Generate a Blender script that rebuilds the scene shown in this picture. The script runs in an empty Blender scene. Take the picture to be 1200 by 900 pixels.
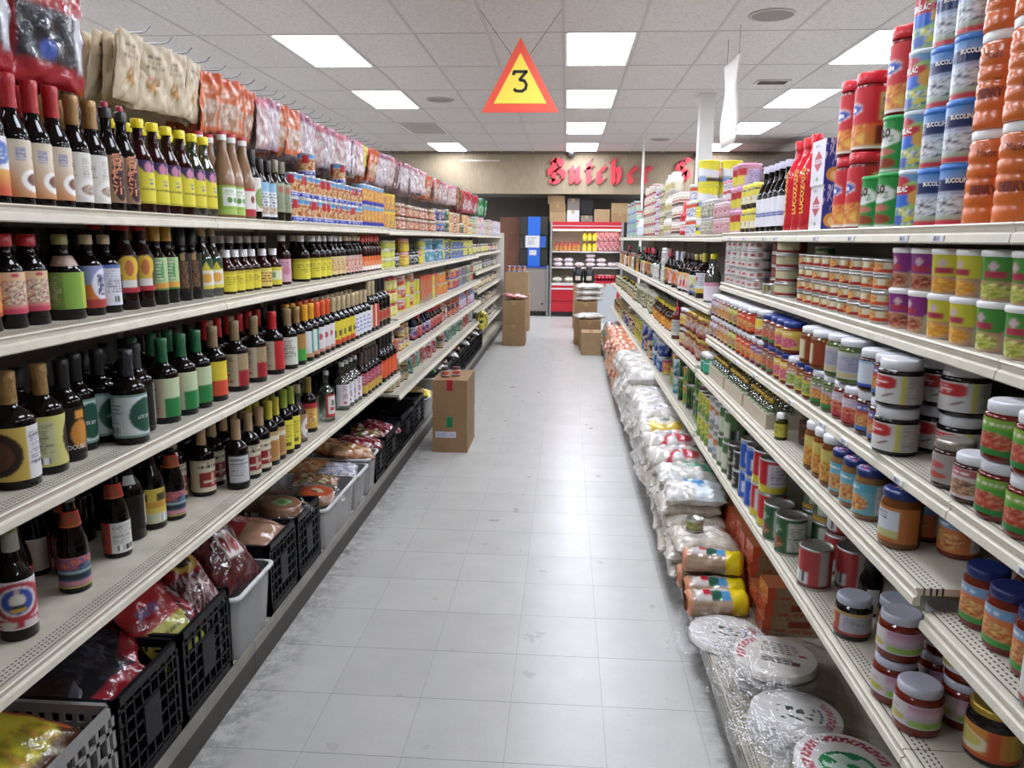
import bpy, math, random
import numpy as np
from mathutils import Matrix, Vector
random.seed(11)
RNG = np.random.default_rng(7)
sc = bpy.context.scene
COL = sc.collection
PI = math.pi

# ------------------------------------------------------------------ camera
EYE = 1.523
def cam_axes(p, yw, r):
    cy, sy, cp, sp = math.cos(yw), math.sin(yw), math.cos(p), math.sin(p)
    fwd = Vector((-sy*cp, cy*cp, -sp)); right = Vector((cy, sy, 0)); up = right.cross(fwd)
    return math.cos(r)*right + math.sin(r)*up, -math.sin(r)*right + math.cos(r)*up, fwd
cd = bpy.data.cameras.new('camera'); cam = bpy.data.objects.new('camera', cd); COL.objects.link(cam)
R_, U_, W_ = cam_axes(.1857, .0675, .009)
M = Matrix((( R_.x, U_.x, -W_.x, 0), (R_.y, U_.y, -W_.y, 0), (R_.z, U_.z, -W_.z, EYE), (0, 0, 0, 1)))
cam.matrix_world = M
cd.sensor_width = 36; cd.lens = 906.13/1200*36; cd.clip_start = .05
sc.camera = cam
# ------------------------------------------------------------------ world, exposure
w = bpy.data.worlds.new('world'); sc.world = w; w.use_nodes = True
w.node_tree.nodes['Background'].inputs[0].default_value = (.8, .85, .9, 1)
w.node_tree.nodes['Background'].inputs[1].default_value = .25
sc.view_settings.view_transform = 'Standard'; sc.view_settings.look = 'None'
sc.view_settings.exposure = 0.0; sc.view_settings.gamma = 1
LIGHT = 23.6

# ------------------------------------------------------------------ materials
def lin(c):
    if isinstance(c, str):
        c = [int(c[i:i+2], 16)/255 for i in (0, 2, 4)]
    return tuple((x/12.92 if x <= .04045 else ((x+.055)/1.055)**2.4) for x in c)
def ink(c):
    r = np.array(lin(c)); L_ = float(r@np.array((.21, .72, .07))); return tuple((r*.93+L_*.07)*1.0)
MATS = {}
def mat(name, col=None, rough=.5, metal=0, spec=.5, coat=0, bump=0, bscale=60, var=0, vscale=8, emit=0, alpha=1, attr=False, trans=0, sheen=0):
    if name in MATS: return MATS[name]
    m = bpy.data.materials.new(name); m.use_nodes = True; MATS[name] = m
    nt = m.node_tree; b = nt.nodes['Principled BSDF']
    b.inputs['Roughness'].default_value = rough; b.inputs['Metallic'].default_value = metal
    b.inputs['Specular IOR Level'].default_value = spec; b.inputs['Coat Weight'].default_value = coat
    b.inputs['Coat Roughness'].default_value = .08
    if trans: b.inputs['Transmission Weight'].default_value = trans
    if alpha < 1: b.inputs['Alpha'].default_value = alpha
    if attr:
        a = nt.nodes.new('ShaderNodeAttribute'); a.attribute_name = 'Col'
        nt.links.new(a.outputs['Color'], b.inputs['Base Color'])
    else:
        b.inputs['Base Color'].default_value = (*lin(col), 1)
        if var:
            n = nt.nodes.new('ShaderNodeTexNoise'); n.inputs['Scale'].default_value = vscale; n.inputs['Detail'].default_value = 6
            tc = nt.nodes.new('ShaderNodeTexCoord'); nt.links.new(tc.outputs['Object'], n.inputs['Vector'])
            r = nt.nodes.new('ShaderNodeValToRGB'); c = lin(col)
            r.color_ramp.elements[0].position = .3; r.color_ramp.elements[1].position = .75
            r.color_ramp.elements[0].color = (*[x*(1-var) for x in c], 1); r.color_ramp.elements[1].color = (*[min(1, x*(1+var*.4)) for x in c], 1)
            nt.links.new(n.outputs['Fac'], r.inputs['Fac']); nt.links.new(r.outputs['Color'], b.inputs['Base Color'])
    if emit:
        b.inputs['Emission Color'].default_value = (*lin(col), 1); b.inputs['Emission Strength'].default_value = emit
    if bump:
        n = nt.nodes.new('ShaderNodeTexNoise'); n.inputs['Scale'].default_value = bscale; n.inputs['Detail'].default_value = 4
        tc = nt.nodes.new('ShaderNodeTexCoord'); nt.links.new(tc.outputs['Object'], n.inputs['Vector'])
        bp = nt.nodes.new('ShaderNodeBump'); bp.inputs['Strength'].default_value = bump; bp.inputs['Distance'].default_value = .01
        nt.links.new(n.outputs['Fac'], bp.inputs['Height']); nt.links.new(bp.outputs['Normal'], b.inputs['Normal'])
    return m
def film(name, tint='ffffff', gloss=.2, rough=.08, bump=.4, bscale=40, haze=.0):
    """thin clear plastic or glass: see-through with a glossy sheen"""
    if name in MATS: return MATS[name]
    m = bpy.data.materials.new(name); m.use_nodes = True; MATS[name] = m
    nt = m.node_tree; nt.nodes.remove(nt.nodes['Principled BSDF']); out = nt.nodes['Material Output']
    t = nt.nodes.new('ShaderNodeBsdfTransparent'); t.inputs[0].default_value = (*lin(tint), 1)
    g = nt.nodes.new('ShaderNodeBsdfGlossy'); g.inputs['Roughness'].default_value = rough
    d = nt.nodes.new('ShaderNodeBsdfDiffuse'); d.inputs[0].default_value = (*lin(tint), 1)
    lw = nt.nodes.new('ShaderNodeLayerWeight'); lw.inputs[0].default_value = .25
    ad = nt.nodes.new('ShaderNodeMath'); ad.operation = 'ADD'; ad.inputs[1].default_value = gloss; ad.use_clamp = True
    mu = nt.nodes.new('ShaderNodeMath'); mu.operation = 'MULTIPLY'; mu.inputs[1].default_value = .6
    nt.links.new(lw.outputs['Fresnel'], mu.inputs[0]); nt.links.new(mu.outputs[0], ad.inputs[0])
    h = nt.nodes.new('ShaderNodeMixShader'); h.inputs[0].default_value = haze
    nt.links.new(t.outputs[0], h.inputs[1]); nt.links.new(d.outputs[0], h.inputs[2])
    mx = nt.nodes.new('ShaderNodeMixShader'); nt.links.new(ad.outputs[0], mx.inputs[0])
    nt.links.new(h.outputs[0], mx.inputs[1]); nt.links.new(g.outputs[0], mx.inputs[2]); nt.links.new(mx.outputs[0], out.inputs[0])
    if bump:
        n = nt.nodes.new('ShaderNodeTexNoise'); n.inputs['Scale'].default_value = bscale; n.inputs['Detail'].default_value = 3
        tc = nt.nodes.new('ShaderNodeTexCoord'); nt.links.new(tc.outputs['Object'], n.inputs['Vector'])
        bp = nt.nodes.new('ShaderNodeBump'); bp.inputs['Strength'].default_value = bump; bp.inputs['Distance'].default_value = .02
        nt.links.new(n.outputs['Fac'], bp.inputs['Height']); nt.links.new(bp.outputs['Normal'], g.inputs['Normal'])
    return m
PRINT = mat('printed_paper', attr=True, rough=.38, spec=.4)
GLOSSPRINT = mat('printed_gloss', attr=True, rough=.2, spec=.5)
PACK = mat('printed_film', attr=True, rough=.16, spec=.6, bump=.25, bscale=35)
def plain(c, rough=.4, **k): return mat('plain_%s_%s' % (c, str(rough)), c, rough, **k)
def dark_glass(c='0a0605'): return mat('dark_glass_'+c, c, .05, spec=.28)
STEEL = mat('tin_metal', 'b9b9b6', .28, metal=.9)
CREAM = mat('enamel_cream', 'd9d6cc', .42, var=.12, vscale=14)
BACKP = mat('back_panel_shaded_enamel', '87817a', .6, var=.1)  # cream panel greyed: the deep shade behind the stock is put into its colour

# ------------------------------------------------------------------ mesh helpers
class MB:
    def __init__(s): s.v = []; s.f = []; s.sm = []
    def add(s, vs, fs, smooth=False):
        o = len(s.v); s.v += [tuple(p) for p in vs]; s.f += [tuple(i+o for i in f) for f in fs]; s.sm += [smooth]*len(fs); return s
    def box(s, x0, x1, y0, y1, z0, z1):
        v = [(x0,y0,z0),(x1,y0,z0),(x1,y1,z0),(x0,y1,z0),(x0,y0,z1),(x1,y0,z1),(x1,y1,z1),(x0,y1,z1)]
        return s.add(v, [(3,2,1,0),(4,5,6,7),(0,1,5,4),(1,2,6,5),(2,3,7,6),(3,0,4,7)])
    def obox(s, c, ax, ay, az):      # centre and half-axis vectors
        c, ax, ay, az = map(Vector, (c, ax, ay, az))
        v = [c+sx*ax+sy*ay+sz*az for sz in (-1,1) for sx, sy in ((-1,-1),(1,-1),(1,1),(-1,1))]
        return s.add(v, [(3,2,1,0),(4,5,6,7),(0,1,5,4),(1,2,6,5),(2,3,7,6),(3,0,4,7)])
    def prism(s, pts, y0, y1):       # polygon in (x,z) extruded along y
        n = len(pts); v = [(x,y0,z) for x,z in pts]+[(x,y1,z) for x,z in pts]
        return s.add(v, [tuple(range(n)), tuple(range(2*n-1, n-1, -1))]+[(i, n+i, n+(i+1)%n, (i+1)%n) for i in range(n)])
    def lathe(s, prof, n=20, a0=0, smooth=True):
        v = []; f = []; k = len(prof)
        for r, z in prof:
            for i in range(n):
                a = a0+2*PI*i/n; v.append((r*math.cos(a), r*math.sin(a), z))
        for j in range(k-1):
            for i in range(n):
                i2 = (i+1) % n; f.append((j*n+i, j*n+i2, (j+1)*n+i2, (j+1)*n+i))
        return s.add(v, f, smooth)
    def tube(s, pts, r, n=6):
        pts = [Vector(p) for p in pts]; v = []; f = []
        for i, p in enumerate(pts):
            t = (pts[min(i+1, len(pts)-1)]-pts[max(i-1, 0)]).normalized()
            a = t.orthogonal().normalized() if i == 0 else (a - t*a.dot(t)).normalized()
            b = t.cross(a)
            for k in range(n):
                q = 2*PI*k/n; v.append(p+r*(math.cos(q)*a+math.sin(q)*b))
        for i in range(len(pts)-1):
            for k in range(n):
                k2 = (k+1) % n; f.append((i*n+k, i*n+k2, (i+1)*n+k2, (i+1)*n+k))
        f.append(tuple(range(n-1, -1, -1))); f.append(tuple(range((len(pts)-1)*n, len(pts)*n)))
        return s.add(v, f, True)
    def me(s, name, m):
        me = bpy.data.meshes.new(name); me.from_pydata(s.v, [], s.f); me.materials.append(m)
        me.polygons.foreach_set('use_smooth', s.sm); me.update(); return me
def new(name, data, parent=None, loc=(0,0,0), rot=(0,0,0)):
    o = bpy.data.objects.new(name, data); COL.objects.link(o)
    if parent: o.parent = parent
    o.location = loc; o.rotation_euler = rot
    return o
def tag(o, label, cat, group=None, kind=None):
    o['label'] = label; o['category'] = cat
    if group: o['group'] = group
    if kind: o['kind'] = kind
    return o
def struct(name, me, parent=None, loc=(0,0,0)):
    o = new(name, me, parent, loc)
    if not parent: o['kind'] = 'structure'
    return o

# ------------------------------------------------------------------ printed designs
class Art:
    """a flat printed design sampled on a grid of points; u left to right, v bottom to top"""
    def __init__(s, base, nu=64, nv=46):
        s.nu, s.nv = nu, nv
        s.U, s.V = np.meshgrid(np.linspace(0, 1, nu+1), np.linspace(0, 1, nv+1))
        s.C = np.zeros((nv+1, nu+1, 3)); s.C[:] = ink(base); s.k = RNG.integers(1 << 30)
    def fill(s, m, c): s.C[m] = ink(c); return s
    def rect(s, u0, u1, v0, v1, c): return s.fill((s.U >= u0) & (s.U <= u1) & (s.V >= v0) & (s.V <= v1), c)
    def band(s, v0, v1, c): return s.rect(0, 1, v0, v1, c)
    def ell(s, cu, cv, ru, rv, c): return s.fill(((s.U-cu)/ru)**2+((s.V-cv)/rv)**2 <= 1, c)
    def tri(s, cu, v0, v1, hw, c, up=True):
        t = (s.V-v0)/(v1-v0); t = 1-t if up else t
        return s.fill((s.V >= v0) & (s.V <= v1) & (abs(s.U-cu) <= hw*t), c)
    def diag(s, k, off, wd, c, v0=0, v1=1): return s.fill((abs(s.V-k*s.U-off) < wd) & (s.V >= v0) & (s.V <= v1), c)
    def grad(s, v0, v1, c0, c1):
        m = (s.V >= v0) & (s.V <= v1); t = ((s.V-v0)/(v1-v0))[m][:, None]
        s.C[m] = (1-t)*np.array(ink(c0))+t*np.array(ink(c1)); return s
    def blot(s, u0, u1, v0, v1, cols, cell=.05, shape='r'):
        r = np.random.default_rng(s.k); s.k += 1
        m = (s.U >= u0) & (s.U <= u1) & (s.V >= v0) & (s.V <= v1)
        if shape == 'e': m = ((s.U-(u0+u1)/2)/((u1-u0)/2))**2+((s.V-(v0+v1)/2)/((v1-v0)/2))**2 <= 1
        cell = cell*.6; tab = r.integers(0, len(cols), (60, 60)); L = np.array([ink(c) for c in cols])
        wob = .3*np.sin(s.V*40+s.k % 7)+.3*np.sin(s.U*33)
        i = ((s.U/(cell*.6)+wob).astype(int)) % 60; j = ((s.V/cell+wob).astype(int)) % 60
        s.C[m] = L[tab[i, j]][m]*(.82+.36*r.random((60, 60)))[i, j][m][:, None]; return s
    def lines(s, u0, u1, v0, v1, n, c, dens=.75):      # rows of small print
        r = np.random.default_rng(s.k); s.k += 1
        h = (v1-v0)/n
        for i in range(n):
            a = v0+h*(i+.25)
            e = u0+(u1-u0)*(.6+.4*r.random())
            m = (s.U >= u0) & (s.U <= e) & (s.V >= a) & (s.V <= a+h*.5)
            keep = r.random(s.U.shape[1]) < dens
            s.fill(m & keep[None, :], c)
        return s
    def bars(s, u0, u1, v0, v1, c='222222', bg='f2f2f2'):
        s.rect(u0, u1, v0, v1, bg); r = np.random.default_rng(s.k); s.k += 1
        keep = r.random(s.U.shape[1]) < .5
        return s.fill((s.U >= u0) & (s.U <= u1) & (s.V >= v0) & (s.V <= v1) & keep[None, :], c)
def soft(C):
    if min(C.shape[:2]) < 6: return C
    for ax in (0, 1):
        p = np.concatenate([C.take([0], ax), C, C.take([-1], ax)], ax); n_ = C.shape[ax]
        C = .12*p.take(range(0, n_), ax)+.76*p.take(range(1, n_+1), ax)+.12*p.take(range(2, n_+2), ax)
    return C
def set_cols(me, cols):
    a = me.color_attributes.new('Col', 'FLOAT_COLOR', 'POINT')
    c = np.ones((len(cols), 4), np.float32); c[:, :3] = cols; a.data.foreach_set('color', c.ravel())
def grid_me(name, P, C, m, smooth=True):
    nv, nu = P.shape[0]-1, P.shape[1]-1
    idx = np.arange((nv+1)*(nu+1)).reshape(nv+1, nu+1)
    f = np.stack([idx[:-1,:-1], idx[:-1,1:], idx[1:,1:], idx[1:,:-1]], -1).reshape(-1, 4)
    me = bpy.data.meshes.new(name); me.from_pydata(P.reshape(-1, 3).tolist(), [], f.tolist()); me.materials.append(m)
    if smooth: me.polygons.foreach_set('use_smooth', [True]*len(f))
    set_cols(me, C.reshape(-1, 3)); me.update(); return me
def wrap(art, r0, z0, r1, z1, half=PI, m=None, name='label'):
    """art wrapped on a cone round z, centred on +x, spanning +-half radians"""
    a = (art.U*2-1)*half; r = r0+(r1-r0)*art.V; z = z0+(z1-z0)*art.V
    return grid_me(name, np.stack([r*np.cos(a), r*np.sin(a), z], -1), soft(art.C), m or PRINT)
def flat(art, w, h, m=None, name='label'):      # upright sheet facing +x, centred on y, from z = 0
    return grid_me(name, np.stack([0*art.U, (art.U-.5)*w, art.V*h], -1), art.C, m or PRINT, False)
TXT = {}
def text_me(s, size, m, r=None, z=0, squash=1, name='lettering', off=0, lift=.0006, bold=0):
    """lettering centred on +x at height z, bent round radius r (or flat facing +x)"""
    c = bpy.data.curves.new('t', 'FONT'); c.body = s; c.size = size; c.align_x = 'CENTER'; c.align_y = 'CENTER'; c.resolution_u = 2; c.offset = bold
    o = bpy.data.objects.new('t', c); me = bpy.data.meshes.new_from_object(o); bpy.data.objects.remove(o); bpy.data.curves.remove(c)
    for v in me.vertices:
        x, y = v.co.x*squash, v.co.y
        if r: a = x/r+off; v.co = ((r+lift)*math.cos(a), (r+lift)*math.sin(a), z+y)
        else: v.co = (lift, x+off, z+y)
    me.name = name; me.materials.clear(); me.materials.append(m); me.update(); return me

# ------------------------------------------------------------------ product prototypes
class Proto:
    def __init__(s, name, cat, parts, r, h, desc): s.name, s.cat, s.parts, s.r, s.h, s.desc = name, cat, parts, r, h, desc
def put(p, x, y, z, rz, label, group=None, rx=0, ry=0):
    o = new(p.name, p.parts[0][1], None, (x, y, z), (rx, ry, rz)); tag(o, label, p.cat, group)
    for n, me in p.parts[1:]: new(n, me, o)
    return o
def bottle(name, desc, R, h, body, cap, art=None, bf=.56, nr=.013, ns=.78, capf=.2, capr=None, lv=(.07, .5), half=2.2, cat='bottle', waist=0, capprof=None, extra=(), n=18, lm=None):
    pr = [(0, 0), (R*.9, 0), (R, .012*h)]
    if waist: pr += [(R-waist, .2*h), (R-waist*1.2, .32*h), (R, .45*h)]
    pr += [(R, bf*h)]
    for i in range(1, 6):
        t = i/5; k = .5+.5*math.cos(PI*t); pr.append((nr+(R-nr)*k, (bf+(ns-bf)*t)*h))
    zc = (1-capf)*h
    pr += [(nr, max(zc, ns*h)+.002), (nr*.9, h*.985), (0, h*.985)]
    parts = [('body', MB().lathe(pr, n).me('body', body))]
    cr = capr or nr+.0025
    cp = capprof or [(cr, zc), (cr, h-.002), (cr-.002, h), (0, h)]
    parts.append(('cap', MB().lathe(cp, 14).me('cap', cap)))
    if art is not None: parts.append(('label', wrap(art, R+.0005, lv[0]*h, R+.0005, lv[1]*h, half, lm)))
    for nme, me in extra: parts.append((nme, me))
    return Proto(name, cat, parts, R, h, desc)
def jar(name, desc, R, h, body, lid, art, lidh=.018, lr=None, lv=(.12, .72), half=2.6, extra=(), n=20, neck=.86, lidtop=None):
    lr = lr or R*.9; zl = h-lidh
    pr = [(0, 0), (R*.86, 0), (R*.97, .008*h+.002), (R, .08*h), (R, .72*h), (R*.97, .78*h), (lr-.002, neck*h if neck*h < zl else zl), (lr-.002, zl+.002), (0, zl+.002)]
    parts = [('body', MB().lathe(pr, n).me('body', body)),
             ('lid', MB().lathe([(lr, zl), (lr+.001, zl+.002), (lr+.001, h-.004), (lr-.003, h-.0005), (lr-.006, h-.0012), (0, h-.0012)], n).me('lid', lid))]
    if art is not None: parts.append(('label', wrap(art, R+.0005, lv[0]*h, R+.0005, lv[1]*h, half)))
    if lidtop: parts.append(('lid_print', lidtop))
    for e in extra: parts.append(e)
    return Proto(name, 'jar', parts, R, h, desc)
def can(name, desc, R, h, art, gloss=True, cat='can', extra=(), n=22, top=None):
    pr = [(0, .003), (R*.93, .003), (R*.96, 0), (R*1.0, .0), (R*1.0, .005), (R*.975, .007), (R*.975, h-.007), (R, h-.005), (R, h), (R*.95, h), (R*.94, h-.005), (R*.7, h-.004), (R*.68, h-.005), (0, h-.005)]
    parts = [('body', MB().lathe(pr, n).me('body', top or STEEL)), ('label', wrap(art, R*.98, .006, R*.98, h-.006, PI, GLOSSPRINT if gloss else PRINT))]
    for e in extra: parts.append(e)
    return Proto(name, cat, parts, R, h, desc)
def tub(name, desc, R0, R1, h, art, lid, lidh=.014, cat='tub', extra=(), lidr=None, n=22):
    lr = lidr or R1+.0025; zl = h-lidh
    parts = [('body', MB().lathe([(0, 0), (R0*.96, 0), (R0, .002), (R1, zl+.001), (0, zl+.001)], n).me('body', plain('e8e6e0'))),
             ('label', wrap(art, R0+.0004, .002, R1+.0004, zl, PI, GLOSSPRINT)),
             ('lid', MB().lathe([(lr-.001, zl), (lr, zl+.002), (lr, h-.002), (lr-.003, h), (0, h-.001)], n).me('lid', lid))]
    for e in extra: parts.append(e)
    return Proto(name, cat, parts, lr, h, desc)
def boxart(name, w, d, h, front, side, topc, m=None):
    """carton, front facing +x; w along y, d along x, h up"""
    P = []; C = []; F = []
    def face(a, fn):
        o = sum(len(p) for p in P); p = fn(a.U.ravel(), a.V.ravel()); P.append(p); C.append(a.C.reshape(-1, 3))
        idx = o+np.arange((a.nv+1)*(a.nu+1)).reshape(a.nv+1, a.nu+1)
        F.extend(np.stack([idx[:-1,:-1], idx[:-1,1:], idx[1:,1:], idx[1:,:-1]], -1).reshape(-1, 4).tolist())
    face(front, lambda u, v: np.stack([0*u+d/2, (u-.5)*w, v*h], -1))
    face(front, lambda u, v: np.stack([0*u-d/2, (.5-u)*w, v*h], -1))
    face(side, lambda u, v: np.stack([(u-.5)*d, 0*u-w/2, v*h], -1))
    face(side, lambda u, v: np.stack([(.5-u)*d, 0*u+w/2, v*h], -1))
    t = Art(topc, 1, 1)
    face(t, lambda u, v: np.stack([(u-.5)*d, (v-.5)*w, 0*u+h], -1)); face(t, lambda u, v: np.stack([(.5-u)*d, (v-.5)*w, 0*u], -1))
    me = bpy.data.meshes.new(name); me.from_pydata(np.concatenate(P).tolist(), [], F); me.materials.append(m or PRINT)
    set_cols(me, np.concatenate(C)); me.update(); return me
def pillow(name, w, h, t, art, m=None, crumple=.004, seed=0, p=2.5, back=None, crimp=.0):
    """sealed bag standing in the y-z plane, print facing +x, from z = 0"""
    r = np.random.default_rng(seed); U, V = art.U, art.V
    a = np.abs(2*U-1); b = np.abs(2*V-1)
    T = np.clip(1-a**p, 0, 1)**.6*np.clip(1-b**(p+1), 0, 1)**.6*t/2
    N = sum(np.sin(U*f1+p1+3*np.sin(V*f2+p2)) for f1, f2, p1, p2 in zip(r.uniform(5, 22, 6), r.uniform(3, 12, 6), r.uniform(0, 6, 6), r.uniform(0, 6, 6)))/6
    N2 = np.roll(N, 7, 1)
    y = (U-.5)*w*(1-.05*np.sin(V*PI)); z = V*h+crumple*.6*N*(b > .85)
    f = np.stack([T+crumple*N, y, z], -1); g = np.stack([-T+crumple*N*(b > .9)+crumple*N2*(b <= .9), y, z], -1)
    edge = (a > .999) | (b > .999); mid = (f+g)/2; f[edge] = mid[edge]; g[edge] = mid[edge]
    nv, nu = art.nv, art.nu; idx = np.arange((nv+1)*(nu+1)).reshape(nv+1, nu+1)
    q = np.stack([idx[:-1,:-1], idx[:-1,1:], idx[1:,1:], idx[1:,:-1]], -1).reshape(-1, 4); o = (nv+1)*(nu+1)
    me = bpy.data.meshes.new(name); me.from_pydata(np.concatenate([f.reshape(-1, 3), g.reshape(-1, 3)]).tolist(), [], q.tolist()+(q[:, ::-1]+o).tolist())
    me.materials.append(m or PACK); me.polygons.foreach_set('use_smooth', [True]*(2*len(q)))
    bc = soft((back or art).C).reshape(-1, 3); set_cols(me, np.concatenate([soft(art.C).reshape(-1, 3), bc])); me.update(); return me
ORDS = 'zeroth first second third fourth fifth sixth seventh eighth ninth tenth eleventh twelfth'.split()
def ordn(n):
    if n < len(ORDS): return ORDS[n]
    return str(n)+('th' if 10 <= n % 100 <= 20 else {1: 'st', 2: 'nd', 3: 'rd'}.get(n % 10, 'th'))

# ================================================================== THE ROOM
CEIL = 3.16; WALLY = 15.35
def node_floor():
    m = bpy.data.materials.new('vinyl_floor_tile'); m.use_nodes = True; nt = m.node_tree; b = nt.nodes['Principled BSDF']; L = nt.links.new
    g = nt.nodes.new('ShaderNodeNewGeometry')
    def noise(sc_, det=6, rough=.6):
        n = nt.nodes.new('ShaderNodeTexNoise'); n.inputs['Scale'].default_value = sc_; n.inputs['Detail'].default_value = det; n.inputs['Roughness'].default_value = rough
        L(g.outputs['Position'], n.inputs['Vector']); return n.outputs['Fac']
    def ramp(f, p0, c0, p1, c1):
        r = nt.nodes.new('ShaderNodeValToRGB'); e = r.color_ramp.elements; e[0].position = p0; e[1].position = p1
        e[0].color = (*lin(c0), 1); e[1].color = (*lin(c1), 1); L(f, r.inputs['Fac']); return r.outputs['Color']
    def mix(f, a, c, mode='MIX'):
        x = nt.nodes.new('ShaderNodeMix'); x.data_type = 'RGBA'; x.blend_type = mode
        if isinstance(f, float): x.inputs[0].default_value = f
        else: L(f, x.inputs[0])
        L(a, x.inputs[6])
        if isinstance(c, str): x.inputs[7].default_value = (*lin(c), 1)
        else: L(c, x.inputs[7])
        return x.outputs[2]
    def mth(op, a, c=None):
        x = nt.nodes.new('ShaderNodeMath'); x.operation = op
        for i, q in enumerate((a, c)):
            if q is None: continue
            if isinstance(q, (int, float)): x.inputs[i].default_value = q
            else: L(q, x.inputs[i])
        return x.outputs[0]
    base = ramp(noise(5), .3, 'b9b8b4', .7, 'c6c5c0')
    spk = ramp(noise(140, 2), .55, 'c6c5c0', .75, '8e8c88')
    c = mix(.22, base, spk)
    oi = nt.nodes.new('ShaderNodeObjectInfo')
    c = mix(.10, c, ramp(oi.outputs['Random'], 0, '9a9994', 1, 'd6d5d0'))
    sep = nt.nodes.new('ShaderNodeSeparateXYZ'); L(g.outputs['Position'], sep.inputs[0])
    # scuffed dirt that has gathered along the plinths
    dl = mth('SUBTRACT', 1.0, mth('DIVIDE', mth('ABSOLUTE', mth('ADD', sep.outputs[0], 1.07)), .17))
    dr = mth('SUBTRACT', 1.0, mth('DIVIDE', mth('ABSOLUTE', mth('SUBTRACT', sep.outputs[0], .56)), .12))
    d = mth('MAXIMUM', mth('MAXIMUM', dl, dr), 0.0)
    dirt = mth('MULTIPLY', d, mth('MULTIPLY', mth('SUBTRACT', noise(16, 12, .8), .42), 5.0))
    cl = nt.nodes.new('ShaderNodeClamp'); cl.inputs['Max'].default_value = .5; L(dirt, cl.inputs[0])
    c = mix(cl.outputs[0], c, '4a463f')
    sp = ramp(noise(26, 3, .8), .73, '000000', .76, 'ffffff')
    c = mix(mth('MULTIPLY', sp, .45), c, '6f6b64')
    # joints
    def joint(o, off):
        t = mth('FRACT', mth('DIVIDE', mth('SUBTRACT', o, off), .3048))
        return mth('LESS_THAN', mth('ABSOLUTE', mth('SUBTRACT', t, .5)), .4962)
    j = mth('MULTIPLY', joint(sep.outputs[0], -.7626), joint(sep.outputs[1], 2.0351))
    c = mix(mth('MULTIPLY', mth('SUBTRACT', 1.0, j), .45), c, '6d6a64')
    L(c, b.inputs['Base Color'])
    rr = nt.nodes.new('ShaderNodeMapRange'); L(noise(7), rr.inputs[0]); rr.inputs[3].default_value = .2; rr.inputs[4].default_value = .42
    L(rr.outputs[0], b.inputs['Roughness']); b.inputs['Specular IOR Level'].default_value = .5
    bp = nt.nodes.new('ShaderNodeBump'); bp.inputs['Strength'].default_value = .06; bp.inputs['Distance'].default_value = .01; L(noise(30), bp.inputs['Height']); L(bp.outputs[0], b.inputs['Normal'])
    return m
FLOORM = node_floor()
floor = struct('floor', MB().box(-6.2, 6.7, -5.2, 18, -.1, -.0008).me('floor', FLOORM))
tile_me = MB().box(0, .3036, 0, .3036, -.004, 0).me('floor_tile', FLOORM)
for i in range(-2, 5):
    for j in range(-3, 17):
        new('floor_tile', tile_me, floor, (-.7626+.3048*i+.0006, 2.0351+.3048*j+.0006, 0))

def node_ceil():
    m = mat('ceiling_board', 'cfcac4', .9, spec=.2); nt = m.node_tree; b = nt.nodes['Principled BSDF']
    g = nt.nodes.new('ShaderNodeNewGeometry'); n = nt.nodes.new('ShaderNodeTexNoise'); n.inputs['Scale'].default_value = 55; n.inputs['Detail'].default_value = 6; n.inputs['Roughness'].default_value = .75
    nt.links.new(g.outputs['Position'], n.inputs['Vector']); r = nt.nodes.new('ShaderNodeValToRGB'); e = r.color_ramp.elements
    e[0].position = .36; e[0].color = (*lin('b4afad'), 1); e[1].position = .5; e[1].color = (*lin('d4cecc'), 1)
    nt.links.new(n.outputs['Fac'], r.inputs[0]); nt.links.new(r.outputs[0], b.inputs['Base Color']); return m
CEILM = node_ceil()
GRIDM = plain('b8b2b0', .5)
ceiling = struct('ceiling', MB().box(-6.2, 6.7, -5.2, WALLY, CEIL+.02, CEIL+.12).me('ceiling', CEILM))
LX = [.2449+2.4384*i for i in (-2, -1, 0, 1, 2)]; LY = [7.2457+2.4384*j for j in range(-5, 4)]
lit = {(i, j) for i in range(5) for j in range(3, 9)} - {(1, 7)} | {(1, 2), (3, 2)}  # side panels of the nearest unseen row switched on to brighten near labels
ct = MB().box(-.2985, .2985, -.603, .603, -.004, .014).me('ceiling_tile', CEILM)
x0 = .2449-.3048-.6096*11
for a in range(22):
    X = x0+.6096*a+.3048
    if not -6.2 < X < 6.6: continue
    for bq in range(17):
        Y = 7.2457+1.2192*(bq-10)
        if Y > WALLY-.4: continue
        if any(abs(X-lx) < .1 for lx in LX) and any(abs(Y-ly) < .1 for ly in LY): continue
        if -1.8 < X < 3.6 and Y > 2 or abs(X) < 5 and Y > 4: new('ceiling_tile', ct, ceiling, (X, Y, CEIL))
gb = MB()
for a in range(22): gb.box(x0+.6096*a-.012, x0+.6096*a+.012, -5.2, WALLY, CEIL-.007, CEIL+.018)
for bq in range(18):
    Y = 7.2457+1.2192*(bq-10)-.6096
    if Y < WALLY: gb.box(-6.2, 6.7, Y-.012, Y+.012, CEIL-.0065, CEIL+.018)
new('ceiling_grid', gb.me('ceiling_grid', GRIDM), ceiling)
GLOW = mat('lit_diffuser', 'ffffff', .5, emit=LIGHT); GLOW.node_tree.nodes['Principled BSDF'].inputs['Emission Color'].default_value = (.83, .885, 1, 1)      # cool fluorescent tubes
DULL = mat('unlit_diffuser', 'a8a39e', .6)
fr = MB()
for sx in (-1, 1): fr.box(min(sx*.292, sx*.272), max(sx*.292, sx*.272), -.598, .598, -.008, .012)
for sy in (-1, 1): fr.box(-.272, .272, min(sy*.598, sy*.585), max(sy*.598, sy*.585), -.008, .012)
fr = fr.me('frame', plain('e6e4e0', .5))
dif = MB().box(-.272, .272, -.585, .585, -.004, .008).me('diffuser', GLOW)
dif2 = MB().box(-.272, .272, -.585, .585, -.004, .008).me('diffuser', DULL)
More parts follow.
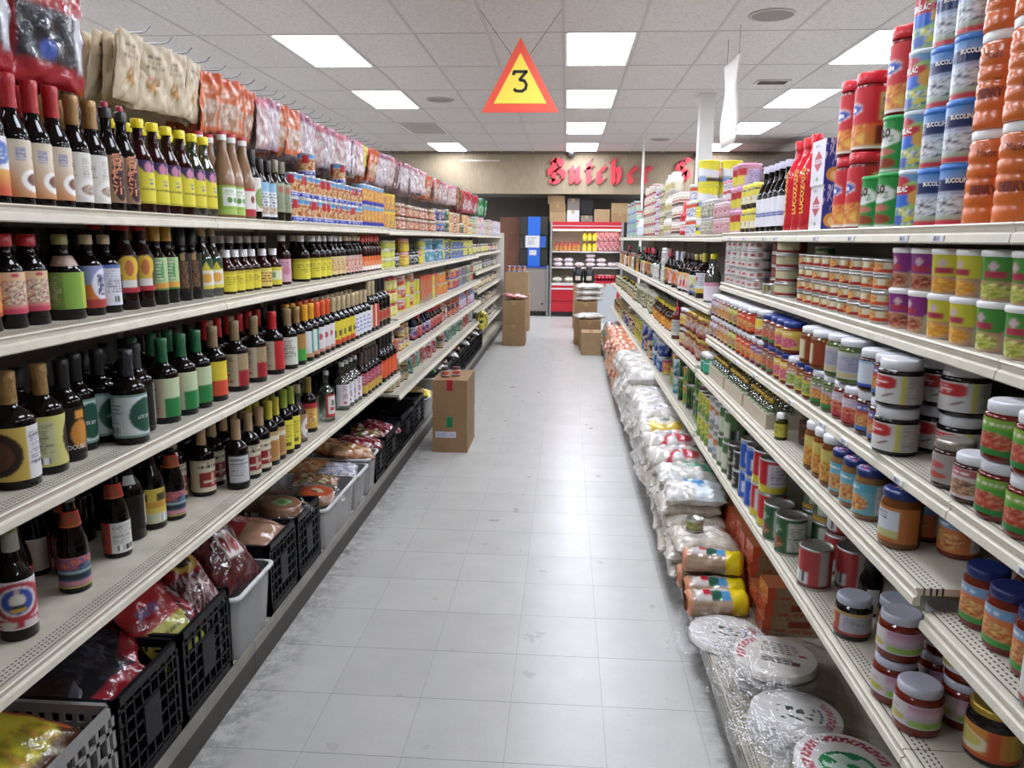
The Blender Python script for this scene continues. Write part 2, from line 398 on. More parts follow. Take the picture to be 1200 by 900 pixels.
cols = ['far left', 'left', 'middle', 'right', 'far right']
for i, lx in enumerate(LX):
    for j, ly in enumerate(LY):
        if j < 2: continue
        o = new('ceiling_light', None, None, (lx, ly, CEIL)); on = (i, j) in lit
        what = 'glowing' if on else 'unlit grey'
        tag(o, '%s ceiling light panel, %s column, %s row from the butcher wall' % (what, cols[i], ordn(9-j)), 'ceiling light', 'ceiling light panels')
        new('frame', fr, o); new('diffuser', dif if on else dif2, o)
# vents and round ceiling fittings
vb = MB()
for k in range(7): vb.obox((0, -.07+.0235*k, -.012), (.14, 0, 0), (0, .008, .006), (0, -.001, .0015))
o = new('ceiling_vent', None, None, (2.102, 8.66, CEIL-.004)); tag(o, 'dark slatted ceiling vent right of the hanging white board', 'vent')
new('frame', MB().box(-.17, .17, -.11, -.085, -.014, 0).box(-.17, .17, .085, .11, -.014, 0).box(-.17, -.145, -.085, .085, -.014, 0).box(.145, .17, -.085, .085, -.014, 0).me('frame', plain('c9c4bf')), o)
new('louvre', vb.me('louvre', plain('6a625c')), o); new('duct', MB().box(-.145, .145, -.085, .085, -.002, 0).me('duct', plain('1c1a18')), o)
for X, Y, l in ((-1.544, 9.65, 'round grey ceiling speaker left of the aisle three sign'), (1.469, 6.186, 'round grey ceiling speaker nearest the camera, above the right shelves'), (1.511, 13.42, 'round grey ceiling speaker near the red butcher lettering')):
    o = new('ceiling_speaker', MB().lathe([(.17, 0), (.17, -.006), (.15, -.012), (.148, -.007), (0, -.007)], 28).me('ceiling_speaker', plain('b3aca7')), None, (X, Y, CEIL-.0045)); tag(o, l, 'speaker')
    new('grille', MB().lathe([(.147, -.008), (.09, -.010), (0, -.011)], 24).me('grille', mat('grille_grey', '8d8782', .6, bump=.5, bscale=200)), o)

WALLM = mat('painted_wall', 'c9c3b8', .8, var=.05)
struct('wall_left', MB().box(-6.3, -6.2, -5.2, 18, 0, CEIL+.1).me('wall_left', WALLM))
struct('wall_right', MB().box(6.7, 6.8, -5.2, 18, 0, CEIL+.1).me('wall_right', WALLM))
struct('wall_front', MB().box(-6.2, 6.7, -5.3, -5.2, 0, CEIL+.1).me('wall_front', WALLM))
# beige vinyl-papered bulkhead carrying the butcher lettering
def node_paper():
    m = mat('woven_wallpaper', 'ad9c84', .75); nt = m.node_tree; b = nt.nodes['Principled BSDF']
    g = nt.nodes.new('ShaderNodeNewGeometry'); mp = nt.nodes.new('ShaderNodeMapping'); mp.inputs['Scale'].default_value = (26, 1, 3.2); nt.links.new(g.outputs['Position'], mp.inputs[0])
    n = nt.nodes.new('ShaderNodeTexNoise'); n.inputs['Scale'].default_value = 2.2; n.inputs['Detail'].default_value = 7; nt.links.new(mp.outputs[0], n.inputs['Vector'])
    r = nt.nodes.new('ShaderNodeValToRGB'); e = r.color_ramp.elements; e[0].position = .3; e[0].color = (*lin('8a7b64'), 1); e[1].position = .7; e[1].color = (*lin('9e8e76'), 1)
    nt.links.new(n.outputs['Fac'], r.inputs[0]); nt.links.new(r.outputs[0], b.inputs['Base Color']); return m
struct('wall_back', MB().box(-6.2, 6.7, WALLY, WALLY+.12, 2.38, CEIL+.1).me('wall_back', node_paper()))
struct('trim_1', MB().box(-6.2, 6.7, WALLY-.03, WALLY-.001, CEIL-.05, CEIL-.008).me('trim_1', plain('77695a', .6)))
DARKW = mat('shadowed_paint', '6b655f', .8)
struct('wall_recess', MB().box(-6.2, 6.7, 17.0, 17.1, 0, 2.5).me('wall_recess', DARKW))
struct('ceiling_recess', MB().box(-6.2, 6.7, WALLY+.121, 17.0, 2.39, 2.46).me('ceiling_recess', mat('recess_board', '8a8580', .9)))

# ------------------------------------------------------------------ red blackletter lettering, drawn as broad-nib pen strokes
REDL = mat('red_letter_enamel', 'd2404a', .35)
NIB = (.043, .04)
def nib_letter(strokes, S, d=.05, kx=.62):
    mb = MB(); nx, nz = NIB
    for st in strokes:
        for (x0_, z0_), (x1_, z1_) in zip(st[:-1], st[1:]):
            a = [(x0_*S*kx-nx, z0_*S-nz), (x0_*S*kx+nx, z0_*S+nz), (x1_*S*kx+nx, z1_*S+nz), (x1_*S*kx-nx, z1_*S-nz)]
            ar = sum(p[0]*q[1]-q[0]*p[1] for p, q in zip(a, a[1:]+a[:1]))
            if ar < 0: a = a[::-1]
            mb.prism(a, -d, 0)
    return mb.me('letter', REDL)
GL = {
 'B': [[(.12,.92),(.3,1.0),(.3,.05)],[(.0,.86),(.14,.95)],[(.3,.98),(.62,.9),(.72,.78),(.64,.62),(.34,.52)],[(.36,.55),(.7,.48),(.84,.32),(.78,.12),(.5,.0),(.08,.1)],[(.06,.66),(.06,.44),(.14,.36)]],
 'u': [[(.05,.6),(.16,.66),(.16,.1),(.28,.0),(.52,.14)],[(.44,.6),(.55,.66),(.55,.1),(.68,.02)]],
 't': [[(.2,.88),(.22,.1),(.34,.0),(.5,.12)],[(.04,.6),(.44,.66)],[(.2,.88),(.34,.98)]],
 'c': [[(.52,.56),(.38,.66),(.14,.5),(.14,.12),(.3,.0),(.54,.14)]],
 'h': [[(.04,.92),(.18,1.0),(.18,.08),(.28,.0)],[(.2,.52),(.42,.64),(.56,.5),(.56,.1),(.44,-.06)]],
 'e': [[(.16,.34),(.5,.5),(.36,.66),(.14,.5),(.14,.12),(.3,.0),(.56,.14)]],
 'r': [[(.06,.58),(.18,.66),(.18,.08),(.3,.0)],[(.2,.5),(.42,.66),(.6,.54)]],
 'S': [[(.78,.92),(.52,1.0),(.2,.88),(.12,.68),(.36,.56),(.66,.44),(.74,.24),(.56,.04),(.3,.0),(.06,.12)],[(.4,.94),(.4,.6)],[(.56,.5),(.5,.1)]],
 'o': [[(.34,.66),(.14,.5),(.14,.12),(.34,.0),(.54,.14),(.54,.52),(.34,.66)]],
 'p': [[(.06,.58),(.18,.66),(.18,-.3)],[(.2,.54),(.42,.66),(.58,.5),(.58,.12),(.4,.0),(.2,.08)]]}
o = new('butcher_shop_lettering', None, None, (-.42, WALLY, 2.56)); tag(o, 'red gothic Butcher Shop lettering on the beige bulkhead wall', 'sign')
for ch, px in zip('ButcherShop', (643, 667, 686, 699, 715, 735, 751, 789, 812, 829, 845)):
    new('letter', nib_letter(GL[ch], .43, kx=.68 if ch not in 'BS' else .82), o, ((px-643)*.01635+.05, -.001, .03))
for X, l in ((.05, 'small dark dome camera above the letter B'), (2.42, 'small dark dome camera beside the white column')):
    o = new('dome_camera', MB().lathe([(0, -.11), (.05, -.1), (.075, -.06), (.08, -.02), (.06, 0)], 16).me('dome_camera', plain('3a3634', .2)), None, (X, WALLY-.09, CEIL-.008)); tag(o, l, 'camera')
    new('mount', MB().lathe([(.085, -.022), (.085, 0), (0, 0)], 16).me('mount', plain('8a8580')), o)
# curtain-like wire rail hung on the bulkhead, left
o = new('hanging_rail', MB().tube([(-2.05, 15.2, 2.98), (-1.3, 15.2, 2.98)], .012).me('hanging_rail', plain('c8c0b4')), None); tag(o, 'thin pale rail hanging in front of the bulkhead left of the lettering', 'rail')
for x in (-2.0, -1.55): new('hanger', MB().tube([(x, 15.2, 2.98), (x, 15.2, CEIL)], .004).me('hanger', plain('8a8580')), o)

# ------------------------------------------------------------------ aisle sign with the 3
o = new('aisle_sign', None, None, (-.3645, 6.0, 2.444)); tag(o, 'hanging red and yellow triangular aisle sign with a black 3', 'sign')
new('board', MB().prism([(-.288, 0), (.288, 0), (0, .522)], -.006, .006).me('board', plain('e0533f', .35)), o)
new('panel', MB().prism([(-.196, .062), (.196, .062), (0, .415)], -.009, -.006).prism([(-.196, .062), (.196, .062), (0, .415)], .006, .009).me('panel', plain('f0d44e', .35)), o)
num = [[(-.05,.265),(-.042,.29)],[(-.042,.285),(.05,.285)],[(.045,.285),(-.005,.228)],[(-.005,.228),(.03,.222),(.046,.195),(.04,.165),(.012,.148),(-.03,.15),(-.044,.163)]]
nm = MB()
for st in num:
    for (a0, b0), (a1, b1) in zip(st[:-1], st[1:]):
        dx, dz = a1-a0, b1-b0; l_ = math.hypot(dx, dz); ux, uz = dx/l_, dz/l_; wd = .0105
        q = [(a0-ux*.004-uz*wd, b0-uz*.004+ux*wd), (a0-ux*.004+uz*wd, b0-uz*.004-ux*wd), (a1+ux*.004+uz*wd, b1+uz*.004-ux*wd), (a1+ux*.004-uz*wd, b1+uz*.004+ux*wd)]
        nm.prism(q, -.0115, -.009)
new('numeral', nm.me('numeral', plain('1d1a18', .5)), o)
for s_ in (-1, 1): new('wire', MB().tube([(s_*.065, 0, .40), (s_*.30, 0, CEIL-2.444)], .0022, 5).me('wire', plain('55504c')), o)
# white board hung parallel to the aisle, seen nearly edge-on
U, V = np.meshgrid(np.linspace(0, 1, 13), np.linspace(0, 1, 13))
P = np.stack([.012*np.sin(V*7+U*3), U*.56, V*.66], -1)
me = grid_me('hanging_board', P, np.ones((13, 13, 3))*np.array(lin('dcd8d2')), mat('white_board', attr=True, rough=.6))
so = new('hanging_board', me, None, (1.3, 6.4, 2.29)); tag(so, 'white board hanging edge-on over the right shelves', 'sign')
md = so.modifiers.new('s', 'SOLIDIFY'); md.thickness = .008
for y in (.05, .5): new('wire', MB().tube([(0, y, .65), (0, y, CEIL-2.29)], .002, 5).me('wire', plain('77716c')), so)
# column and rod rising from the right-hand shelving
o = new('column', MB().box(-.08, .08, -.08, .08, 0, CEIL-.004).me('column', plain('dedbd6', .5)), None, (1.565, 9.4, 0)); o['kind'] = 'structure'
o = new('support_rod', MB().tube([(1.215, 13.1, 0), (1.215, 13.1, CEIL-.004)], .02, 8).me('support_rod', plain('e6e2dc')), None); tag(o, 'thin white rod rising to the ceiling before the lettering', 'rod')
# dark brown canopy over the neighbouring aisle on the right
o = new('wall_canopy', MB().prism([(2.55, 2.6), (3.9, 2.6), (3.9, 3.0), (3.75, 3.0)], 13.0, 15.3).me('wall_canopy', mat('dark_wood', '4a3a33', .6, var=.3)), None); tag(o, 'dark brown canopy beyond the right shelving by the bulkhead', 'canopy')

# ------------------------------------------------------------------ shelving
def node_deck():
    m = mat('perforated_deck', 'cbc8bd', .45); nt = m.node_tree; b = nt.nodes['Principled BSDF']; L = nt.links.new
    tc = nt.nodes.new('ShaderNodeTexCoord'); sp = nt.nodes.new('ShaderNodeSeparateXYZ'); L(tc.outputs['Object'], sp.inputs[0])
    def mth(op, a, c=None):
        x = nt.nodes.new('ShaderNodeMath'); x.operation = op
        for i, q in enumerate((a, c)):
            if q is None: continue
            if isinstance(q, (int, float)): x.inputs[i].default_value = q
            else: L(q, x.inputs[i])
        return x.outputs[0]
    rows = None
    for k, x in enumerate((-.03, -.0405, -.051)):
        r = mth('LESS_THAN', mth('ABSOLUTE', mth('SUBTRACT', sp.outputs[0], x)), .0019)
        t = mth('LESS_THAN', mth('FRACT', mth('ADD', mth('DIVIDE', sp.outputs[1], .0118), .5*k)), .55)
        q = mth('MULTIPLY', r, t); rows = q if rows is None else mth('MAXIMUM', rows, q)
    groove = mth('LESS_THAN', mth('ABSOLUTE', mth('ADD', sp.outputs[0], .018)), .0014)
    rows = mth('MAXIMUM', rows, groove)
    n = nt.nodes.new('ShaderNodeTexNoise'); n.inputs['Scale'].default_value = 12; n.inputs['Detail'].default_value = 8; L(tc.outputs['Object'], n.inputs['Vector'])
    r = nt.nodes.new('ShaderNodeValToRGB'); e = r.color_ramp.elements; e[0].position = .3; e[0].color = (*lin('b4ad9c'), 1); e[1].position = .62; e[1].color = (*lin('cac3b2'), 1); L(n.outputs['Fac'], r.inputs[0])
    x = nt.nodes.new('ShaderNodeMix'); x.data_type = 'RGBA'; L(rows, x.inputs[0]); L(r.outputs[0], x.inputs[6]); x.inputs[7].default_value = (*lin('1e1c1a'), 1); L(x.outputs[2], b.inputs['Base Color'])
    return m
DECKM = node_deck()
def node_peg():
    m = mat('pegboard', 'cdc6b9', .6); nt = m.node_tree; b = nt.nodes['Principled BSDF']; L = nt.links.new
    tc = nt.nodes.new('ShaderNodeTexCoord'); mp = nt.nodes.new('ShaderNodeMapping'); mp.inputs['Scale'].default_value = (1, 1/.0254, 1/.0254); L(tc.outputs['Object'], mp.inputs[0])
    fr_ = nt.nodes.new('ShaderNodeVectorMath'); fr_.operation = 'FRACTION'; L(mp.outputs[0], fr_.inputs[0])
    sb = nt.nodes.new('ShaderNodeVectorMath'); sb.operation = 'SUBTRACT'; sb.inputs[1].default_value = (.5, .5, .5); L(fr_.outputs[0], sb.inputs[0])
    ml = nt.nodes.new('ShaderNodeVectorMath'); ml.operation = 'MULTIPLY'; ml.inputs[1].default_value = (0, 1, 1); L(sb.outputs[0], ml.inputs[0])
    ln = nt.nodes.new('ShaderNodeVectorMath'); ln.operation = 'LENGTH'; L(ml.outputs[0], ln.inputs[0])
    lt = nt.nodes.new('ShaderNodeMath'); lt.operation = 'LESS_THAN'; lt.inputs[1].default_value = .17; L(ln.outputs['Value'], lt.inputs[0])
    x = nt.nodes.new('ShaderNodeMix'); x.data_type = 'RGBA'; L(lt.outputs[0], x.inputs[0]); x.inputs[6].default_value = (*lin('cdc6b9'), 1); x.inputs[7].default_value = (*lin('3a3530'), 1); L(x.outputs[2], b.inputs['Base Color'])
    return m
PEGM = node_peg()
SEC = 1.2192; LB = -1.50; RB = 1.12
LIPM = mat('price_rail_enamel', 'd2cbb9', .5, var=.1, vscale=20)
_cache = {}
def shelf_me(depth):
    k = round(depth, 3)
    if k not in _cache:
        h = SEC/2-.0015
        d = MB().box(-depth, -.012, -h, h, -.014, 0).box(-depth, -depth+.02, -h, h, -.04, -.014).me('shelf', DECKM)
        r = MB().prism([(-.0125, 0), (-.004, .001), (-.001, -.002), (-.006, -.007), (-.007, -.015), (0, -.019), (.002, -.033), (-.001, -.036), (-.0125, -.034)], -h, h).me('price_rail', LIPM)
        _cache[k] = (d, r)
    return _cache[k]
LEFT = {}; RIGHT = {}
def left_shelves(k):
    if k < 4: return [('A', -1.107, 1.583), ('B', -1.093, 1.324), ('C', -1.053, 1.0), ('D', -1.05, .668)]
    if k < 8: return [('A', -1.107, 1.575), ('B', -1.093, 1.318), ('C', -1.06, 1.012), ('D', -1.06, .755), ('E', -1.06, .515)]
    return [('A', -1.107, 1.57), ('B', -1.12, 1.33), ('C', -1.12, 1.1), ('D', -1.1, .86), ('E', -1.1, .6), ('F', -1.08, .36)]
def right_shelves(m):
    if m < 0: return [('A', .735, 1.557), ('B', .738, 1.327), ('C', .685, 1.072), ('D', .66, .862), ('E', .655, .58)]
    if m < 2: return [('A', .735, 1.557), ('B', .738, 1.327), ('C', .685, 1.072), ('D', .645, .905), ('E', .655, .58)]
    return [('A', .735, 1.552), ('B', .69, 1.205), ('C', .64, .92), ('E', .65, .59)]
BASEZ = .115
SLOT = mat('upright_enamel', 'a9a296', .5)
def section(side, idx, y0, shelves, label):
    s = 1 if side == 'L' else -1; back = LB if side == 'L' else RB; rz = 0 if side == 'L' else PI
    o = new('shelving_section', None, None, (back, y0+SEC/2, 0), (0, 0, rz)); tag(o, label, 'shelving', 'shelving of the %s row' % ('left' if s > 0 else 'right'))
    for nm_, X, z in shelves:
        dep = abs(X-back); d, r = shelf_me(dep)
        e = new('shelf', d, o, (dep, 0, z)); new('price_rail', r, e)
    bx = (-1.062 if side == 'L' else .505); dep = abs(bx-back); h = SEC/2-.001
    k = ('base', side)
    if k not in _cache:
        _cache[k] = (MB().box(-dep, -.01, -h, h, -.016, 0).me('base_deck', DECKM), MB().box(-.012, 0, -h, h, -.03, .006).me('base_lip', mat('base_lip_metal', '8f8b80', .35, var=.3, vscale=9)),
                     MB().box(-.045 if side == 'R' else -.012, -.035 if side == 'R' else -.004, -h, h, -BASEZ, -.03).me('kick_plate', mat('grimy_kick_plate', '403b34', .5, var=.35, vscale=7)))
        _cache['up'] = MB().box(-.015, .03, -.0, .036, 0, 2.13).me('upright', SLOT); _cache['upR'] = MB().box(-.015, .03, -.036, 0, 0, 1.55).me('upright', SLOT)
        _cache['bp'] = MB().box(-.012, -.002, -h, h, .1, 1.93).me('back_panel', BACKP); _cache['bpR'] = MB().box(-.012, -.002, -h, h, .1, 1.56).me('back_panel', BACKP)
        _cache['peg'] = MB().box(.0, .012, -h+.02, h-.02, 1.925, 2.13).me('pegboard', PEGM)
    b, l, kp = _cache[k]
    e = new('base_deck', b, o, (dep, 0, BASEZ)); new('base_lip', l, e)
    new('kick_plate', kp, o, (dep, 0, BASEZ))
    new('upright', _cache['up' if s > 0 else 'upR'], o, (0, -SEC/2+.001 if s > 0 else SEC/2-.001, 0))
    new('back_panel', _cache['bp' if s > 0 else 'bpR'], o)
    if s > 0: new('pegboard', _cache['peg'], o)
for k in range(0, 11): section('L', k, SEC*k, left_shelves(k), '%s cream steel shelving section from the camera, left row' % ordn(k+1))
for m in range(-1, 8): section('R', m, 1.36+SEC*m, right_shelves(m), '%s cream steel shelving section from the camera, right row' % ordn(m+2))
TAGM = plain('dfe0e4', .5)
tag_me = MB().box(.0005, .003, -.024, .024, -.032, -.02).me('price_tag', TAGM); tagp = flat(Art('dfe0e4', 16, 5).lines(.1, .9, .1, .9, 2, '7a7a8a'), .044, .011, name='price_print')
for o_ in [q for q in bpy.data.objects if q.name.startswith('price_rail') and abs(q.parent.parent.location.x-RB) < .01 and q.parent.parent.location.y < 3.3]:
    zz = o_.parent.location.z; sec = o_.parent.parent
    if abs(zz-1.557) < .01 or abs(zz-1.072) < .01:
        for k_, yy in enumerate((-.41, -.17, .1, .36)):
            t_ = new('price_tag', tag_me, sec, (o_.parent.location.x, yy+.05*((k_*7+int(zz*10)) % 3), zz)); new('price_print', tagp, t_, (.0035, 0, -.0315))
# white end post of the left row
o = new('end_post', MB().box(-1.13, -1.07, SEC*11+.01, SEC*11+.06, 0, 1.62).box(-1.52, -1.13, SEC*11+.01, SEC*11+.03, 0, 1.62).me('end_post', plain('d6d2c8')), None); tag(o, 'pale end frame closing the far end of the left shelving', 'frame')

# ================================================================== STOCK ON THE SHELVES
SH = {'LA': 'top left shelf', 'LB': 'second left shelf', 'LC': 'third left shelf', 'LD': 'fourth left shelf', 'LE': 'fifth left shelf', 'LF': 'sixth left shelf',
      'RA': 'top right shelf', 'RB': 'second right shelf', 'RC': 'third right shelf', 'RD': 'fourth right shelf', 'RE': 'fifth right shelf'}
TIER = {1: [''], 2: [' lower', ' upper'], 3: [' bottom', ' middle', ' upper'], 4: [' bottom', ' second-tier', ' third-tier', ' topmost'], 5: [' bottom', ' second-tier', ' third-tier', ' fourth-tier', ' topmost']}
def stand(p, shelf, pts, z, face, tiers=1, jit=.10, back=0, desc=None, pitch=None, skip=()):
    """one row of the same product; pts = (x, y) of each, nearest the camera first; back = how many rows stand behind"""
    d = desc or p.desc; s = -1 if shelf[0] == 'L' else 1; grp = d+' on the '+SH[shelf]
    for i, (x, y) in enumerate(pts):
        nt_ = tiers[i % len(tiers)] if isinstance(tiers, (list, tuple)) else tiers
        for t in range(nt_):
            tn = TIER[nt_][t] if nt_ in TIER else ''
            o_ = (' '+ordn(i+1)+' from the camera') if len(pts) > 1 else ''
            lab = ('%s,%s%s, %s' % (d, tn, o_, SH[shelf])).replace(',,', ',')
            put(p, x+random.uniform(-.002, .002), y, z+t*p.h, face+random.uniform(-jit, jit), lab, grp)
    for b in range(1, back+1):
        for i, (x, y) in enumerate(pts):
            for t in range(tiers if isinstance(tiers, int) else 1):
                put(p, x+s*b*(2*p.r+.006), y+random.uniform(-.003, .003), z+t*p.h, face+random.uniform(-.6, .6), '%s, behind the %s one, %s' % (d, ordn(i+1), SH[shelf]), grp+', back row')
def ys(x, *y): return [(x, q) for q in y]
def rg(x, y0, n, pitch): return [(x, y0+i*pitch) for i in range(n)]
SOY = dark_glass('0b0605'); BRN = dark_glass('1a0d06'); RBRN = dark_glass('2a0a06')
CLEAR = film('clear_glass', 'e8efe8', .14, .03, 0); GREENGL = film('green_glass', '9fb89a', .16, .03, 0)
WHITE = plain('e6e4e2', .35); REDP = plain('b71f26', .35); GOLD = mat('gold_foil', '9c7a4a', .38, metal=.35, bump=.3, bscale=120); TAN = mat('tan_foil', '8a7252', .45, bump=.3, bscale=120)
YEL = plain('e2cf1c', .35); BLACK = plain('171616', .4); GREENC = mat('green_foil', '1c5c36', .4, bump=.3, bscale=120); REDF = mat('red_foil', 'b02026', .35, bump=.25, bscale=120)
BEIGE = plain('b5a27c', .45); GOLDC = mat('gold_lid', 'b89a45', .3, metal=.7); OLIVE = plain('8f8a4a', .4); NAVY = plain('1d2a63', .3); REDK = plain('8e1f2b', .35)
FOILN = lambda nr, z0, z1: [(nr+.003, z0), (nr+.0022, z0+(z1-z0)*.55), (nr+.0034, z0+(z1-z0)*.72), (nr+.0034, z1-.002), (nr+.001, z1), (0, z1)]
AL = -.45          # left-hand labels are turned partly towards the aisle mouth
zA, zB, zC, zD = 1.583, 1.324, 1.0, .668
def A(base, fn=None, nu=64, nv=46):
    a = Art(base, nu, nv)
    if fn: fn(a)
    return a
INK = plain('2a2320', .6); REDINK = plain('b0262c', .6); WINK = plain('efece6', .6); BLUEINK = plain('24418f', .6); SALM = plain('d48a68', .6); GREENINK = plain('1c6a3a', .6)

# ---- top left shelf
def f(a): a.band(0, .3, 'd0552c').grad(.1, .45, 'd0552c', 'e6b04c').ell(.5, .72, .25, .2, '5f7fc0').lines(.3, .7, .6, .8, 3, 'e8e8f0')
stand(bottle('sauce_bottle', 'red-capped bottle with blue white and orange label', .033, .262, SOY, REDF, A('e9e7ea', f), nr=.0135, capf=.24, ns=.76, lv=(.06, .5)), 'LA', ys(-1.15, 1.518), zA, AL)
def f(a): a.grad(0, .6, 'c98a52', 'd8c7ae').ell(.66, .3, .2, .2, 'efece8').blot(.54, .8, .2, .42, ['6b3226', '8a4a34', '3f4a2a', '98584a'], .03, 'e').rect(.42, .56, .64, .86, '8f8fb0').lines(.42, .56, .64, .86, 4, 'e0d6c8').ell(.7, .7, .03, .06, 'b86a58')
p = bottle('sauce_bottle', 'red-necked sauce bottle with cream dish-picture label', .033, .262, SOY, None or REDF, A('d8c9b2', f), nr=.0135, capf=.26, ns=.75, bf=.52, lv=(.06, .5), capprof=FOILN(.0135, .74*.262, .262))
stand(p, 'LA', ys(-1.15, 1.588, 1.658, 1.728), zA, AL, back=1)
def f(a): a.ell(.62, .26, .24, .2, 'e8e4dc').blot(.45, .82, .14, .36, ['a88f7c', '7d6250', 'd8cec0', '9b7f6b'], .025, 'e').lines(.3, .4, .5, .85, 6, '8a8474').ell(.72, .72, .03, .06, '8a7a64').lines(.5, .66, .5, .9, 8, 'aba697')
p = bottle('sauce_bottle', 'gold-necked sauce bottle with plain white label', .032, .255, SOY, GOLD, A('d9d7cf', f), nr=.0135, capf=.25, ns=.75, bf=.52, lv=(.06, .5), capprof=FOILN(.0135, .74*.255, .255))
stand(p, 'LA', ys(-1.15, 1.797, 1.864), zA, AL, back=1)
def f(a): a.ell(.66, .5, .18, .46, '3a1a1c')
r_ = .033; ex = [('lettering', text_me(ch, .034, SALM, r_+.0006, zz, .9, off=.42, bold=.001)) for ch, zz in (('香', .122), ('烤', .088), ('汁', .054))]
p = bottle('sauce_bottle', 'black-capped bottle with brown brush-lettered label', r_, .25, SOY, plain('2a2422', .4), A('94765a', f), nr=.0125, capf=.1, ns=.8, bf=.52, lv=(.08, .54), half=1.9, extra=ex+[('cap_tip', MB().lathe([(.0085, .25), (.0085, .262), (.006, .265), (0, .265)], 12).me('cap_tip', plain('a8324a')))])
stand(p, 'LA', ys(-1.15, 1.934, 2.004), zA, -.75, back=1)
def f(a): a.rect(.42, .9, .72, 1, '3a2c5c').tri(.42, .72, 1, .2, '3a2c5c', False).ell(.5, .84, .075, .12, 'c87fa0').blot(.58, .74, .74, .9, ['d8a070', '6a4a90', 'b86a9a'], .03).band(.0, .06, 'bfae18').lines(.5, .64, .42, .6, 2, '5d5aa0').lines(.36, .72, .28, .38, 1, '6a5a20').rect(.66, .72, .1, .3, 'b09a20')
ypr = A('d9cd1f', f)
p = bottle('vinegar_bottle', 'yellow-capped dark bottle with yellow and purple label', .0335, .245, RBRN, YEL, ypr, nr=.0125, capf=.1, capr=.0165, ns=.8, bf=.53, lv=(.1, .56))
stand(p, 'LA', rg(-1.15, 2.08, 4, .075), zA, AL, back=1)
p = bottle('vinegar_bottle', 'yellow-capped clear bottle with yellow and purple label', .0335, .245, GREENGL, YEL, ypr, nr=.0125, capf=.1, capr=.0165, ns=.8, bf=.53, lv=(.1, .56))
stand(p, 'LA', rg(-1.15, 2.382, 2, .075), zA, AL, back=1)
def f(a): a.rect(.3, .75, .3, .92, 'dfe4da').ell(.45, .5, .06, .1, '5c8a3a').ell(.6, .5, .06, .1, '5c8a3a').lines(.35, .7, .66, .85, 3, '7fa060').band(0, .18, 'a4c05a')
p = bottle('cider_bottle', 'tall tapered brown drink bottle with green label', .036, .28, mat('cloudy_brown', '8c6a4c', .2, coat=.4), WHITE, A('8fb53c', f), nr=.0125, capf=.1, capr=.0155, ns=.9, bf=.4, lv=(.04, .38), extra=[('cap_top', MB().lathe([(.0157, .27), (.0157, .281), (0, .282)], 14).me('cap_top', plain('b32b38')))])
stand(p, 'LA', ys(-1.152, 2.6, 2.68), zA, AL, back=1)
p = bottle('cider_bottle', 'tall tapered brown drink bottle with red label', .036, .28, mat('cloudy_brown', '8c6a4c', .2), WHITE, A('b8323c', lambda a: a.rect(.3, .75, .25, .9, 'e4dcd8').ell(.52, .6, .06, .14, '943040')), nr=.0125, capf=.1, capr=.0155, ns=.9, bf=.4, lv=(.04, .38), extra=[('cap_top', MB().lathe([(.0157, .27), (.0157, .281), (0, .282)], 14).me('cap_top', plain('b32b38')))])
stand(p, 'LA', ys(-1.152, 2.765), zA, AL)
p = bottle('sauce_bottle', 'slim black bottle with white shoulder label', .03, .25, SOY, BLACK, A('dedbd2', lambda a: a.ell(.6, .4, .2, .3, '7a9a4a').ell(.7, .3, .1, .2, 'a8323c')), nr=.011, ns=.82, lv=(.12, .6))
stand(p, 'LA', ys(-1.15, 2.845), zA, AL)
p = bottle('sauce_bottle', 'slim black bottle with white and sky-blue label', .03, .225, SOY, BLACK, A('dde2e6', lambda a: a.band(.72, 1, '8db8d4').lines(.3, .7, .3, .7, 5, '4a4a50').blot(.35, .7, .08, .3, ['c8a080', '8a6a58', 'e0d4c4'], .03)), nr=.011, ns=.82, lv=(.06, .62))
stand(p, 'LA', rg(-1.15, 2.918, 2, .07), zA, AL)
p = bottle('oil_bottle', 'square-looking grey-green labelled oil bottle', .034, .235, dark_glass('20200f'), plain('77735c'), A('8e9478', lambda a: a.ell(.5, .78, .08, .12, 'b0604a').lines(.3, .7, .1, .55, 6, '767c62').band(.9, 1, 'a8a88e')), nr=.012, ns=.82, lv=(.15, .62))
stand(p, 'LA', rg(-1.152, 3.07, 2, .078), zA, AL)
def f(a): a.band(0, .2, '2b3aa0').lines(.1, .95, .05, .15, 1, 'c8ccf0', .6).blot(0, 1, .22, .78, ['c98a4a', 'a8522c', 'd8b070', 'e6d4a8', '8f3f24'], .06).band(.8, 1, '5a9ac8').rect(.38, .5, .58, .98, 'b82a34').rect(.12, .2, .5, .98, 'b82a34').rect(.7, .78, .55, .95, 'c8404a').band(.17, .21, 'e8e8ee')
nut = can('mixed_nut_can', 'blue banded can with nut pictures', .0375, .1, A('d8cfc0', f, 60, 24))
stand(nut, 'LA', rg(-1.153, 3.23, 14, .079), zA, -.4, tiers=[2, 2, 2, 3, 2, 2], jit=1.2)
p = can('fruit_can', 'tall blue banded can with orange picture', .04, .115, A('c8803a', lambda a: a.band(0, .22, '2b3aa0').blot(0, 1, .25, .8, ['d89a3c', 'b86a28', 'e6c070'], .06).band(.82, 1, '6aa4cc'), 50, 22))
stand(p, 'LA', rg(-1.156, 4.35, 6, .084), zA, -.4, tiers=2, jit=1)

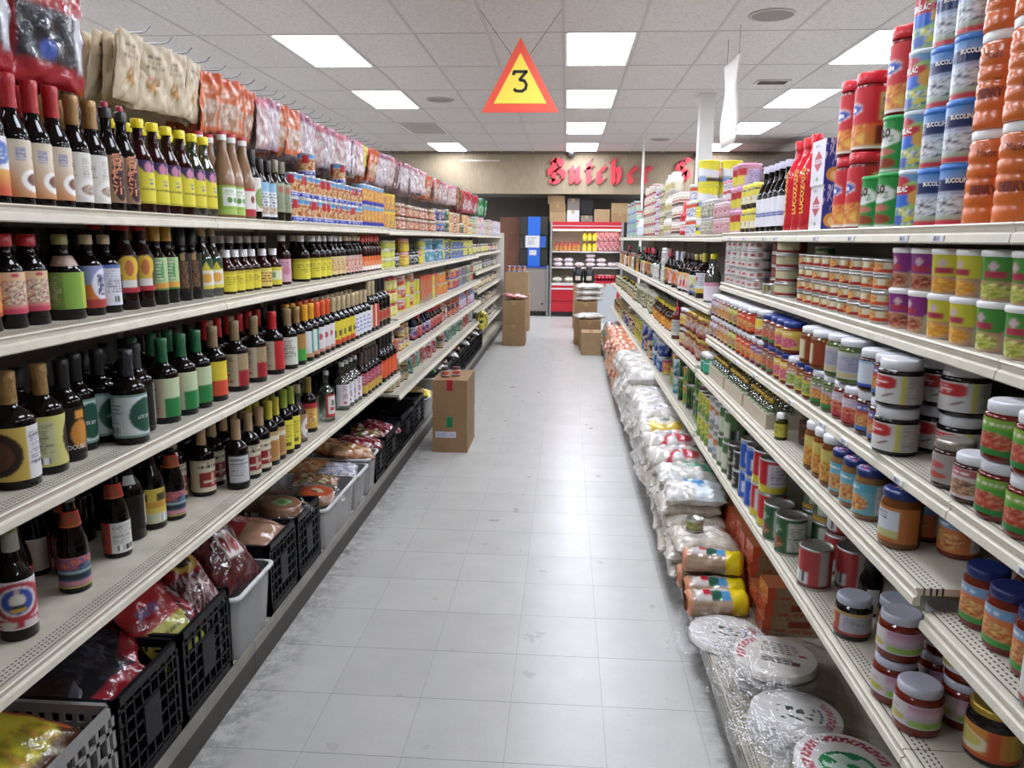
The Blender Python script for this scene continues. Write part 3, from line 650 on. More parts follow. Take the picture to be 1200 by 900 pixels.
# ---- second left shelf
XB = -1.195
fl = lambda c1, c2: (lambda a: a.grad(0, .4, c1, c2).blot(.3, .75, .2, .8, ['d8c4a0', '6a5a44', 'c87a86', 'e6dcc8', '9a8a5a'], .045).band(0, .12, c1).ell(.5, .92, .05, .05, 'c03a4a'))
p = bottle('sauce_bottle', 'red-capped stout bottle with orange label', .036, .2, SOY, REDP, A('d98a3a', lambda a: a.band(0, .1, 'b85a24')), nr=.016, capf=.13, capr=.02, ns=.84, bf=.6, lv=(.16, .6), extra=[('lettering', text_me(ch, .032, INK, .0365, zz, 1, off=.2)) for ch, zz in (('醬', .1), ('油', .062))])
stand(p, 'LB', ys(XB, 1.512), zB, AL)
p = bottle('sauce_bottle', 'red-capped stout bottle with pink floral label', .036, .2, SOY, REDP, A('d8b890', fl('c0415a', 'd8a890')), nr=.016, capf=.13, capr=.02, ns=.84, bf=.6, lv=(.16, .6))
stand(p, 'LB', ys(XB, 1.587, 1.662), zB, AL, back=1)
p = bottle('vinegar_bottle', 'large olive-capped bottle with green side-lettered label', .045, .2, SOY, OLIVE, A('7fa83a', lambda a: a.rect(.0, .35, 0, 1, '6a8c3a').rect(.66, 1, 0, 1, 'a8b83a').lines(.15, .33, .1, .9, 12, 'a8b88a')), nr=.016, capf=.12, capr=.018, ns=.82, bf=.52, lv=(.13, .56), half=1.6, extra=[('shoulder_label', wrap(A('8a6a5a', lambda a: a.ell(.5, .5, .3, .4, 'a88878')), .037, .126, .024, .15, 1.2))])
stand(p, 'LB', ys(XB-.004, 1.782), zB, -.55)
p = bottle('sauce_bottle', 'tan-capped bottle with blue and orange label', .034, .2, SOY, BEIGE, A('c8702c', lambda a: a.band(.55, 1, '8a94c0').ell(.62, .55, .22, .38, 'dcdde8').blot(.5, .74, .3, .8, ['35335a', 'dcdde8', '6a5a8a'], .06).band(0, .2, 'a83a34')), nr=.013, capf=.12, ns=.8, bf=.6, lv=(.1, .62))
stand(p, 'LB', ys(XB, 1.877), zB, AL)
p = bottle('sauce_bottle', 'tan-capped bottle showing white ingredient label', .034, .2, SOY, BEIGE, A('d8d8e2', lambda a: a.rect(0, .3, 0, 1, 'c8782c').lines(.4, .95, .3, .95, 10, '8a8a98').bars(.5, .8, .08, .22).rect(0, 1, .93, 1, '4a6ab0')), nr=.013, capf=.12, ns=.8, bf=.6, lv=(.1, .62))
stand(p, 'LB', ys(XB, 1.955), zB, -.6)
p = bottle('sesame_oil_bottle', 'brown bottle with red cap and yellow hourglass label', .034, .235, dark_glass('1e0a06'), REDP, A('301008', lambda a: a.ell(.5, .7, .2, .3, 'd8b02c').rect(.36, .64, .25, .62, 'd8b02c').rect(.26, .74, 0, .14, 'b02a3a').rect(.36, .64, .14, .34, 'd8d4d0').ell(.5, .66, .08, .22, 'b86a34')), nr=.017, capf=.1, capr=.019, ns=.8, bf=.58, lv=(.2, .62), waist=.004)
stand(p, 'LB', ys(XB, 2.04, 2.125), zB, -.75, back=1)
p = bottle('sesame_oil_bottle', 'gold-capped bottle with green floral label', .031, .235, dark_glass('141405'), plain('c08f3a', .4), A('a8c48a', lambda a: a.band(0, .22, 'd89a3a').band(.0, .06, '3a7a3a').rect(.35, .65, .3, .9, '5a9a5a').lines(.38, .62, .3, .9, 6, 'd8e0c0')), nr=.0135, capf=.22, ns=.74, bf=.52, lv=(.18, .58), half=1.4)
stand(p, 'LB', ys(XB, 2.205, 2.275), zB, -.8, back=1)
p = bottle('black_vinegar_bottle', 'all-black bottle with small dark gourd label', .031, .235, SOY, BLACK, A('1c1612', lambda a: a.blot(.3, .7, .1, .8, ['6a4a34', '2a1e18', '8a6a4a'], .05).rect(.42, .58, .82, 1, 'a88a5a')), nr=.012, capf=.28, capr=.017, ns=.7, bf=.5, lv=(.12, .62), half=1.3)
stand(p, 'LB', ys(XB, 2.352, 2.425), zB, -.9, back=1)
p = bottle('oil_bottle', 'green glass bottle with beige cap and lemon label', .032, .23, film('olive_glass', '6a7034', .14, .04, 0), BEIGE, A('d8cc3a', lambda a: a.rect(.25, .75, .12, .6, 'dad8d0').ell(.5, .36, .14, .16, 'd8a03a').band(.65, 1, '2a4a34').tri(.5, .62, .9, .12, 'c8b82a')), nr=.012, capf=.14, capr=.0135, ns=.78, bf=.5, lv=(.12, .55), extra=[('oil', MB().lathe([(0, .004), (.0295, .004), (.0295, .115), (.02, .15), (.0095, .178), (0, .178)], 16).me('oil', mat('yellow_oil', '77701c', .2)))])
stand(p, 'LB', ys(XB, 2.5, 2.572), zB, -.7)
yl = lambda a: a.lines(.3, .8, .3, .75, 4, '8a7a1c', .6).band(.86, 1, 'b8a81c').bars(.04, .14, .35, .65, '333311', 'b8b04a')
p = bottle('syrup_bottle', 'small white-capped syrup bottle with yellow label', .034, .152, RBRN, WHITE, A('d6c81e', yl), nr=.0145, capf=.17, capr=.0165, ns=.8, bf=.56, lv=(.06, .52))
stand(p, 'LB', rg(XB+.01, 2.652, 4, .075), zB, -.6, jit=.3)
p = bottle('syrup_bottle', 'white-capped dark syrup bottle in the row behind', .036, .2, SOY, WHITE, None, nr=.0145, capf=.13, capr=.017, ns=.78, bf=.6)
stand(p, 'LB', rg(-1.28, 2.66, 8, .082), zB, 0)
p = bottle('syrup_bottle', 'small white-capped syrup bottle with cream and red label', .034, .152, RBRN, WHITE, A('d8c860', lambda a: a.lines(.3, .8, .2, .8, 4, 'a0522c', .8)), nr=.0145, capf=.17, capr=.0165, ns=.8, bf=.56, lv=(.06, .52))
stand(p, 'LB', ys(XB+.01, 2.98), zB, -.6)
p = bottle('syrup_bottle', 'small white-capped syrup bottle with pale centred label', .034, .152, RBRN, WHITE, A('d0c62a', lambda a: a.rect(.3, .7, .3, .8, 'd8d8b8').rect(.32, .42, .4, .7, '7a9a6a')), nr=.0145, capf=.17, capr=.0165, ns=.8, bf=.56, lv=(.06, .52))
stand(p, 'LB', ys(XB+.01, 3.09), zB, -.6)
p = bottle('syrup_bottle', 'tall white-capped bottle with pink label', .035, .205, RBRN, WHITE, A('d8a8b8', lambda a: a.ell(.5, .5, .1, .2, 'c87a92').lines(.3, .7, .7, .9, 2, 'b06a84')), nr=.0145, capf=.12, capr=.0165, ns=.8, bf=.6, lv=(.06, .52))
stand(p, 'LB', ys(XB, 3.23), zB, -.6)
p = bottle('syrup_bottle', 'tall white-capped bottle with large yellow label', .04, .205, SOY, WHITE, A('d8cc22', yl), nr=.0155, capf=.13, capr=.018, ns=.8, bf=.58, lv=(.06, .5))
stand(p, 'LB', ys(XB, 3.46, 3.62, 3.705, 3.79), zB, -.7, back=1)
p = bottle('syrup_bottle', 'tall white-capped bottle with beige flower label', .036, .205, SOY, WHITE, A('d4c088', lambda a: a.blot(.2, .8, .2, .9, ['d4c088', 'c89a5a', 'a8743a', 'e0d4a8'], .06)), nr=.0155, capf=.13, capr=.018, ns=.8, bf=.58, lv=(.06, .5))
stand(p, 'LB', rg(XB, 3.9, 3, .078), zB, -.7)
p = bottle('sauce_bottle', 'beige-capped black bottle with spotted pink label', .036, .205, SOY, BEIGE, A('c8a09a', lambda a: a.blot(0, 1, 0, .75, ['c8a09a', 'd8804a', 'e6d4cc', '8a4a5a'], .06)), nr=.02, capf=.12, capr=.024, ns=.82, bf=.6, lv=(.06, .5))
stand(p, 'LB', rg(XB, 4.15, 4, .078), zB, -.7)
p = bottle('chili_bottle', 'red-capped dark bottle with orange and white label', .034, .215, RBRN, plain('c8443a', .35), A('d86a2a', lambda a: a.band(0, .3, 'e2d8d0').blot(.2, .8, .3, .6, ['e8b07a', 'd86a2a', 'c8442a'], .06)), nr=.014, capf=.2, capr=.018, ns=.78, bf=.6, lv=(.05, .42))
stand(p, 'LB', rg(XB, 4.5, 6, .073), zB, -.7)

# ---- third left shelf: big soy bottles
soy = lambda name, d, cap, a, R=.041, h=.24, **k: bottle(name, d, R, h, SOY, cap, a, nr=.0135, capf=.24, ns=.74, bf=.58, capprof=FOILN(.0135, .72*h, h), lv=k.pop('lv', (.08, .54)), **k)
def f(a): a.rect(.58, 1, 0, 1, 'd8d6d8').lines(.61, .96, .25, .9, 12, '5a5a6a').rect(.6, .97, .8, .82, '333344').rect(.6, .97, .3, .32, '333344').ell(.3, .5, .24, .42, '2c160e').ell(.3, .48, .16, .28, '55301c').lines(.2, .4, .44, .54, 1, 'c8b8a0')
p = soy('soy_sauce_bottle', 'gold-necked soy bottle with round dark emblem label', GOLD, A('c8ac48', f), R=.046, h=.245)
stand(p, 'LC', ys(-1.153, 1.5), zC, -.75)
stand(soy('soy_sauce_bottle', 'gold-necked soy bottle turned to its ingredient side', GOLD, A('c4c06a', lambda a: a.rect(.2, .6, .1, .9, 'b8b88a').lines(.24, .58, .25, .85, 12, '77755a').bars(.28, .52, .06, .18).ell(.9, .5, .2, .42, '2c160e')), R=.042, h=.245), 'LC', ys(-1.153, 1.6), zC, -.95)
ex = [('lettering', text_me('DOUBLE', .016, WINK, .0395, .035, .8, off=.3))]
stand(soy('soy_sauce_bottle', 'black soy bottle with orange drop on dark label', BLACK, A('1a1310', lambda a: a.ell(.62, .42, .14, .3, 'c8842c').rect(.55, .7, .74, .92, 'd8902a')), R=.039, extra=ex), 'LC', ys(-1.165, 1.695), zC, -.75)
sg = lambda a: a.lines(.05, .4, .3, .95, 8, '7a8a90').bars(.1, .36, .08, .24).ell(.72, .5, .24, .4, '1f5040').band(.94, 1, '6a8a80').band(0, .05, '6a8a80')
ex = [('lettering', text_me('LITE SOY', .012, WINK, .0405, .07, .8, off=.85))]
stand(soy('soy_sauce_bottle', 'black-necked light soy bottle with dark green oval label', BLACK, A('b8ccc8', sg), R=.04, extra=ex), 'LC', ys(-1.195, 1.785)+ys(-1.19, 1.87), zC, -1.1)
stand(soy('soy_sauce_bottle', 'foremost light soy bottle with white and green label', mat('dark_foil', '20242a', .3, bump=.5, bscale=120), A('ccd6d8', sg), R=.042, h=.24, extra=[('lettering', text_me('LITE SOY', .012, WINK, .0425, .07, .8, off=.85))]), 'LC', ys(-1.105, 1.862), zC, -1.0)
stand(soy('soy_sauce_bottle', 'matt black-necked soy bottle seen from its side seam', plain('26262a', .5), A('0d0807', lambda a: a.rect(0, .12, 0, 1, 'b8b8b0').rect(.88, 1, 0, 1, 'd0cfc8')), R=.042, half=1.5), 'LC', ys(-1.15, 1.975), zC, -.95)
lk = lambda c1, c2, dot=None: (lambda a: (a.band(0, .48, c2), a.rect(0, .36, 0, 1, 'c0b49a'), a.lines(.03, .33, .45, .95, 8, '77705e'), a.lines(.05, .3, .1, .4, 3, 'a8552c', .5), a.ell(.78, .82, .09, .1, 'd89a3a'), a.ell(.75, .45, .06, .07, dot) if dot else None))
stand(soy('soy_sauce_bottle', 'green-necked soy bottle with pale and deep green label', GREENC, A('b6c49a', lk('b6c49a', '1f7a3c'))), 'LC', ys(-1.133, 2.085, 2.19, 2.285), zC, -.5, back=1)
stand(soy('soy_sauce_bottle', 'brown-necked soy bottle with yellow and red label', TAN, A('d8c01e', lambda a: a.band(0, .45, 'd04a2c')), R=.039), 'LC', ys(-1.125, 2.39), zC, -.8)
stand(soy('soy_sauce_bottle', 'brown-necked soy bottle with tan and crimson label', TAN, A('a08a68', lk('a08a68', '9c1f2a', 'd8cfc0'))), 'LC', ys(-1.13, 2.56, 2.73), zC, -.5, back=1)
stand(soy('soy_sauce_bottle', 'red-necked soy bottle with red label', REDF, A('b8242c', lk('b8242c', 'b8242c'))), 'LC', ys(-1.124, 2.9), zC, -.5)
stand(soy('soy_sauce_bottle', 'red-necked soy bottle standing in the back', REDF, None, R=.04), 'LC', rg(-1.225, 2.55, 6, .09), zC, 0)
stand(soy('soy_sauce_bottle', 'brown-necked soy bottle with white ingredient label', TAN, A('d0d4c8', lambda a: a.lines(.1, .7, .2, .9, 9, '77776a').rect(.7, 1, 0, 1, '5a9a4a')), R=.037), 'LC', ys(-1.11, 3.02), zC, -.85)
stand(soy('soy_sauce_bottle', 'gold-necked soy bottle with brown and green label', GOLD, A('a87a3c', lambda a: a.band(0, .45, '3f9a3a').rect(0, .3, 0, 1, 'd0d4c8')), R=.037), 'LC', ys(-1.11, 3.12), zC, -.8)
stand(soy('soy_sauce_bottle', 'yellow-necked soy bottle with teal striped white label', plain('d89a2c', .4), A('d6dcd8', lambda a: a.rect(.6, .72, 0, 1, '2a8a80').band(0, .15, 'c88a5a')), R=.036), 'LC', rg(-1.11, 3.22, 2, .08), zC, -.8, back=1)
stand(soy('soy_sauce_bottle', 'orange-necked soy bottle with white label and red seal', plain('d8562a', .4), A('dad4d6', lambda a: a.ell(.5, .6, .08, .12, 'b8505a').band(0, .12, 'c88a7a')), R=.036), 'LC', rg(-1.11, 3.385, 3, .078), zC, -.8, back=1)
stand(soy('soy_sauce_bottle', 'beige-necked soy bottle with yellow label', BEIGE, A('d8c41c', lambda a: a.rect(.3, .5, .3, .6, '2a2a20').rect(.6, .72, .35, .6, '2a2a20').band(0, .2, 'c8502c')), R=.038), 'LC', rg(-1.11, 3.63, 4, .082), zC, -.8, back=1)
stand(soy('soy_sauce_bottle', 'beige-necked soy bottle with white and blue label', BEIGE, A('d8d8de', lambda a: a.lines(.2, .8, .15, .85, 4, '5a6ab0', .6)), R=.038), 'LC', rg(-1.11, 3.965, 4, .082), zC, -.8, back=1)
stand(soy('soy_sauce_bottle', 'tall bottle with cream and red block label', BEIGE, A('d8d0b8', lambda a: a.rect(.55, 1, 0, 1, 'c0382c').blot(.1, .5, .2, .8, ['6a8a4a', 'd8d0b8'], .06)), R=.04, h=.28), 'LC', rg(-1.11, 4.31, 2, .085), zC, -.8)
stand(soy('soy_sauce_bottle', 'large black bottle with round red emblem', BLACK, A('140c0a', lambda a: a.ell(.55, .5, .3, .36, 'b89a80').ell(.55, .5, .26, .3, 'a8442c')), R=.048, h=.29, lv=(.1, .4)), 'LC', rg(-1.12, 4.5, 3, .1), zC, -.8)

# ---- fourth left shelf
fish = lambda d, R, h, cap, a, body=SOY, **k: bottle('fish_sauce_bottle', d, R, h, body, cap, a, nr=k.pop('nr', .013), capf=k.pop('capf', .1), ns=k.pop('ns', .86), bf=k.pop('bf', .42), lv=k.pop('lv', (.05, .38)), **k)
def f(a): a.ell(.5, .58, .4, .42, 'e0d8dc').ell(.5, .58, .37, .385, 'b0303c').ell(.5, .58, .24, .3, 'd8d0d4').ell(.5, .58, .2, .26, '2a48a0').ell(.5, .6, .09, .14, 'd8d2c6').ell(.5, .78, .04, .05, 'c8a890').rect(.4, .6, .36, .44, 'c8a03a').rect(.43, .57, .44, .5, '3a3030').band(0, .2, 'b82a38').ell(.36, .11, .12, .07, 'd0ccc4').rect(.56, .76, .05, .17, 'd8c8cc').band(0, .03, 'd8d0d0')
p = bottle('oyster_sauce_bottle', 'dark bottle with red label and blue oval emblem', .037, .272, SOY, mat('grey_shrink_neck', '9a938a', .4, bump=.3, bscale=90), A('c8bfc0', f, 48, 40), nr=.0125, capf=.3, ns=.7, bf=.46, lv=(.1, .5), capprof=[(.017, .195), (.0155, .23), (.0145, .271), (.01, .272), (0, .272)], extra=[('neck_seal', wrap(A('8a8a50', lambda a: a.ell(.5, .5, .4, .4, '5a6a34'), 12, 8), .0158, .235, .0152, .266, 1.2))])
stand(p, 'LD', ys(-1.165, 1.475), zD, -.8)
boat = A('3a5a78', lambda a: a.band(.62, .86, 'a84a52').blot(0, 1, .68, 1, ['c0524a', '3a5aa0', '8a4a6a', 'd07a4a'], .06).blot(.5, .95, .35, .75, ['1c3048', '2a4a70', '6a8aa0'], .05).band(.3, .45, '1f2d3c').band(.08, .22, 'c08090').band(0, .06, 'b8a84a').ell(.85, .3, .07, .09, 'd8b03a').rect(.9, 1, .6, 1, 'd0803a').band(.46, .56, '8fa8b0'))
nk = lambda R: [('neck_label', wrap(A('b8281f', lambda a: a.ell(.4, .45, .28, .42, '5a5a2a').ell(.4, .45, .2, .3, 'a8402a').band(0, .1, 'c8602a'), 20, 14), .025, .165, .0195, .203, 1.5))]
p = fish('red-shouldered fish sauce bottle with boat picture label', .0355, .25, plain('6a6a58', .5), boat, lv=(.06, .37), half=1.9, extra=nk(.03))
stand(p, 'LD', ys(-1.185, 1.70)+ys(-1.19, 2.195), zD, -.65, jit=.05)
ing = A('b8302c', lambda a: a.rect(.38, 1, 0, 1, 'd8d8d4').lines(.42, .95, .3, .92, 11, '8a8a88').bars(.5, .85, .08, .26).rect(.3, .38, 0, 1, 'c03a2c').blot(0, .3, .1, .9, ['c07a3a', '3a4a80', 'b8302c'], .06))
p = fish('red-shouldered fish sauce bottle turned to white ingredient label', .0355, .25, plain('6a6a58', .5), ing, lv=(.06, .4), half=1.9, extra=nk(.03))
stand(p, 'LD', ys(-1.265, 1.80)+ys(-1.2, 1.91), zD, -1.0, jit=.05)
stand(fish('fish sauce bottle half hidden by the emblem bottle', .0355, .25, REDK, A('c8c2b8', lambda a: a.rect(.7, 1, 0, 1, 'a8202c')), lv=(.06, .4)), 'LD', ys(-1.26, 1.6)+ys(-1.345, 1.66)+ys(-1.345, 1.78), zD, -.8)
p = bottle('black_vinegar_bottle', 'wide black bottle with torn white paper strip', .043, .265, SOY, BLACK, A('0c0807', lambda a: a.rect(.72, .98, .1, .95, 'c8c8c2').blot(.74, .95, .2, .9, ['c8c8c2', 'd8c83a', 'c8c8c2'], .08)), nr=.015, ns=.8, bf=.5, lv=(.12, .5), extra=[('paper_seal', wrap(A('b8b8b4', None, 8, 4), .036, .165, .026, .19, .5))])
stand(p, 'LD', ys(-1.235, 2.03), zD, -.9)
p = fish('dark bottle with yellow torn-edged label', .037, .25, BLACK, A('d0bc4a', lambda a: a.band(.45, .62, 'c8922c').rect(.2, .4, .65, .85, '4a3a1c').rect(.55, .75, .65, .85, '4a3a1c').band(0, .3, 'c8ccb0').bars(.6, .9, .06, .26).ell(.3, .3, .06, .07, '4a8a4a')), lv=(.08, .5), bf=.55)
stand(p, 'LD', ys(-1.215, 2.118), zD, -.9)
cream = A('cfc6ac', lambda a: a.blot(.32, .9, .15, .62, ['8a1f24', '7a181e', '9c2a2c'], .05).rect(.4, .82, .3, .36, 'cfc6ac').rect(.56, .62, .2, .58, 'c0a890').lines(.3, .85, .72, .88, 1, '3a2a24', .6).band(.93, 1, 'b0a68a'))
cx = [('lettering', text_me('KC', .018, INK, .0395, .112, 1, off=.2)), ('price_sticker', wrap(A('e6e6e6', None, 2, 2), .033, .152, .03, .164, .12))]
cork = mat('cork_shrink', 'a88a66', .5, bump=.3, bscale=100)
stand(soy('cooking_wine_bottle', 'cork-necked cooking wine bottle with cream and crimson label', cork, cream, R=.039, h=.24, lv=(.07, .52), extra=cx), 'LD', ys(-1.27, 2.36)+ys(-1.2, 2.42)+ys(-1.125, 2.62), zD, -.75, back=0)
stand(soy('cooking_wine_bottle', 'cork-necked cooking wine bottle showing its white back label', cork, A('0d0807', lambda a: a.rect(.2, .8, .1, .95, 'c8c8cc').lines(.25, .75, .3, .9, 8, '8a8a90').rect(.22, .78, .68, .7, '444450').rect(.22, .78, .82, .84, '444450')), R=.039, h=.24, lv=(.07, .52), half=1.6), 'LD', ys(-1.115, 2.50), zD, -1.0)
stand(soy('cooking_wine_bottle', 'cork-necked cooking wine bottle in the back row', cork, cream, R=.039, h=.24, lv=(.07, .52)), 'LD', rg(-1.215, 2.53, 5, .085), zD, -.8)
stand(soy('cooking_wine_bottle', 'cork-necked cooking wine bottle, smaller front label', cork, cream, R=.037, h=.24, lv=(.07, .52), extra=cx[:0]), 'LD', ys(-1.115, 2.70), zD, -.75)
ylw = plain('b8a832', .45)
stand(soy('cooking_wine_bottle', 'yellow-necked wine bottle with tan label', ylw, A('b8945a', lambda a: a.band(.7, .85, 'd8d0c0').ell(.5, .4, .25, .3, 'a87a3c')), R=.036, h=.245), 'LD', ys(-1.115, 2.785, 2.86), zD, -.8, back=1)
stand(soy('cooking_wine_bottle', 'green-necked wine bottle with bright yellow label', plain('8a9a34', .45), A('d6cc1e', lambda a: a.lines(.3, .7, .3, .85, 6, '8a7a1c', .6).rect(.45, .6, .12, .24, '6a5a1c')), R=.036, h=.26), 'LD', ys(-1.11, 2.94, 3.015), zD, -.8, back=1)
p = bottle('vinegar_bottle', 'clear-topped bottle with brown label and white oval', .038, .245, film('grey_glass', 'b8bab4', .16, .04, 0), plain('a8987a'), A('a07a66', lambda a: a.ell(.7, .42, .22, .42, 'd8d4d0').ell(.7, .45, .1, .12, 'b0463a').rect(.62, .8, .06, .2, '8a9ab0')), nr=.013, capf=.14, ns=.78, bf=.44, lv=(.08, .5), extra=[('vinegar', MB().lathe([(0, .003), (.035, .003), (.035, .1), (0, .1)], 16).me('vinegar', mat('amber_vinegar', '6a6a54', .2)))])
stand(p, 'LD', ys(-1.12, 3.12), zD, -.9)
stand(soy('sauce_bottle', 'dark bottle with yellow label and red top band', plain('8a7a34', .4), A('d0a83a', lambda a: a.band(.8, 1, 'b02a34').blot(.2, .8, .2, .75, ['d0a83a', 'c87a3a', 'e0cc7a'], .08)), R=.038, h=.245), 'LD', ys(-1.135, 3.3), zD, -.8)
def clearb(d, art, half=1.2): return bottle('rice_wine_bottle', d, .037, .24, CLEAR, plain('c8c8c6', .3), art, nr=.0125, capf=.08, capr=.0135, ns=.74, bf=.58, lv=(.1, .55), half=half, extra=[('spirit', MB().lathe([(0, .004), (.034, .004), (.034, .13), (.012, .175), (0, .175)], 16).me('spirit', film('clear_spirit', 'dfe4e0', .05, .05, 0)))])
stand(clearb('clear glass bottle with red framed side label', A('b8343c', lambda a: a.rect(.14, .86, .15, .92, 'dcd6d4').rect(.3, .7, .3, .45, 'b8343c').rect(.4, .7, .5, .75, '6a6a70')), .9), 'LD', ys(-1.11, 3.5), zD, -.55)
stand(clearb('clear glass bottle with plain back', A('d8dcd8', None), .5), 'LD', ys(-1.2, 3.42), zD, 1.5)
p = clearb('clear glass bottle with white brush-lettered label', A('dcdade', lambda a: a.rect(.4, .6, .1, .2, 'b8505a')), 1.25)
p.parts += [('lettering', text_me(ch, .036, plain('8a2a4a', .6), .0378, zz, .9, off=.0)) for ch, zz in (('米', .11), ('酒', .072))]
stand(p, 'LD', rg(-1.11, 3.75, 4, .078), zD, -.85)
stand(soy('wine_bottle', 'dark bottle with pink and gold vertical label', plain('4a3a34', .4), A('a8445a', lambda a: a.band(0, .4, 'c8a03a').lines(.3, .7, .5, .9, 3, 'd8b0b8')), R=.038, h=.24, half=1.2), 'LD', rg(-1.105, 4.09, 5, .08), zD, -.8, back=1)
stand(soy('sauce_bottle', 'large dark bottle with vivid orange label', BLACK, A('d8521f', lambda a: a.rect(.3, .5, .2, .8, 'e06a2a').band(.9, 1, 'b83a1a')), R=.045, h=.275, lv=(.1, .48)), 'LD', rg(-1.11, 4.53, 4, .094), zD, -.8)

dkb = bottle('sauce_bottle', 'plain dark bottle deep in the shade', .036, .215, SOY, BLACK, None, nr=.013, capf=.22, ns=.76, bf=.58, n=14)
stand(dkb, 'LB', rg(-1.31, 1.52, 13, .082), zB, 0); stand(dkb, 'LC', rg(-1.29, 1.46, 8, .085), zC, 0); stand(dkb, 'LC', rg(-1.335, 2.14, 27, .1), zC, 0, desc='plain dark bottle in the rearmost row'); stand(dkb, 'LD', rg(-1.36, 1.9, 30, .1), zD, 0)
# ---- top right shelf
AR = PI+.75
zRA, zRB, zRC, zRD, zRE = 1.557, 1.327, 1.072, .905, .58
ORG = mat('orange_plastic', 'd2692a', .25, coat=.3)
R_o, h_o = .046, .172
pr = [(0, 0), (R_o*.94, 0), (R_o, .004)]
for k in range(5): pr += [(R_o, .012+k*.026), (R_o*1.0, .028+k*.026), (R_o*.955, .033+k*.026)]
pr += [(R_o, .145), (R_o*.9, .156), (0, .157)]
oj = Proto('drink_jug', 'jug', [('body', MB().lathe(pr, 22).me('body', ORG)), ('lid', MB().lathe([(R_o*.93, .154), (R_o*.95, .157), (R_o*.95, .169), (R_o*.88, h_o), (0, h_o)], 20).me('lid', WHITE)),
      ('lettering', text_me('BERRY', .022, plain('7a2a1c', .6), R_o+.001, .062, .75, bold=.001)), ('lettering', text_me('Made', .02, plain('5a2416', .6), R_o+.001, .128, .8)), ('lettering', text_me('ROYALE', .014, plain('8a2c1c', .6), R_o*.97, .09, .75))], .047, h_o, 'ribbed orange plastic drink jug')
stand(oj, 'RA', ys(.80, 1.455, 1.562), zRA, AR, tiers=3, jit=.5)
def f(a): a.grad(.45, 1, 'c8ccd6', '4a86c8').band(.0, .09, 'c03a4a').rect(.28, .62, .62, .84, '24335e').grad(.09, .3, '9aa88a', 'c4cace').blot(.3, .75, .2, .5, ['c4cace', 'd8dade', '3a3a48', '8a9aa0', 'd8dade'], .035).ell(.7, .22, .12, .09, 'd8d2d4').blot(.05, .28, .1, .35, ['8ab060', 'c8d0c0', '6a9a50'], .05).lines(.3, .6, .55, .61, 1, '7a84a8').rect(.8, 1, .1, .8, 'd0d4da').lines(.82, .98, .2, .7, 8, '8a90a0')
ex = [('lettering', text_me('BUCOLIN', .0125, WINK, .0465, .087, .8, off=-.32, bold=.0004))]
tin = tub('milk_tin', 'white and blue milk tin with farm picture', .046, .046, .121, A('ccd0d8', f, 56, 40), plain('2f6fc0', .35), lidh=.013, extra=ex, lidr=.0475); tin.r = .048
stand(tin, 'RA', ys(.80, 1.666, 1.768), zRA, AR+.3, tiers=4, jit=.12)
def f(a): a.band(.86, 1, '6a9ac0').blot(.15, .55, .05, .35, ['d8dcc8', '3a6ac0', 'd8c83a', '8ab84a'], .06).ell(.35, .5, .14, .14, '2f6ac8').ell(.32, .88, .14, .1, 'b02a38').rect(.2, .5, .62, .78, 'c8303c').rect(.6, .95, .1, .85, 'd4d4d6').lines(.62, .93, .15, .8, 14, '8a8a96').ell(.55, .55, .1, .16, 'd8a03a').rect(.3, .42, .02, .2, '3a5aa8')
ex = [('lettering', text_me('CERELAC', .017, WINK, .0478, .083, .7, off=-.85, bold=.0006))]
cer = tub('cereal_tin', 'green cereal tin with blue bear-like shape', .047, .047, .127, A('9ec06a', f, 56, 40), plain('c8d4dc', .35), lidh=.011, extra=ex, lidr=.0485); cer.desc = 'green and white baby cereal tin'
stand(cer, 'RA', ys(.80, 1.872), zRA, AR+.2, tiers=4, jit=.25)
def f(a): a.rect(.55, .95, .1, .52, 'a8743a').blot(.58, .95, .12, .5, ['a8743a', 'b8844a', '8a5a2c'], .08).rect(.62, .95, .55, .85, 'aab8a8').ell(.33, .66, .17, .18, 'd8dcd4').blot(.2, .46, .54, .76, ['d8dcd4', 'd8dcd4', '2a7a3a'], .06, 'e').ell(.36, .38, .09, .07, 'b86a5a').ell(.36, .16, .12, .1, '8a3a24').band(0, .03, 'c0c8b8')
ex = [('lettering', text_me('MILO', .026, plain('3a2a22', .6), .0478, .09, .8, off=-1.06, bold=.0015))]
milo = tub('malt_tin', 'green malt drink tin', .047, .047, .13, A('1d8a3c', f, 56, 36), plain('1f9a44', .35), lidh=.011, extra=ex, lidr=.049); milo.r = .049
stand(milo, 'RA', ys(.80, 1.985), zRA, AR+.35, tiers=2, jit=.1); stand(milo, 'RA', ys(.80, 2.09), zRA, AR+.3, desc='single green malt drink tin beside the red jars')
def f(a): a.band(0, .05, 'd8d0c8').grad(.05, .4, 'c8802c', 'd86a2a').blot(.1, .5, .08, .4, ['d8902c', 'e0b04a', 'b8502a', 'd87a3a'], .07).rect(.62, .88, .45, .9, 'b8c07a').lines(.64, .86, .48, .88, 9, '6a6a3a').rect(.6, .9, .08, .38, '6a1f24').ell(.33, .66, .15, .11, 'd8c8c0').ell(.33, .66, .135, .09, '2a4aa8')
ex = [('lettering', text_me('Ovaltine', .019, WINK, .0482, .107, .72, off=-1.07, bold=.0008))]
ova = jar('malt_jar', 'red malt drink jar with ridged red lid', .048, .2, plain('8c1a20', .2), plain('c4202e', .3), A('c6202a', f, 56, 36), lidh=.03, lr=.046, lv=(.03, .8), half=PI, extra=ex, neck=.83)
stand(ova, 'RA', ys(.80, 2.198, 2.305), zRA, AR, tiers=2, jit=.5)
put(ova, .80, 1.985, zRA+.26, AR+.2, 'red malt drink jar standing on two green malt tins, top right shelf', 'red malt jars raised on tins')
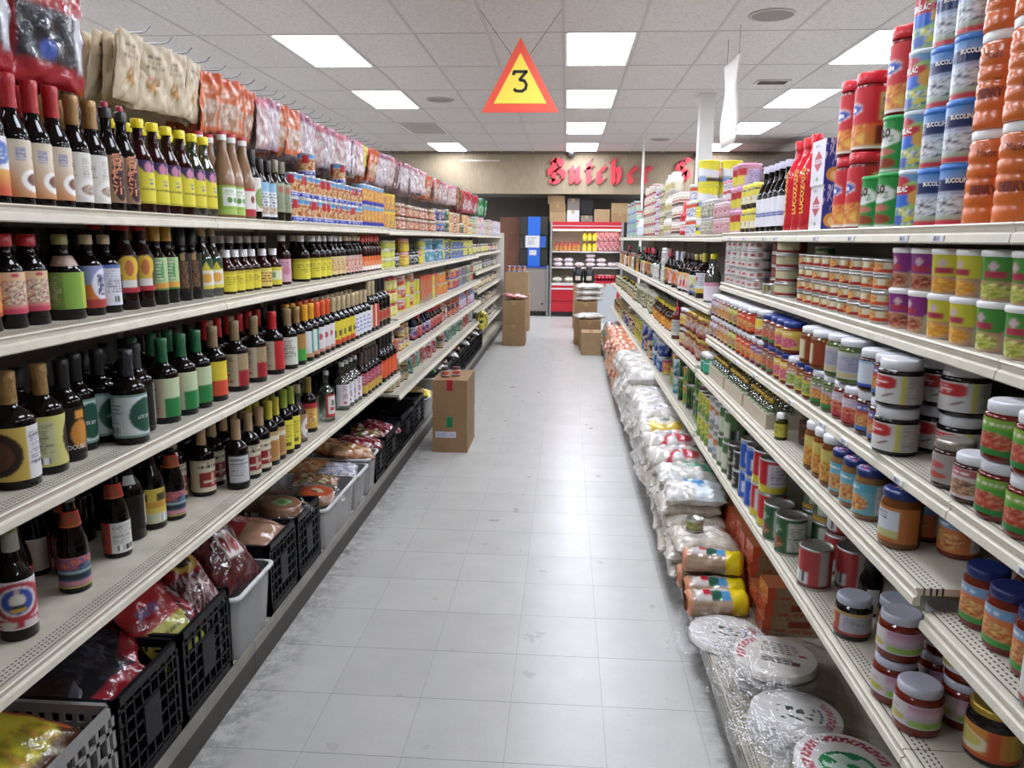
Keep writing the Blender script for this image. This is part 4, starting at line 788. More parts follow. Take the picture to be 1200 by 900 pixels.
put(ova, .905, 1.99, zRA, AR, 'red malt drink jar, lower of two behind the green tins, top right shelf', 'red malt jars raised on tins'); put(ova, .905, 1.99, zRA+.2, AR, 'red malt drink jar, upper of two behind the green tins, top right shelf', 'red malt jars raised on tins')
for t in range(2): put(ova, .905, 1.88, zRA+.2*t, AR, 'red malt drink jar behind the green cereal tins, %s of two, top right shelf' % ('lower', 'upper')[t], 'red malt jars behind cereal tins')
put(ova, .905, 1.88, zRA+.4, AR, 'red malt drink jar near the ceiling behind the cereal tins', 'red malt jars behind cereal tins')
put(ova, .80, 1.93, zRA+.508, AR+.4, 'red malt drink jar topping the stack left of the cereal tins', 'red malt jars behind cereal tins') if 0 else None
fw = A('d8d4da', lambda a: a.tri(.5, .58, .78, .3, 'b83a50').tri(.5, .3, .48, .3, 'b83a50', False).lines(.25, .75, .5, .57, 1, 'b83a50').lines(.2, .8, .84, .92, 1, '8a8aa0').ell(.5, .14, .08, .05, '5a9a5a'))
fb = A('2f3f9c', lambda a: a.blot(0, 1, .4, 1, ['2f3f9c', '24308a', 'c8cce6', '2f3f9c'], .12).ell(.5, .22, .4, .16, 'd89a3c').ell(.5, .2, .2, .1, 'e6cc8a'))
bx = Proto('cereal_carton', 'box', [('body', boxart('carton', .125, .062, .132, fw, fb, 'd8d4da'))], .05, .132, 'white and blue carton with red triangles')

stand(bx, 'RA', ys(.785, 2.472), zRA, PI, tiers=2, jit=.04)
luc = bottle('sports_drink_bottle', 'tall red drink bottle with yellow lettering', .041, .3, mat('red_plastic', 'c4202e', .14, coat=.5), plain('c8202c', .3), None, bf=.58, nr=.016, ns=.86, capf=.1, capr=.0185, waist=.003)
lt = text_me('LUCOZADE', .03, plain('e6a83a', .4), .0425, 0, .9, bold=.001)
for v in lt.vertices:      # run the lettering up the side of the bottle
    a_ = math.atan2(v.co.y, v.co.x); yy = a_*.0425; zz = v.co.z; rr = .0418
    v.co = (rr*math.cos(-zz/rr+.0), rr*math.sin(-zz/rr+.0), .125+yy)
luc.parts.append(('lettering', lt))
stand(luc, 'RA', ys(.79, 2.62, 2.71, 2.80), zRA, AR-.5, jit=.2)
def f(a): a.band(.35, .5, '2a3f90').tri(.4, .5, 1, .3, 'd8d8de').lines(.2, .8, .38, .47, 1, 'd8d8e8').rect(0, .2, .5, 1, '141418').rect(.7, 1, .5, 1, '141418')
stand(bottle('cordial_bottle', 'black bottle with white cap and white blue label', .036, .25, SOY, plain('b4b0c0', .35), A('d8d6dc', f), nr=.014, capf=.1, capr=.016, ns=.82, bf=.5, lv=(.08, .5)), 'RA', rg(.785, 2.895, 5, .076), zRA, AR, jit=.15)
yb = lambda a: a.band(0, .1, '3a2a1c').rect(.3, .7, .12, .6, 'd8d2b8').band(.7, 1, 'd8c83a').ell(.3, .4, .1, .2, 'b08a3a')
stand(jar('bottled_tea', 'squat jar in yellow wrap', .042, .1, plain('3a2a1c', .3), plain('d8cc4a', .4), A('d4c23a', yb), lidh=.022), 'RA', rg(.79, 3.3, 3, .088), zRA, AR, tiers=2, jit=.2)
pk = lambda a: a.band(.55, .95, 'b83a3a').rect(.05, .5, .1, .55, 'd8c83a').rect(.55, .95, .08, .9, 'b8a8c8').lines(.57, .93, .1, .85, 8, '7a6a9a')
stand(tub('powder_tub', 'tub with pink lid and red yellow label', .048, .05, .1, A('c8a8b0', pk, 48, 24), plain('d090b4', .35)), 'RA', rg(.8, 3.6, 2, .108), zRA, AR, tiers=3, jit=.3)
yt = lambda a: a.band(0, .12, 'd8cc1e').ell(.3, .55, .14, .14, '3a5ab8').diag(-.4, .75, .16, 'dcdce0', .15, .75).band(.14, .3, '4a3a30').rect(.4, .55, .15, .4, '8aa0c8')
stand(tub('milk_powder_tin', 'large yellow tin with blue oval', .06, .06, .14, A('e0d41c', yt, 48, 24), plain('d8cc2a', .35), lidh=.01), 'RA', ys(.82, 4.72)+ys(.95, 4.73), zRA, AR+.3, tiers=3, jit=.3)
stand(tub('powder_tub', 'white tub with pink lid', .05, .05, .095, A('d0c8cc', lambda a: a.band(.3, .5, 'b8505a').lines(.1, .9, .6, .9, 3, '8a84a0')), plain('c87a92', .35)), 'RA', rg(.91, 3.6, 9, .108), zRA, AR, tiers=3, jit=1)
stand(jar('spread_jar', 'rounded grey-white jar', .044, .09, plain('a8a29a', .35), plain('c8c4c4', .35), A('b8b0a4', lambda a: a.blot(0, 1, 0, 1, ['b8b0a4', '8a7a6a', 'd0ccc4', '9aa06a'], .1)), lidh=.015), 'RA', rg(.79, 4.2, 4, .095), zRA, AR, tiers=2, jit=1)
stand(jar('spread_jar', 'small jar with pink and red label', .036, .075, plain('c8a8a0', .35), plain('d8c0c8', .35), A('c8a0a8', lambda a: a.blot(0, 1, .2, .8, ['c8a0a8', 'b8404a', 'd8d0d0'], .1)), lidh=.013), 'RA', rg(.78, 3.85, 4, .08), zRA, AR, tiers=2, jit=1)
stand(tub('powder_tub', 'pale tub with orange band', .05, .05, .1, A('d0ccc8', lambda a: a.band(.7, .95, 'c8502c').blot(.2, .7, .1, .6, ['5a7ab8', 'd0ccc8', 'd0ccc8'], .1)), plain('d8d4d0', .35)), 'RA', rg(.8, 4.83, 3, .108), zRA, AR, tiers=[2, 3, 2], jit=1)
stand(jar('spread_jar', 'rounded grey-white jar', .044, .08, plain('a8a29a', .35), plain('c8c4c4', .35), A('b8b0a4', lambda a: a.blot(0, 1, 0, 1, ['b8b0a4', '8a7a6a', 'd0ccc4', '9aa06a'], .1)), lidh=.015), 'RA', rg(.79, 4.38+.76, 3, .1), zRA, AR, tiers=2) if 0 else None
rr_ = lambda c, c2: (lambda a: a.band(.6, .8, c2).blot(0, 1, .1, .55, [c, c2, 'd8d4d0', c], .12))
stand(bottle('lotion_bottle', 'slim red bottle', .028, .21, plain('b8202c', .3), plain('c8343c', .3), A('c03040', rr_('c03040', 'd8d4d4')), nr=.012, ns=.85), 'RA', rg(.78, 5.18, 3, .065), zRA, AR)
stand(jar('malted_jar', 'white ribbed jar with brown label', .045, .095, plain('d8d2ca', .35), plain('d8ccc8', .35), A('d0c8b8', lambda a: a.band(0, .3, '5a4038').band(.45, .6, 'a83a4a').blot(0, 1, .6, 1, ['d0c8b8', 'b8a88a', 'd8d0c0'], .1)), lidh=.016), 'RA', rg(.79, 5.42, 4, .097), zRA, AR, tiers=3, jit=1)
stand(bottle('vitamin_bottle', 'large white bottle with pale label', .045, .15, plain('dcd8d2', .35), plain('dcd2ce', .35), A('d0c8b0', lambda a: a.rect(.3, .6, .2, .8, 'b8a86a')), bf=.7, nr=.026, ns=.86, capf=.16, capr=.03, lv=(.15, .55)), 'RA', rg(.79, 5.83, 4, .1), zRA, AR, tiers=[3, 3, 2], jit=.5)
stand(fj_ if 0 else jar('malted_jar', 'cream jar with green band', .045, .1, plain('c8c0a0', .35), plain('b8a878', .35), A('c8c49a', lambda a: a.band(.4, .6, '5a7a44').blot(0, 1, 0, .4, ['c8b07a', '8a5a34', 'd8d0a8'], .1)), lidh=.016), 'RA', rg(.79, 6.24, 3, .097), zRA, AR, tiers=[3, 4, 4], jit=1)
stand(jar('malted_jar', 'magenta and white jar', .045, .1, plain('b8a8b0', .35), plain('d0c0c8', .35), A('c8c0c8', lambda a: a.band(.3, .55, 'a83a7a').blot(0, 1, .55, 1, ['c8c0c8', '8a80a8', 'd8d4d8'], .1)), lidh=.016), 'RA', rg(.79, 6.54, 3, .097), zRA, AR, tiers=[4, 3, 4], jit=1)
stand(jar('spice_jar', 'short jar with pink band', .045, .09, plain('b8b0a0', .35), plain('c8a8b0', .35), A('c8c0a8', lambda a: a.band(0, .25, 'a83a4a').blot(0, 1, .3, 1, ['c8c0a8', 'd8d4cc', '9a8a5a'], .12)), lidh=.016), 'RA', rg(.79, 6.9, 10, .097), zRA, AR, tiers=[4, 3, 5], jit=1)
stand(bottle('lotion_bottle', 'pale bottle with white cap near the far end', .035, .18, plain('c8c8c8', .35), WHITE, A('b0c8d8', rr_('b0c8d8', 'd8d8d8')), nr=.014, ns=.85), 'RA', rg(.785, 7.95, 8, .08), zRA, AR, jit=1)
sx = A('7aa8c8', lambda a: a.band(.5, .7, '3a8ac8').blot(0, 1, 0, .5, ['8ac0a8', 'c8d8d0', '5a9a7a'], .15))
stand(Proto('carton', 'box', [('body', boxart('carton', .09, .07, .1, sx, A('9ac0a8', rr_('9ac0a8', 'c04a4a')), 'b8c8c8'))], .05, .1, 'small blue and green carton'), 'RA', rg(.785, 8.65, 12, .11), zRA-.005, PI, tiers=[3, 2, 3, 4], jit=.05)

# ---- second right shelf
cup = lambda c, pic, d: tub('curry_cup', d, .04, .0445, .092, A(c, lambda a: a.band(0, .45, 'a87a62').blot(.22, .6, .02, .42, pic, .05, 'e').ell(.4, .22, .22, .24, 'b89070').blot(.24, .56, .03, .41, pic, .05, 'e').rect(.34, .5, .52, .66, 'a8344a').ell(.42, .78, .03, .1, 'c8a8b0').rect(.58, .74, .02, .5, 'a8b89a').lines(.6, .72, .06, .46, 8, '7a8a70').lines(.2, .66, .47, .5, 1, 'b0a03a'), 56, 32), WHITE, lidh=.012)
pics = [['d89a2a', 'c8801c', 'e0b04a'], ['8a3a2c', 'b85a4a', '6a2a1c', 'c88a6a'], ['c8c04a', '9aa83a', 'd8d88a', '6a7a2a']]
stand(cup('3f8a2e', pics[2], 'green curry cup with white lid'), 'RB', ys(.80, 1.372, 1.468), zRB, AR, tiers=2, jit=.35)
stand(cup('c2bc1e', pics[0], 'yellow curry cup with white lid'), 'RB', ys(.80, 1.566, 1.664), zRB, AR, tiers=2, jit=.35)
stand(cup('82307c', pics[1], 'purple curry cup with white lid'), 'RB', ys(.80, 1.764, 1.862), zRB, AR, tiers=2, jit=.35)
cc = lambda base, band_, pic: A(base, lambda a: a.band(.04, .32, band_).blot(.08, .42, .1, .95, pic, .07, 'e').blot(.55, .8, .1, .95, pic, .07, 'e').rect(.44, .52, .35, .95, 'd8cfae').band(.9, 1, '8a7a5a'), 56, 16)
c1 = can('curry_can', 'low orange curry can', .0365, .039, cc('c8a468', 'c8482a', ['d87a2c', 'b8502a', 'd8a05a', 'e0b87a']))
stand(c1, 'RB', ys(.785, 1.955, 2.033), zRB, AR, tiers=4, jit=.6)
c2 = can('curry_can', 'low tan and red curry can', .0365, .039, cc('b8ac80', '9c242c', ['d8963c', 'c87a2c', 'b03a3a', 'e0b86a']))
stand(c2, 'RB', rg(.785, 2.115, 7, .077), zRB, AR, tiers=4, jit=.6)
stand(c2, 'RB', rg(.87, 2.1, 7, .08), zRB, AR, tiers=4, desc='low tan curry can in the back stacks', jit=1)
stand(can('curry_can', 'broad orange can', .05, .045, A('c0863a', lambda a: a.rect(.3, .42, .3, .8, 'd8ccae'), 40, 10), top=plain('a8702c', .35)), 'RB', ys(.885, 2.33), zRB+.156, AR) if 0 else None
stand(can('pickle_can', 'small green can', .033, .06, A('1f7a3c', lambda a: a.rect(.3, .6, .4, .8, 'c8d0b8').band(0, .2, '8a9a6a'), 30, 12)), 'RB', ys(.87, 2.71), zRB, AR, tiers=3)
stand(can('bean_can', 'broad can with cream and crimson bands', .05, .05, A('c0b894', lambda a: a.band(0, .22, '8a2a2c').rect(.0, .3, .2, 1, 'b89a7a').blot(0, .3, .2, 1, ['b89a7a', '8a5a4a', 'd0c0a0'], .08).band(.88, 1, '9a8a6a').rect(.7, 1, 0, 1, '7a2a2c'), 48, 14)), 'RB', ys(.80, 2.86), zRB, AR, tiers=4, jit=.15)
stand(can('bean_can', 'low yellow-labelled can', .035, .04, A('c8b83a', None, 12, 4)), 'RB', ys(.775, 2.98), zRB, AR)
stand(can('bean_can', 'broad dark red can', .05, .05, A('8a3a44', lambda a: a.rect(.2, .5, .2, .8, '9a5a5a').blot(.5, .8, .1, .9, ['8a3a44', 'b08a7a', '6a2a34'], .1), 40, 12)), 'RB', ys(.86, 3.04)+ys(.86, 3.15), zRB, AR, tiers=4)
stand(can('tuna_can', 'broad white can with small food pictures', .052, .04, A('c8c2c0', lambda a: a.blot(.1, .26, .2, .9, ['a8503a', '7a4a6a', 'c8882c', '4a3a5a'], .07).rect(.44, .5, .3, .6, 'b0404a').band(.92, 1, '9a9494').rect(.55, .62, .2, .8, 'a86a5a'), 48, 12)), 'RB', ys(.80, 3.3, 3.41, 3.52, 3.63, 3.74), zRB, AR, tiers=5, jit=.25)

# ---- third right shelf: two tiers of glass jars
def jlab(base, band_=None, pic=None, foot=None, side='cfcfd4'):
    def g(a):
        if pic: a.blot(.22, .62, .08, .62, pic, .055, 'e')
        if band_: a.band(.72, .97, band_); a.lines(.25, .62, .78, .9, 1, 'e6e2da', .7)
        if foot: a.band(0, .16, foot)
        a.rect(.7, .96, .05, .95, side); a.lines(.72, .94, .12, .88, 11, '8a8a96')
    return A(base, g, 48, 28)
GLASSJ = {k: mat('jar_'+k, c, .1, coat=.3) for k, c in dict(brown='3a1a0c', red='6a1c10', green='4a5a24', dark='140c0a', amber='6a3a14', tan='7a5a34').items()}
LIDW = plain('d4d4d8', .3); LIDB = plain('23357c', .28); LIDS = mat('silver_lid', '9a9288', .3, metal=.6)
CP = ['b8502c', 'd8883a', '8a3a24', 'c8a06a', 'd8b85a']; RP = ['a8322a', 'c8603c', 'd89a7a', '8a241c']; GP = ['6a8a3a', '9aa84a', 'c8c87a', '4a6a2a']; BP = ['6a4a3a', 'a87a5a', 'd0b08a', '8a5a44']
def rj(d, body, lid, lab, pts, tiers=1, R=.039, h=.1, zz=None, **k):
    p = jar('sauce_jar', d, R, h, GLASSJ[body], lid, lab, **k); stand(p, 'RC', pts, zRC if zz is None else zz, AR, tiers=tiers, jit=.3)
XC = .735
rj('green curry paste jar with white lid', 'red', LIDW, jlab('3f9a2c', '7fa02a', RP, '1f7a34'), ys(XC, 1.2, 1.285), 2, R=.04, lidh=.02)
rj('paste jar with white label and blue title', 'brown', LIDW, jlab('c8b8bc', 'b04a5a', BP), ys(XC-.002, 1.368), R=.036, h=.088)
rj('silver-lidded jar with grey label', 'brown', LIDS, A('9a948e', lambda a: a.ell(.4, .6, .1, .12, 'b8505a').ell(.4, .25, .12, .1, 'b04a3a').rect(.6, .72, 0, 1, '6a8a5a').rect(.72, .9, 0, 1, 'b8b4ac')), ys(XC-.002, 1.452), R=.036, h=.092, half=PI)
big = lambda a: a.rect(.24, .52, .52, .95, 'c02a2c').ell(.52, .735, .05, .21, 'c02a2c').lines(.28, .5, .58, .9, 3, 'e6d0cc', .8).rect(.6, .64, 0, 1, 'c8c03a').rect(.64, 1, 0, 1, 'b4b0ac').lines(.66, .98, .05, .95, 12, '8f8b88').fill((abs(a.V-.3-(a.U-.5)*1.5) < .03) & (a.U > .45) & (a.U < .55), '7a3a4a').lines(.12, .4, .06, .2, 2, 'a8a47a')
rj('front large black-bean jar with white and red label', 'dark', LIDW, A('cfcdca', big, 56, 32), ys(.725, 1.69), 2, R=.046, h=.104, lidh=.024, lv=(.1, .68), half=2.9)
rj('large black-bean jar in the second row', 'dark', LIDW, A('cfcdca', big, 56, 32), ys(.824, 1.62, 1.72), 2, R=.046, h=.104, lidh=.024, lv=(.1, .68), half=2.9)
rb = jlab('b8482c', '4a5a9a', CP, '3a6aa8')
rj('orange and blue labelled sauce jar', 'brown', LIDW, rb, ys(XC, 1.768, 1.852), 1, R=.038, h=.106, lidh=.02)
rj('orange and blue labelled sauce jar stacked on top', 'brown', LIDW, rb, ys(XC, 1.768), 1, R=.038, h=.1, lidh=.02, zz=zRC+.106)
rj('sky-blue striped jar stacked on top', 'brown', LIDW, A('8ab0d0', lambda a: a.rect(.3, .7, .1, .9, 'c8d4dc').band(0, .12, '2a4ab0').rect(.75, 1, 0, 1, 'a85a4a')), ys(XC, 1.852), 1, R=.038, h=.1, lidh=.02, zz=zRC+.106)
rj('pink and white labelled jar', 'red', LIDW, jlab('c8b8c0', 'b8a8b4', RP, 'b03a4a', 'b8b0b8'), ys(XC, 1.936, 2.018), 1, R=.038)
rj('jar with green foot and seed picture', 'green', LIDW, jlab('b8a8b0', '6a7a4a', CP, '2a7a3a'), ys(XC, 2.102, 2.185), 1, R=.039)
rj('big grey-labelled jar stacked on top', 'green', LIDW, A('b0b4a0', lambda a: a.rect(.15, .3, .1, .9, 'a8ac98').rect(.35, .85, .25, .85, 'a8a4b4').lines(.37, .83, .28, .82, 10, '8a8698').band(.05, .2, 'b8a87a')), ys(XC+.005, 1.985, 2.09), 1, R=.046, h=.112, zz=zRC+.1, half=PI)
rj('yellow labelled jar with blue lid', 'red', LIDB, jlab('c8b03a', '8a4a3a', GP), ys(XC, 2.268, 2.35), 1, R=.038)
rj('white labelled jar with green patch', 'red', LIDW, jlab('c8ccb8', 'c06a4a', GP), ys(XC, 2.432), 1, R=.038)
rj('brown jar with cream label stacked on top', 'amber', LIDW, A('8a3a1c', lambda a: a.rect(.2, .45, .05, .9, 'c8bc98').rect(.62, .9, 0, 1, '2a7a3a')), ys(XC, 2.2, 2.3), 1, R=.044, h=.108, zz=zRC+.1, half=PI)
yj = jlab('d0a83a', 'd8b83a', ['b0406a', 'c85a7a', 'a8322a', 'd88a9a'])
rj('yellow and magenta labelled jar', 'red', LIDB, yj, ys(XC, 2.515, 2.597), 2, R=.038)
gj = jlab('a87a5a', '8a6a5a', RP, '2a7a4a')
rj('jar with dark green foot and blue lid', 'red', LIDB, gj, ys(XC, 2.68, 2.762), 2, R=.038)
rj('purple labelled jar', 'red', LIDW, jlab('8a6a9a', '6a4a8a', CP), ys(XC, 2.845, 2.927), 1, R=.038)
rj('yellow pennant labelled jar stacked on top', 'dark', LIDW, A('c8cca8', lambda a: a.tri(.4, .4, .95, .3, 'd8bc2a', False).blot(.2, .6, .05, .4, RP, .07).rect(.7, 1, 0, 1, 'b8c4c8')), ys(XC, 2.86), 1, R=.042, h=.105, zz=zRC+.1)
oj2 = jlab('d0481f', 'd0481f', CP, None, 'c8b8a0')
rj('vivid orange labelled jar', 'red', LIDW, oj2, ys(XC, 3.01, 3.092, 3.174), 2, R=.038)
rj('yellow-green labelled jar', 'dark', LIDW, jlab('b0b82a', 'c0c83a', BP), ys(XC, 3.257, 3.34), 2, R=.038)
rj('cream labelled jar with meat picture', 'red', LIDW, jlab('c8b8a0', 'b89a8a', CP), ys(XC, 3.423, 3.505, 3.587), 2, R=.038)
rj('lilac striped labelled jar', 'red', LIDW, jlab('b8a8c0', 'd0c8d4', BP), ys(XC, 3.67, 3.752), 2, R=.038)
p = jar('sauce_jar', 'white-lidded jar filling the back of the shelf', .039, .1, GLASSJ['brown'], LIDW, None)
stand(p, 'RC', rg(.825, 1.82, 22, .088), zRC, 0, tiers=2)

# ---- fourth right shelf
def rd(d, body, lid, lab, pts, R=.036, h=.12, name='sauce_jar', **k): stand(jar(name, d, R, h, GLASSJ[body], lid, lab, **k), 'RD', pts, k.get('zz', zRD), AR, jit=.25)
swirl = wrap(A('3a5ab8', lambda a: a.blot(0, 1, 0, 1, ['3a5ab8', 'd8dae6', '2a3a9a', 'b84a6a'], .2), 24, 4), .030, .1205, .002, .1212, PI, GLOSSPRINT)
tl = jlab('6aa8b8', '4a9ab0', CP, None)
rd('brown jar with rust-trimmed white label and blue swirl lid', 'amber', NAVY, A('b86a2c', lambda a: a.rect(.12, .66, .12, .9, 'c8ccd4').lines(.16, .62, .62, .86, 3, '4a4a6a').rect(.12, .66, .12, .34, 'b8b87a')), ys(.705, 1.575), R=.041, h=.122, half=1.5, lidtop=swirl)
rd('teal labelled sauce jar with blue swirl lid', 'tan', NAVY, tl, ys(.70, 1.735, 1.815, 1.893), R=.036, h=.118, lidtop=wrap(A('3a5ab8', lambda a: a.blot(0, 1, 0, 1, ['3a5ab8', 'd8dae6', '2a3a9a', 'b84a6a'], .2), 24, 4), .029, .1172, .002, .1178, PI, GLOSSPRINT))
rd('tall white-lidded jar of yellow pickles', 'amber', LIDW, A('c8a03a', lambda a: a.blot(.1, .9, .02, .6, ['c88a2c', 'a8622a', 'd8b04a'], .07).band(.65, .95, 'c0b05a')), ys(.70, 1.968, 2.042, 2.116), R=.034, h=.135, lidh=.022)
rd('dark squat jar with gold-edged label behind small bottle', 'dark', plain('2a1c14', .35), A('3a2418', lambda a: a.ell(.5, .5, .22, .34, '6a4430').ell(.5, .5, .16, .26, '4a2c1c')), ys(.77, 2.28, 2.37), R=.042, h=.11)
stand(bottle('spice_bottle', 'small bottle with white cap and yellow-green label', .02, .085, dark_glass('3a3a14'), WHITE, A('b8b03a', lambda a: a.lines(.3, .7, .3, .8, 5, '6a6420')), nr=.014, capf=.2, capr=.0155, ns=.8, bf=.68, lv=(.12, .62)), 'RD', ys(.69, 2.437), zRD, AR)
rd('jar with orange picture label behind the brown jar', 'red', NAVY, jlab('c8703a', '6a9ac0', CP), ys(.775, 1.62)+ys(.80, 1.53), R=.038, h=.11)
rd('amber jar in the back of the fourth shelf', 'amber', NAVY, None, rg(.79, 1.73, 5, .09), R=.038, h=.11)
for m_ in (0, 1, 2):
    y0_ = 2.56+.36*m_
    t = new('display_tray', None, None, (.675, y0_, zRD)); tag(t, 'low beige cardboard tray of small bottles, %s from the camera, fourth right shelf' % ordn(m_+1), 'tray', 'beige trays')
    kb = plain('b5a893', .7)
    new('wall_panel', MB().box(0, .003, 0, .33, 0, .05).me('wall_panel', kb), t); new('wall_panel', MB().box(.14, .143, 0, .33, 0, .07).me('wall_panel', kb), t)
    new('wall_panel', MB().box(.003, .14, 0, .003, 0, .05).me('wall_panel', kb), t); new('wall_panel', MB().box(.003, .14, .327, .33, 0, .05).me('wall_panel', kb), t)
    new('floor_panel', MB().box(.003, .14, .003, .327, 0, .002).me('floor_panel', kb), t)
ext = bottle('extract_bottle', 'small clear extract bottle with gold cap', .0215, .098, CLEAR, GOLDC, A('b8c0a0', lambda a: a.lines(.2, .8, .2, .8, 4, '5a6a4a')), nr=.011, capf=.15, capr=.0135, ns=.8, bf=.62, lv=(.15, .55), half=.9, extra=[('extract', MB().lathe([(0, .003), (.019, .003), (.019, .05), (0, .05)], 12).me('extract', mat('pale_extract', '9aa08a', .2)))])
for m_ in (0, 1, 2):
    for q in range(6): put(ext, .702, 2.59+.36*m_+.052*q, zRD+.002, AR, 'small gold-capped extract bottle, %s in the %s beige tray, fourth right shelf' % (ordn(q+1), ordn(m_+1)), 'extract bottles in trays')
    for q in range(6): put(ext, .752, 2.59+.36*m_+.052*q, zRD+.002, AR, 'small gold-capped extract bottle, back row %s of %s tray, fourth right shelf' % (ordn(q+1), ordn(m_+1)), 'extract bottles in trays')
rd('white-lidded cup with emerald label', 'green', LIDW, A('2a9a7a', lambda a: a.rect(.3, .36, 0, 1, 'b8c8b8').rect(.6, .66, 0, 1, 'b8c8b8').band(.7, .8, 'd0d8d0')), rg(.69, 3.64, 2, .078), R=.036, h=.095)

nl = jar('sauce_jar', 'navy-lidded jar with orange and green label', .037, .11, GLASSJ['red'], NAVY, jlab('c8703a', '6a9ac0', CP, '3a8a3a', 'b8b87a'), lidh=.018)
stand(nl, 'RD', ys(.745, 1.318, 1.236, 1.154), .862, AR, jit=.3)
stand(jar('sauce_jar', 'dark navy-lidded jar with white side label', .04, .115, GLASSJ['dark'], NAVY, A('140c0a', lambda a: a.rect(.2, .42, .1, .9, 'c8c4bc').rect(.55, .68, .2, .8, 'c8c8c8').band(0, .08, 'a83a3a')), lidh=.018), 'RD', ys(.712, 1.06), .862, AR)
stand(nl, 'RD', ys(.835, 1.32, 1.23, 1.14), .862, AR, desc='navy-lidded orange-labelled jar in the back row', jit=.3)
# ---- fifth right shelf: cans
def re(d, R, h, art, pts, tiers=1, extra=()): stand(can('food_can', d, R, h, art, extra=extra), 'RE', pts, zRE, AR, tiers=tiers, jit=.2)
dur = lambda a: a.rect(.42, 1, 0, 1, 'b8a8b4').grad(.5, .95, 'c8b4c0', 'b87a98').rect(.46, .98, .02, .3, '8ab04a').rect(0, .44, 0, 1, 'c4bcc0').ell(.3, .3, .13, .15, 'b0a83a').ell(.1, .3, .09, .14, 'd0c88a').lines(.05, .4, .6, .85, 2, 'b87a8a', .8).band(0, .06, 'c8c4cc')
dj = lambda d, pts, zz: stand(jar('jam_jar', d, .044, .098, GLASSJ['red'], plain('b4b4c0', .3), A('c4bcc0', dur, 56, 30), lidh=.018, lv=(.2, .68), half=2.9), 'RE', pts, zz, AR+.25, jit=.15)
dj('red jam jar with yellow fruit label', ys(.712, 1.435)+ys(.708, 1.535)+ys(.812, 1.46)+ys(.81, 1.565), zRE)
dj('red jam jar with yellow fruit label, stacked upper', ys(.708, 1.535)+ys(.812, 1.46)+ys(.81, 1.565), zRE+.098)
stand(jar('jam_jar', 'dark jar with gold lid and orange bowl label', .048, .11, GLASSJ['dark'], GOLDC, A('c8862c', lambda a: a.ell(.34, .45, .2, .34, 'd8d0b0').ell(.34, .52, .16, .22, 'c8b85a').rect(.52, .6, 0, 1, 'c8502a').rect(.66, 1, 0, 1, 'c8a83a').rect(.76, .96, .1, .9, 'a8a48a').band(0, .14, 'b8502a')), lidh=.016, lv=(.12, .66), half=2.9), 'RE', ys(.815, 1.355)+ys(.92, 1.38), zRE, AR)
stand(jar('jam_jar', 'brown jar with grey-blue lid and noodle picture', .043, .105, GLASSJ['dark'], plain('a8acba', .3), A('a8482c', lambda a: a.rect(.42, .95, .0, .85, 'b0b0b8').lines(.46, .92, .08, .8, 11, '7a7a88').ell(.16, .45, .18, .3, 'c8a878').band(.85, 1, 'b8985a').band(0, .12, '9a2a24')), lidh=.02, lv=(.14, .68), half=2.6), 'RE', ys(.715, 1.80)+ys(.812, 1.79), zRE, AR+.2)
stand(bottle('sauce_bottle', 'short dark bottle with white side label', .03, .15, SOY, BLACK, A('c8c8cc', None, 4, 4), nr=.018, ns=.84, half=.5), 'RE', ys(.80, 1.92), zRE, AR+.6)
redc = A('a83236', lambda a: a.rect(.62, .7, 0, 1, 'b0a8a4').ell(.22, .32, .17, .3, 'd0ccc8').rect(.34, .5, .1, .42, 'd8d4d4').bars(.36, .48, .12, .4).band(0, .1, '6a2024').rect(.08, .3, .75, .95, '8a1c2c').lines(.1, .28, .8, .9, 1, 'd8c8c8'), 56, 28)
re('red coconut milk can with barcode', .046, .118, redc, ys(.708, 2.075)+ys(.81, 2.07), 1); re('red coconut milk can, back pair', .046, .118, redc, ys(.812, 2.17), 2)
grc = A('2f5a34', lambda a: a.rect(.56, .8, .1, .92, 'c0c4b8').lines(.58, .78, .12, .9, 12, '6a6f64').blot(.18, .52, .08, .5, ['7a3a2c', '9a5a3c', '5a3a24', 'a87a4a'], .07, 'e').rect(.12, .22, .66, .86, 'c87a2c').lines(.25, .5, .55, .8, 3, 'a8b89a'), 56, 28)
re('dark green can with brown food picture', .047, .12, grc, ys(.708, 2.312)+ys(.70, 2.42), 1)
re('black-green can with yellow square', .044, .112, A('2a4a2c', lambda a: a.rect(.2, .35, .4, .75, 'd0b03a').rect(.5, .75, .2, .9, 'b8bcae').band(0, .1, 'b8902c'), 40, 20), ys(.808, 2.29)+ys(.81, 2.40)+ys(.905, 2.2)+ys(.905, 2.31), 2)
redy = A('b8242c', lambda a: a.band(0, .22, 'c8b82a').rect(.5, .8, .2, .92, 'd0ccd0').lines(.52, .78, .24, .9, 12, '8a7aa0').ell(.2, .5, .1, .25, 'd8d4cc').ell(.2, .28, .16, .16, 'd0b83a').rect(.9, 1, 0, 1, '3a6a3a'), 56, 28)
re('red and yellow fruit can', .047, .118, redy, ys(.708, 2.535, 2.637), 2)
blc = A('2a55b0', lambda a: a.blot(.05, .3, .05, .5, ['5aa04a', 'c8c84a', '3a7a3a'], .08).rect(.5, .7, .2, .6, 'c8ccd8').band(.9, 1, '8aa0c8').lines(.1, .4, .65, .8, 1, 'd8d8e8'), 48, 24)
re('blue fruit can with green picture', .045, .112, blc, ys(.706, 2.738, 2.835), 2)
re('low dark can with onion picture', .045, .075, A('3a3c34', lambda a: a.blot(.1, .45, .1, .8, ['c8c4b0', '9a9684', '5a5c4a'], .1, 'e').rect(.6, .8, .2, .8, 'b0b0a4'), 40, 18), ys(.706, 2.935, 3.035), 2)
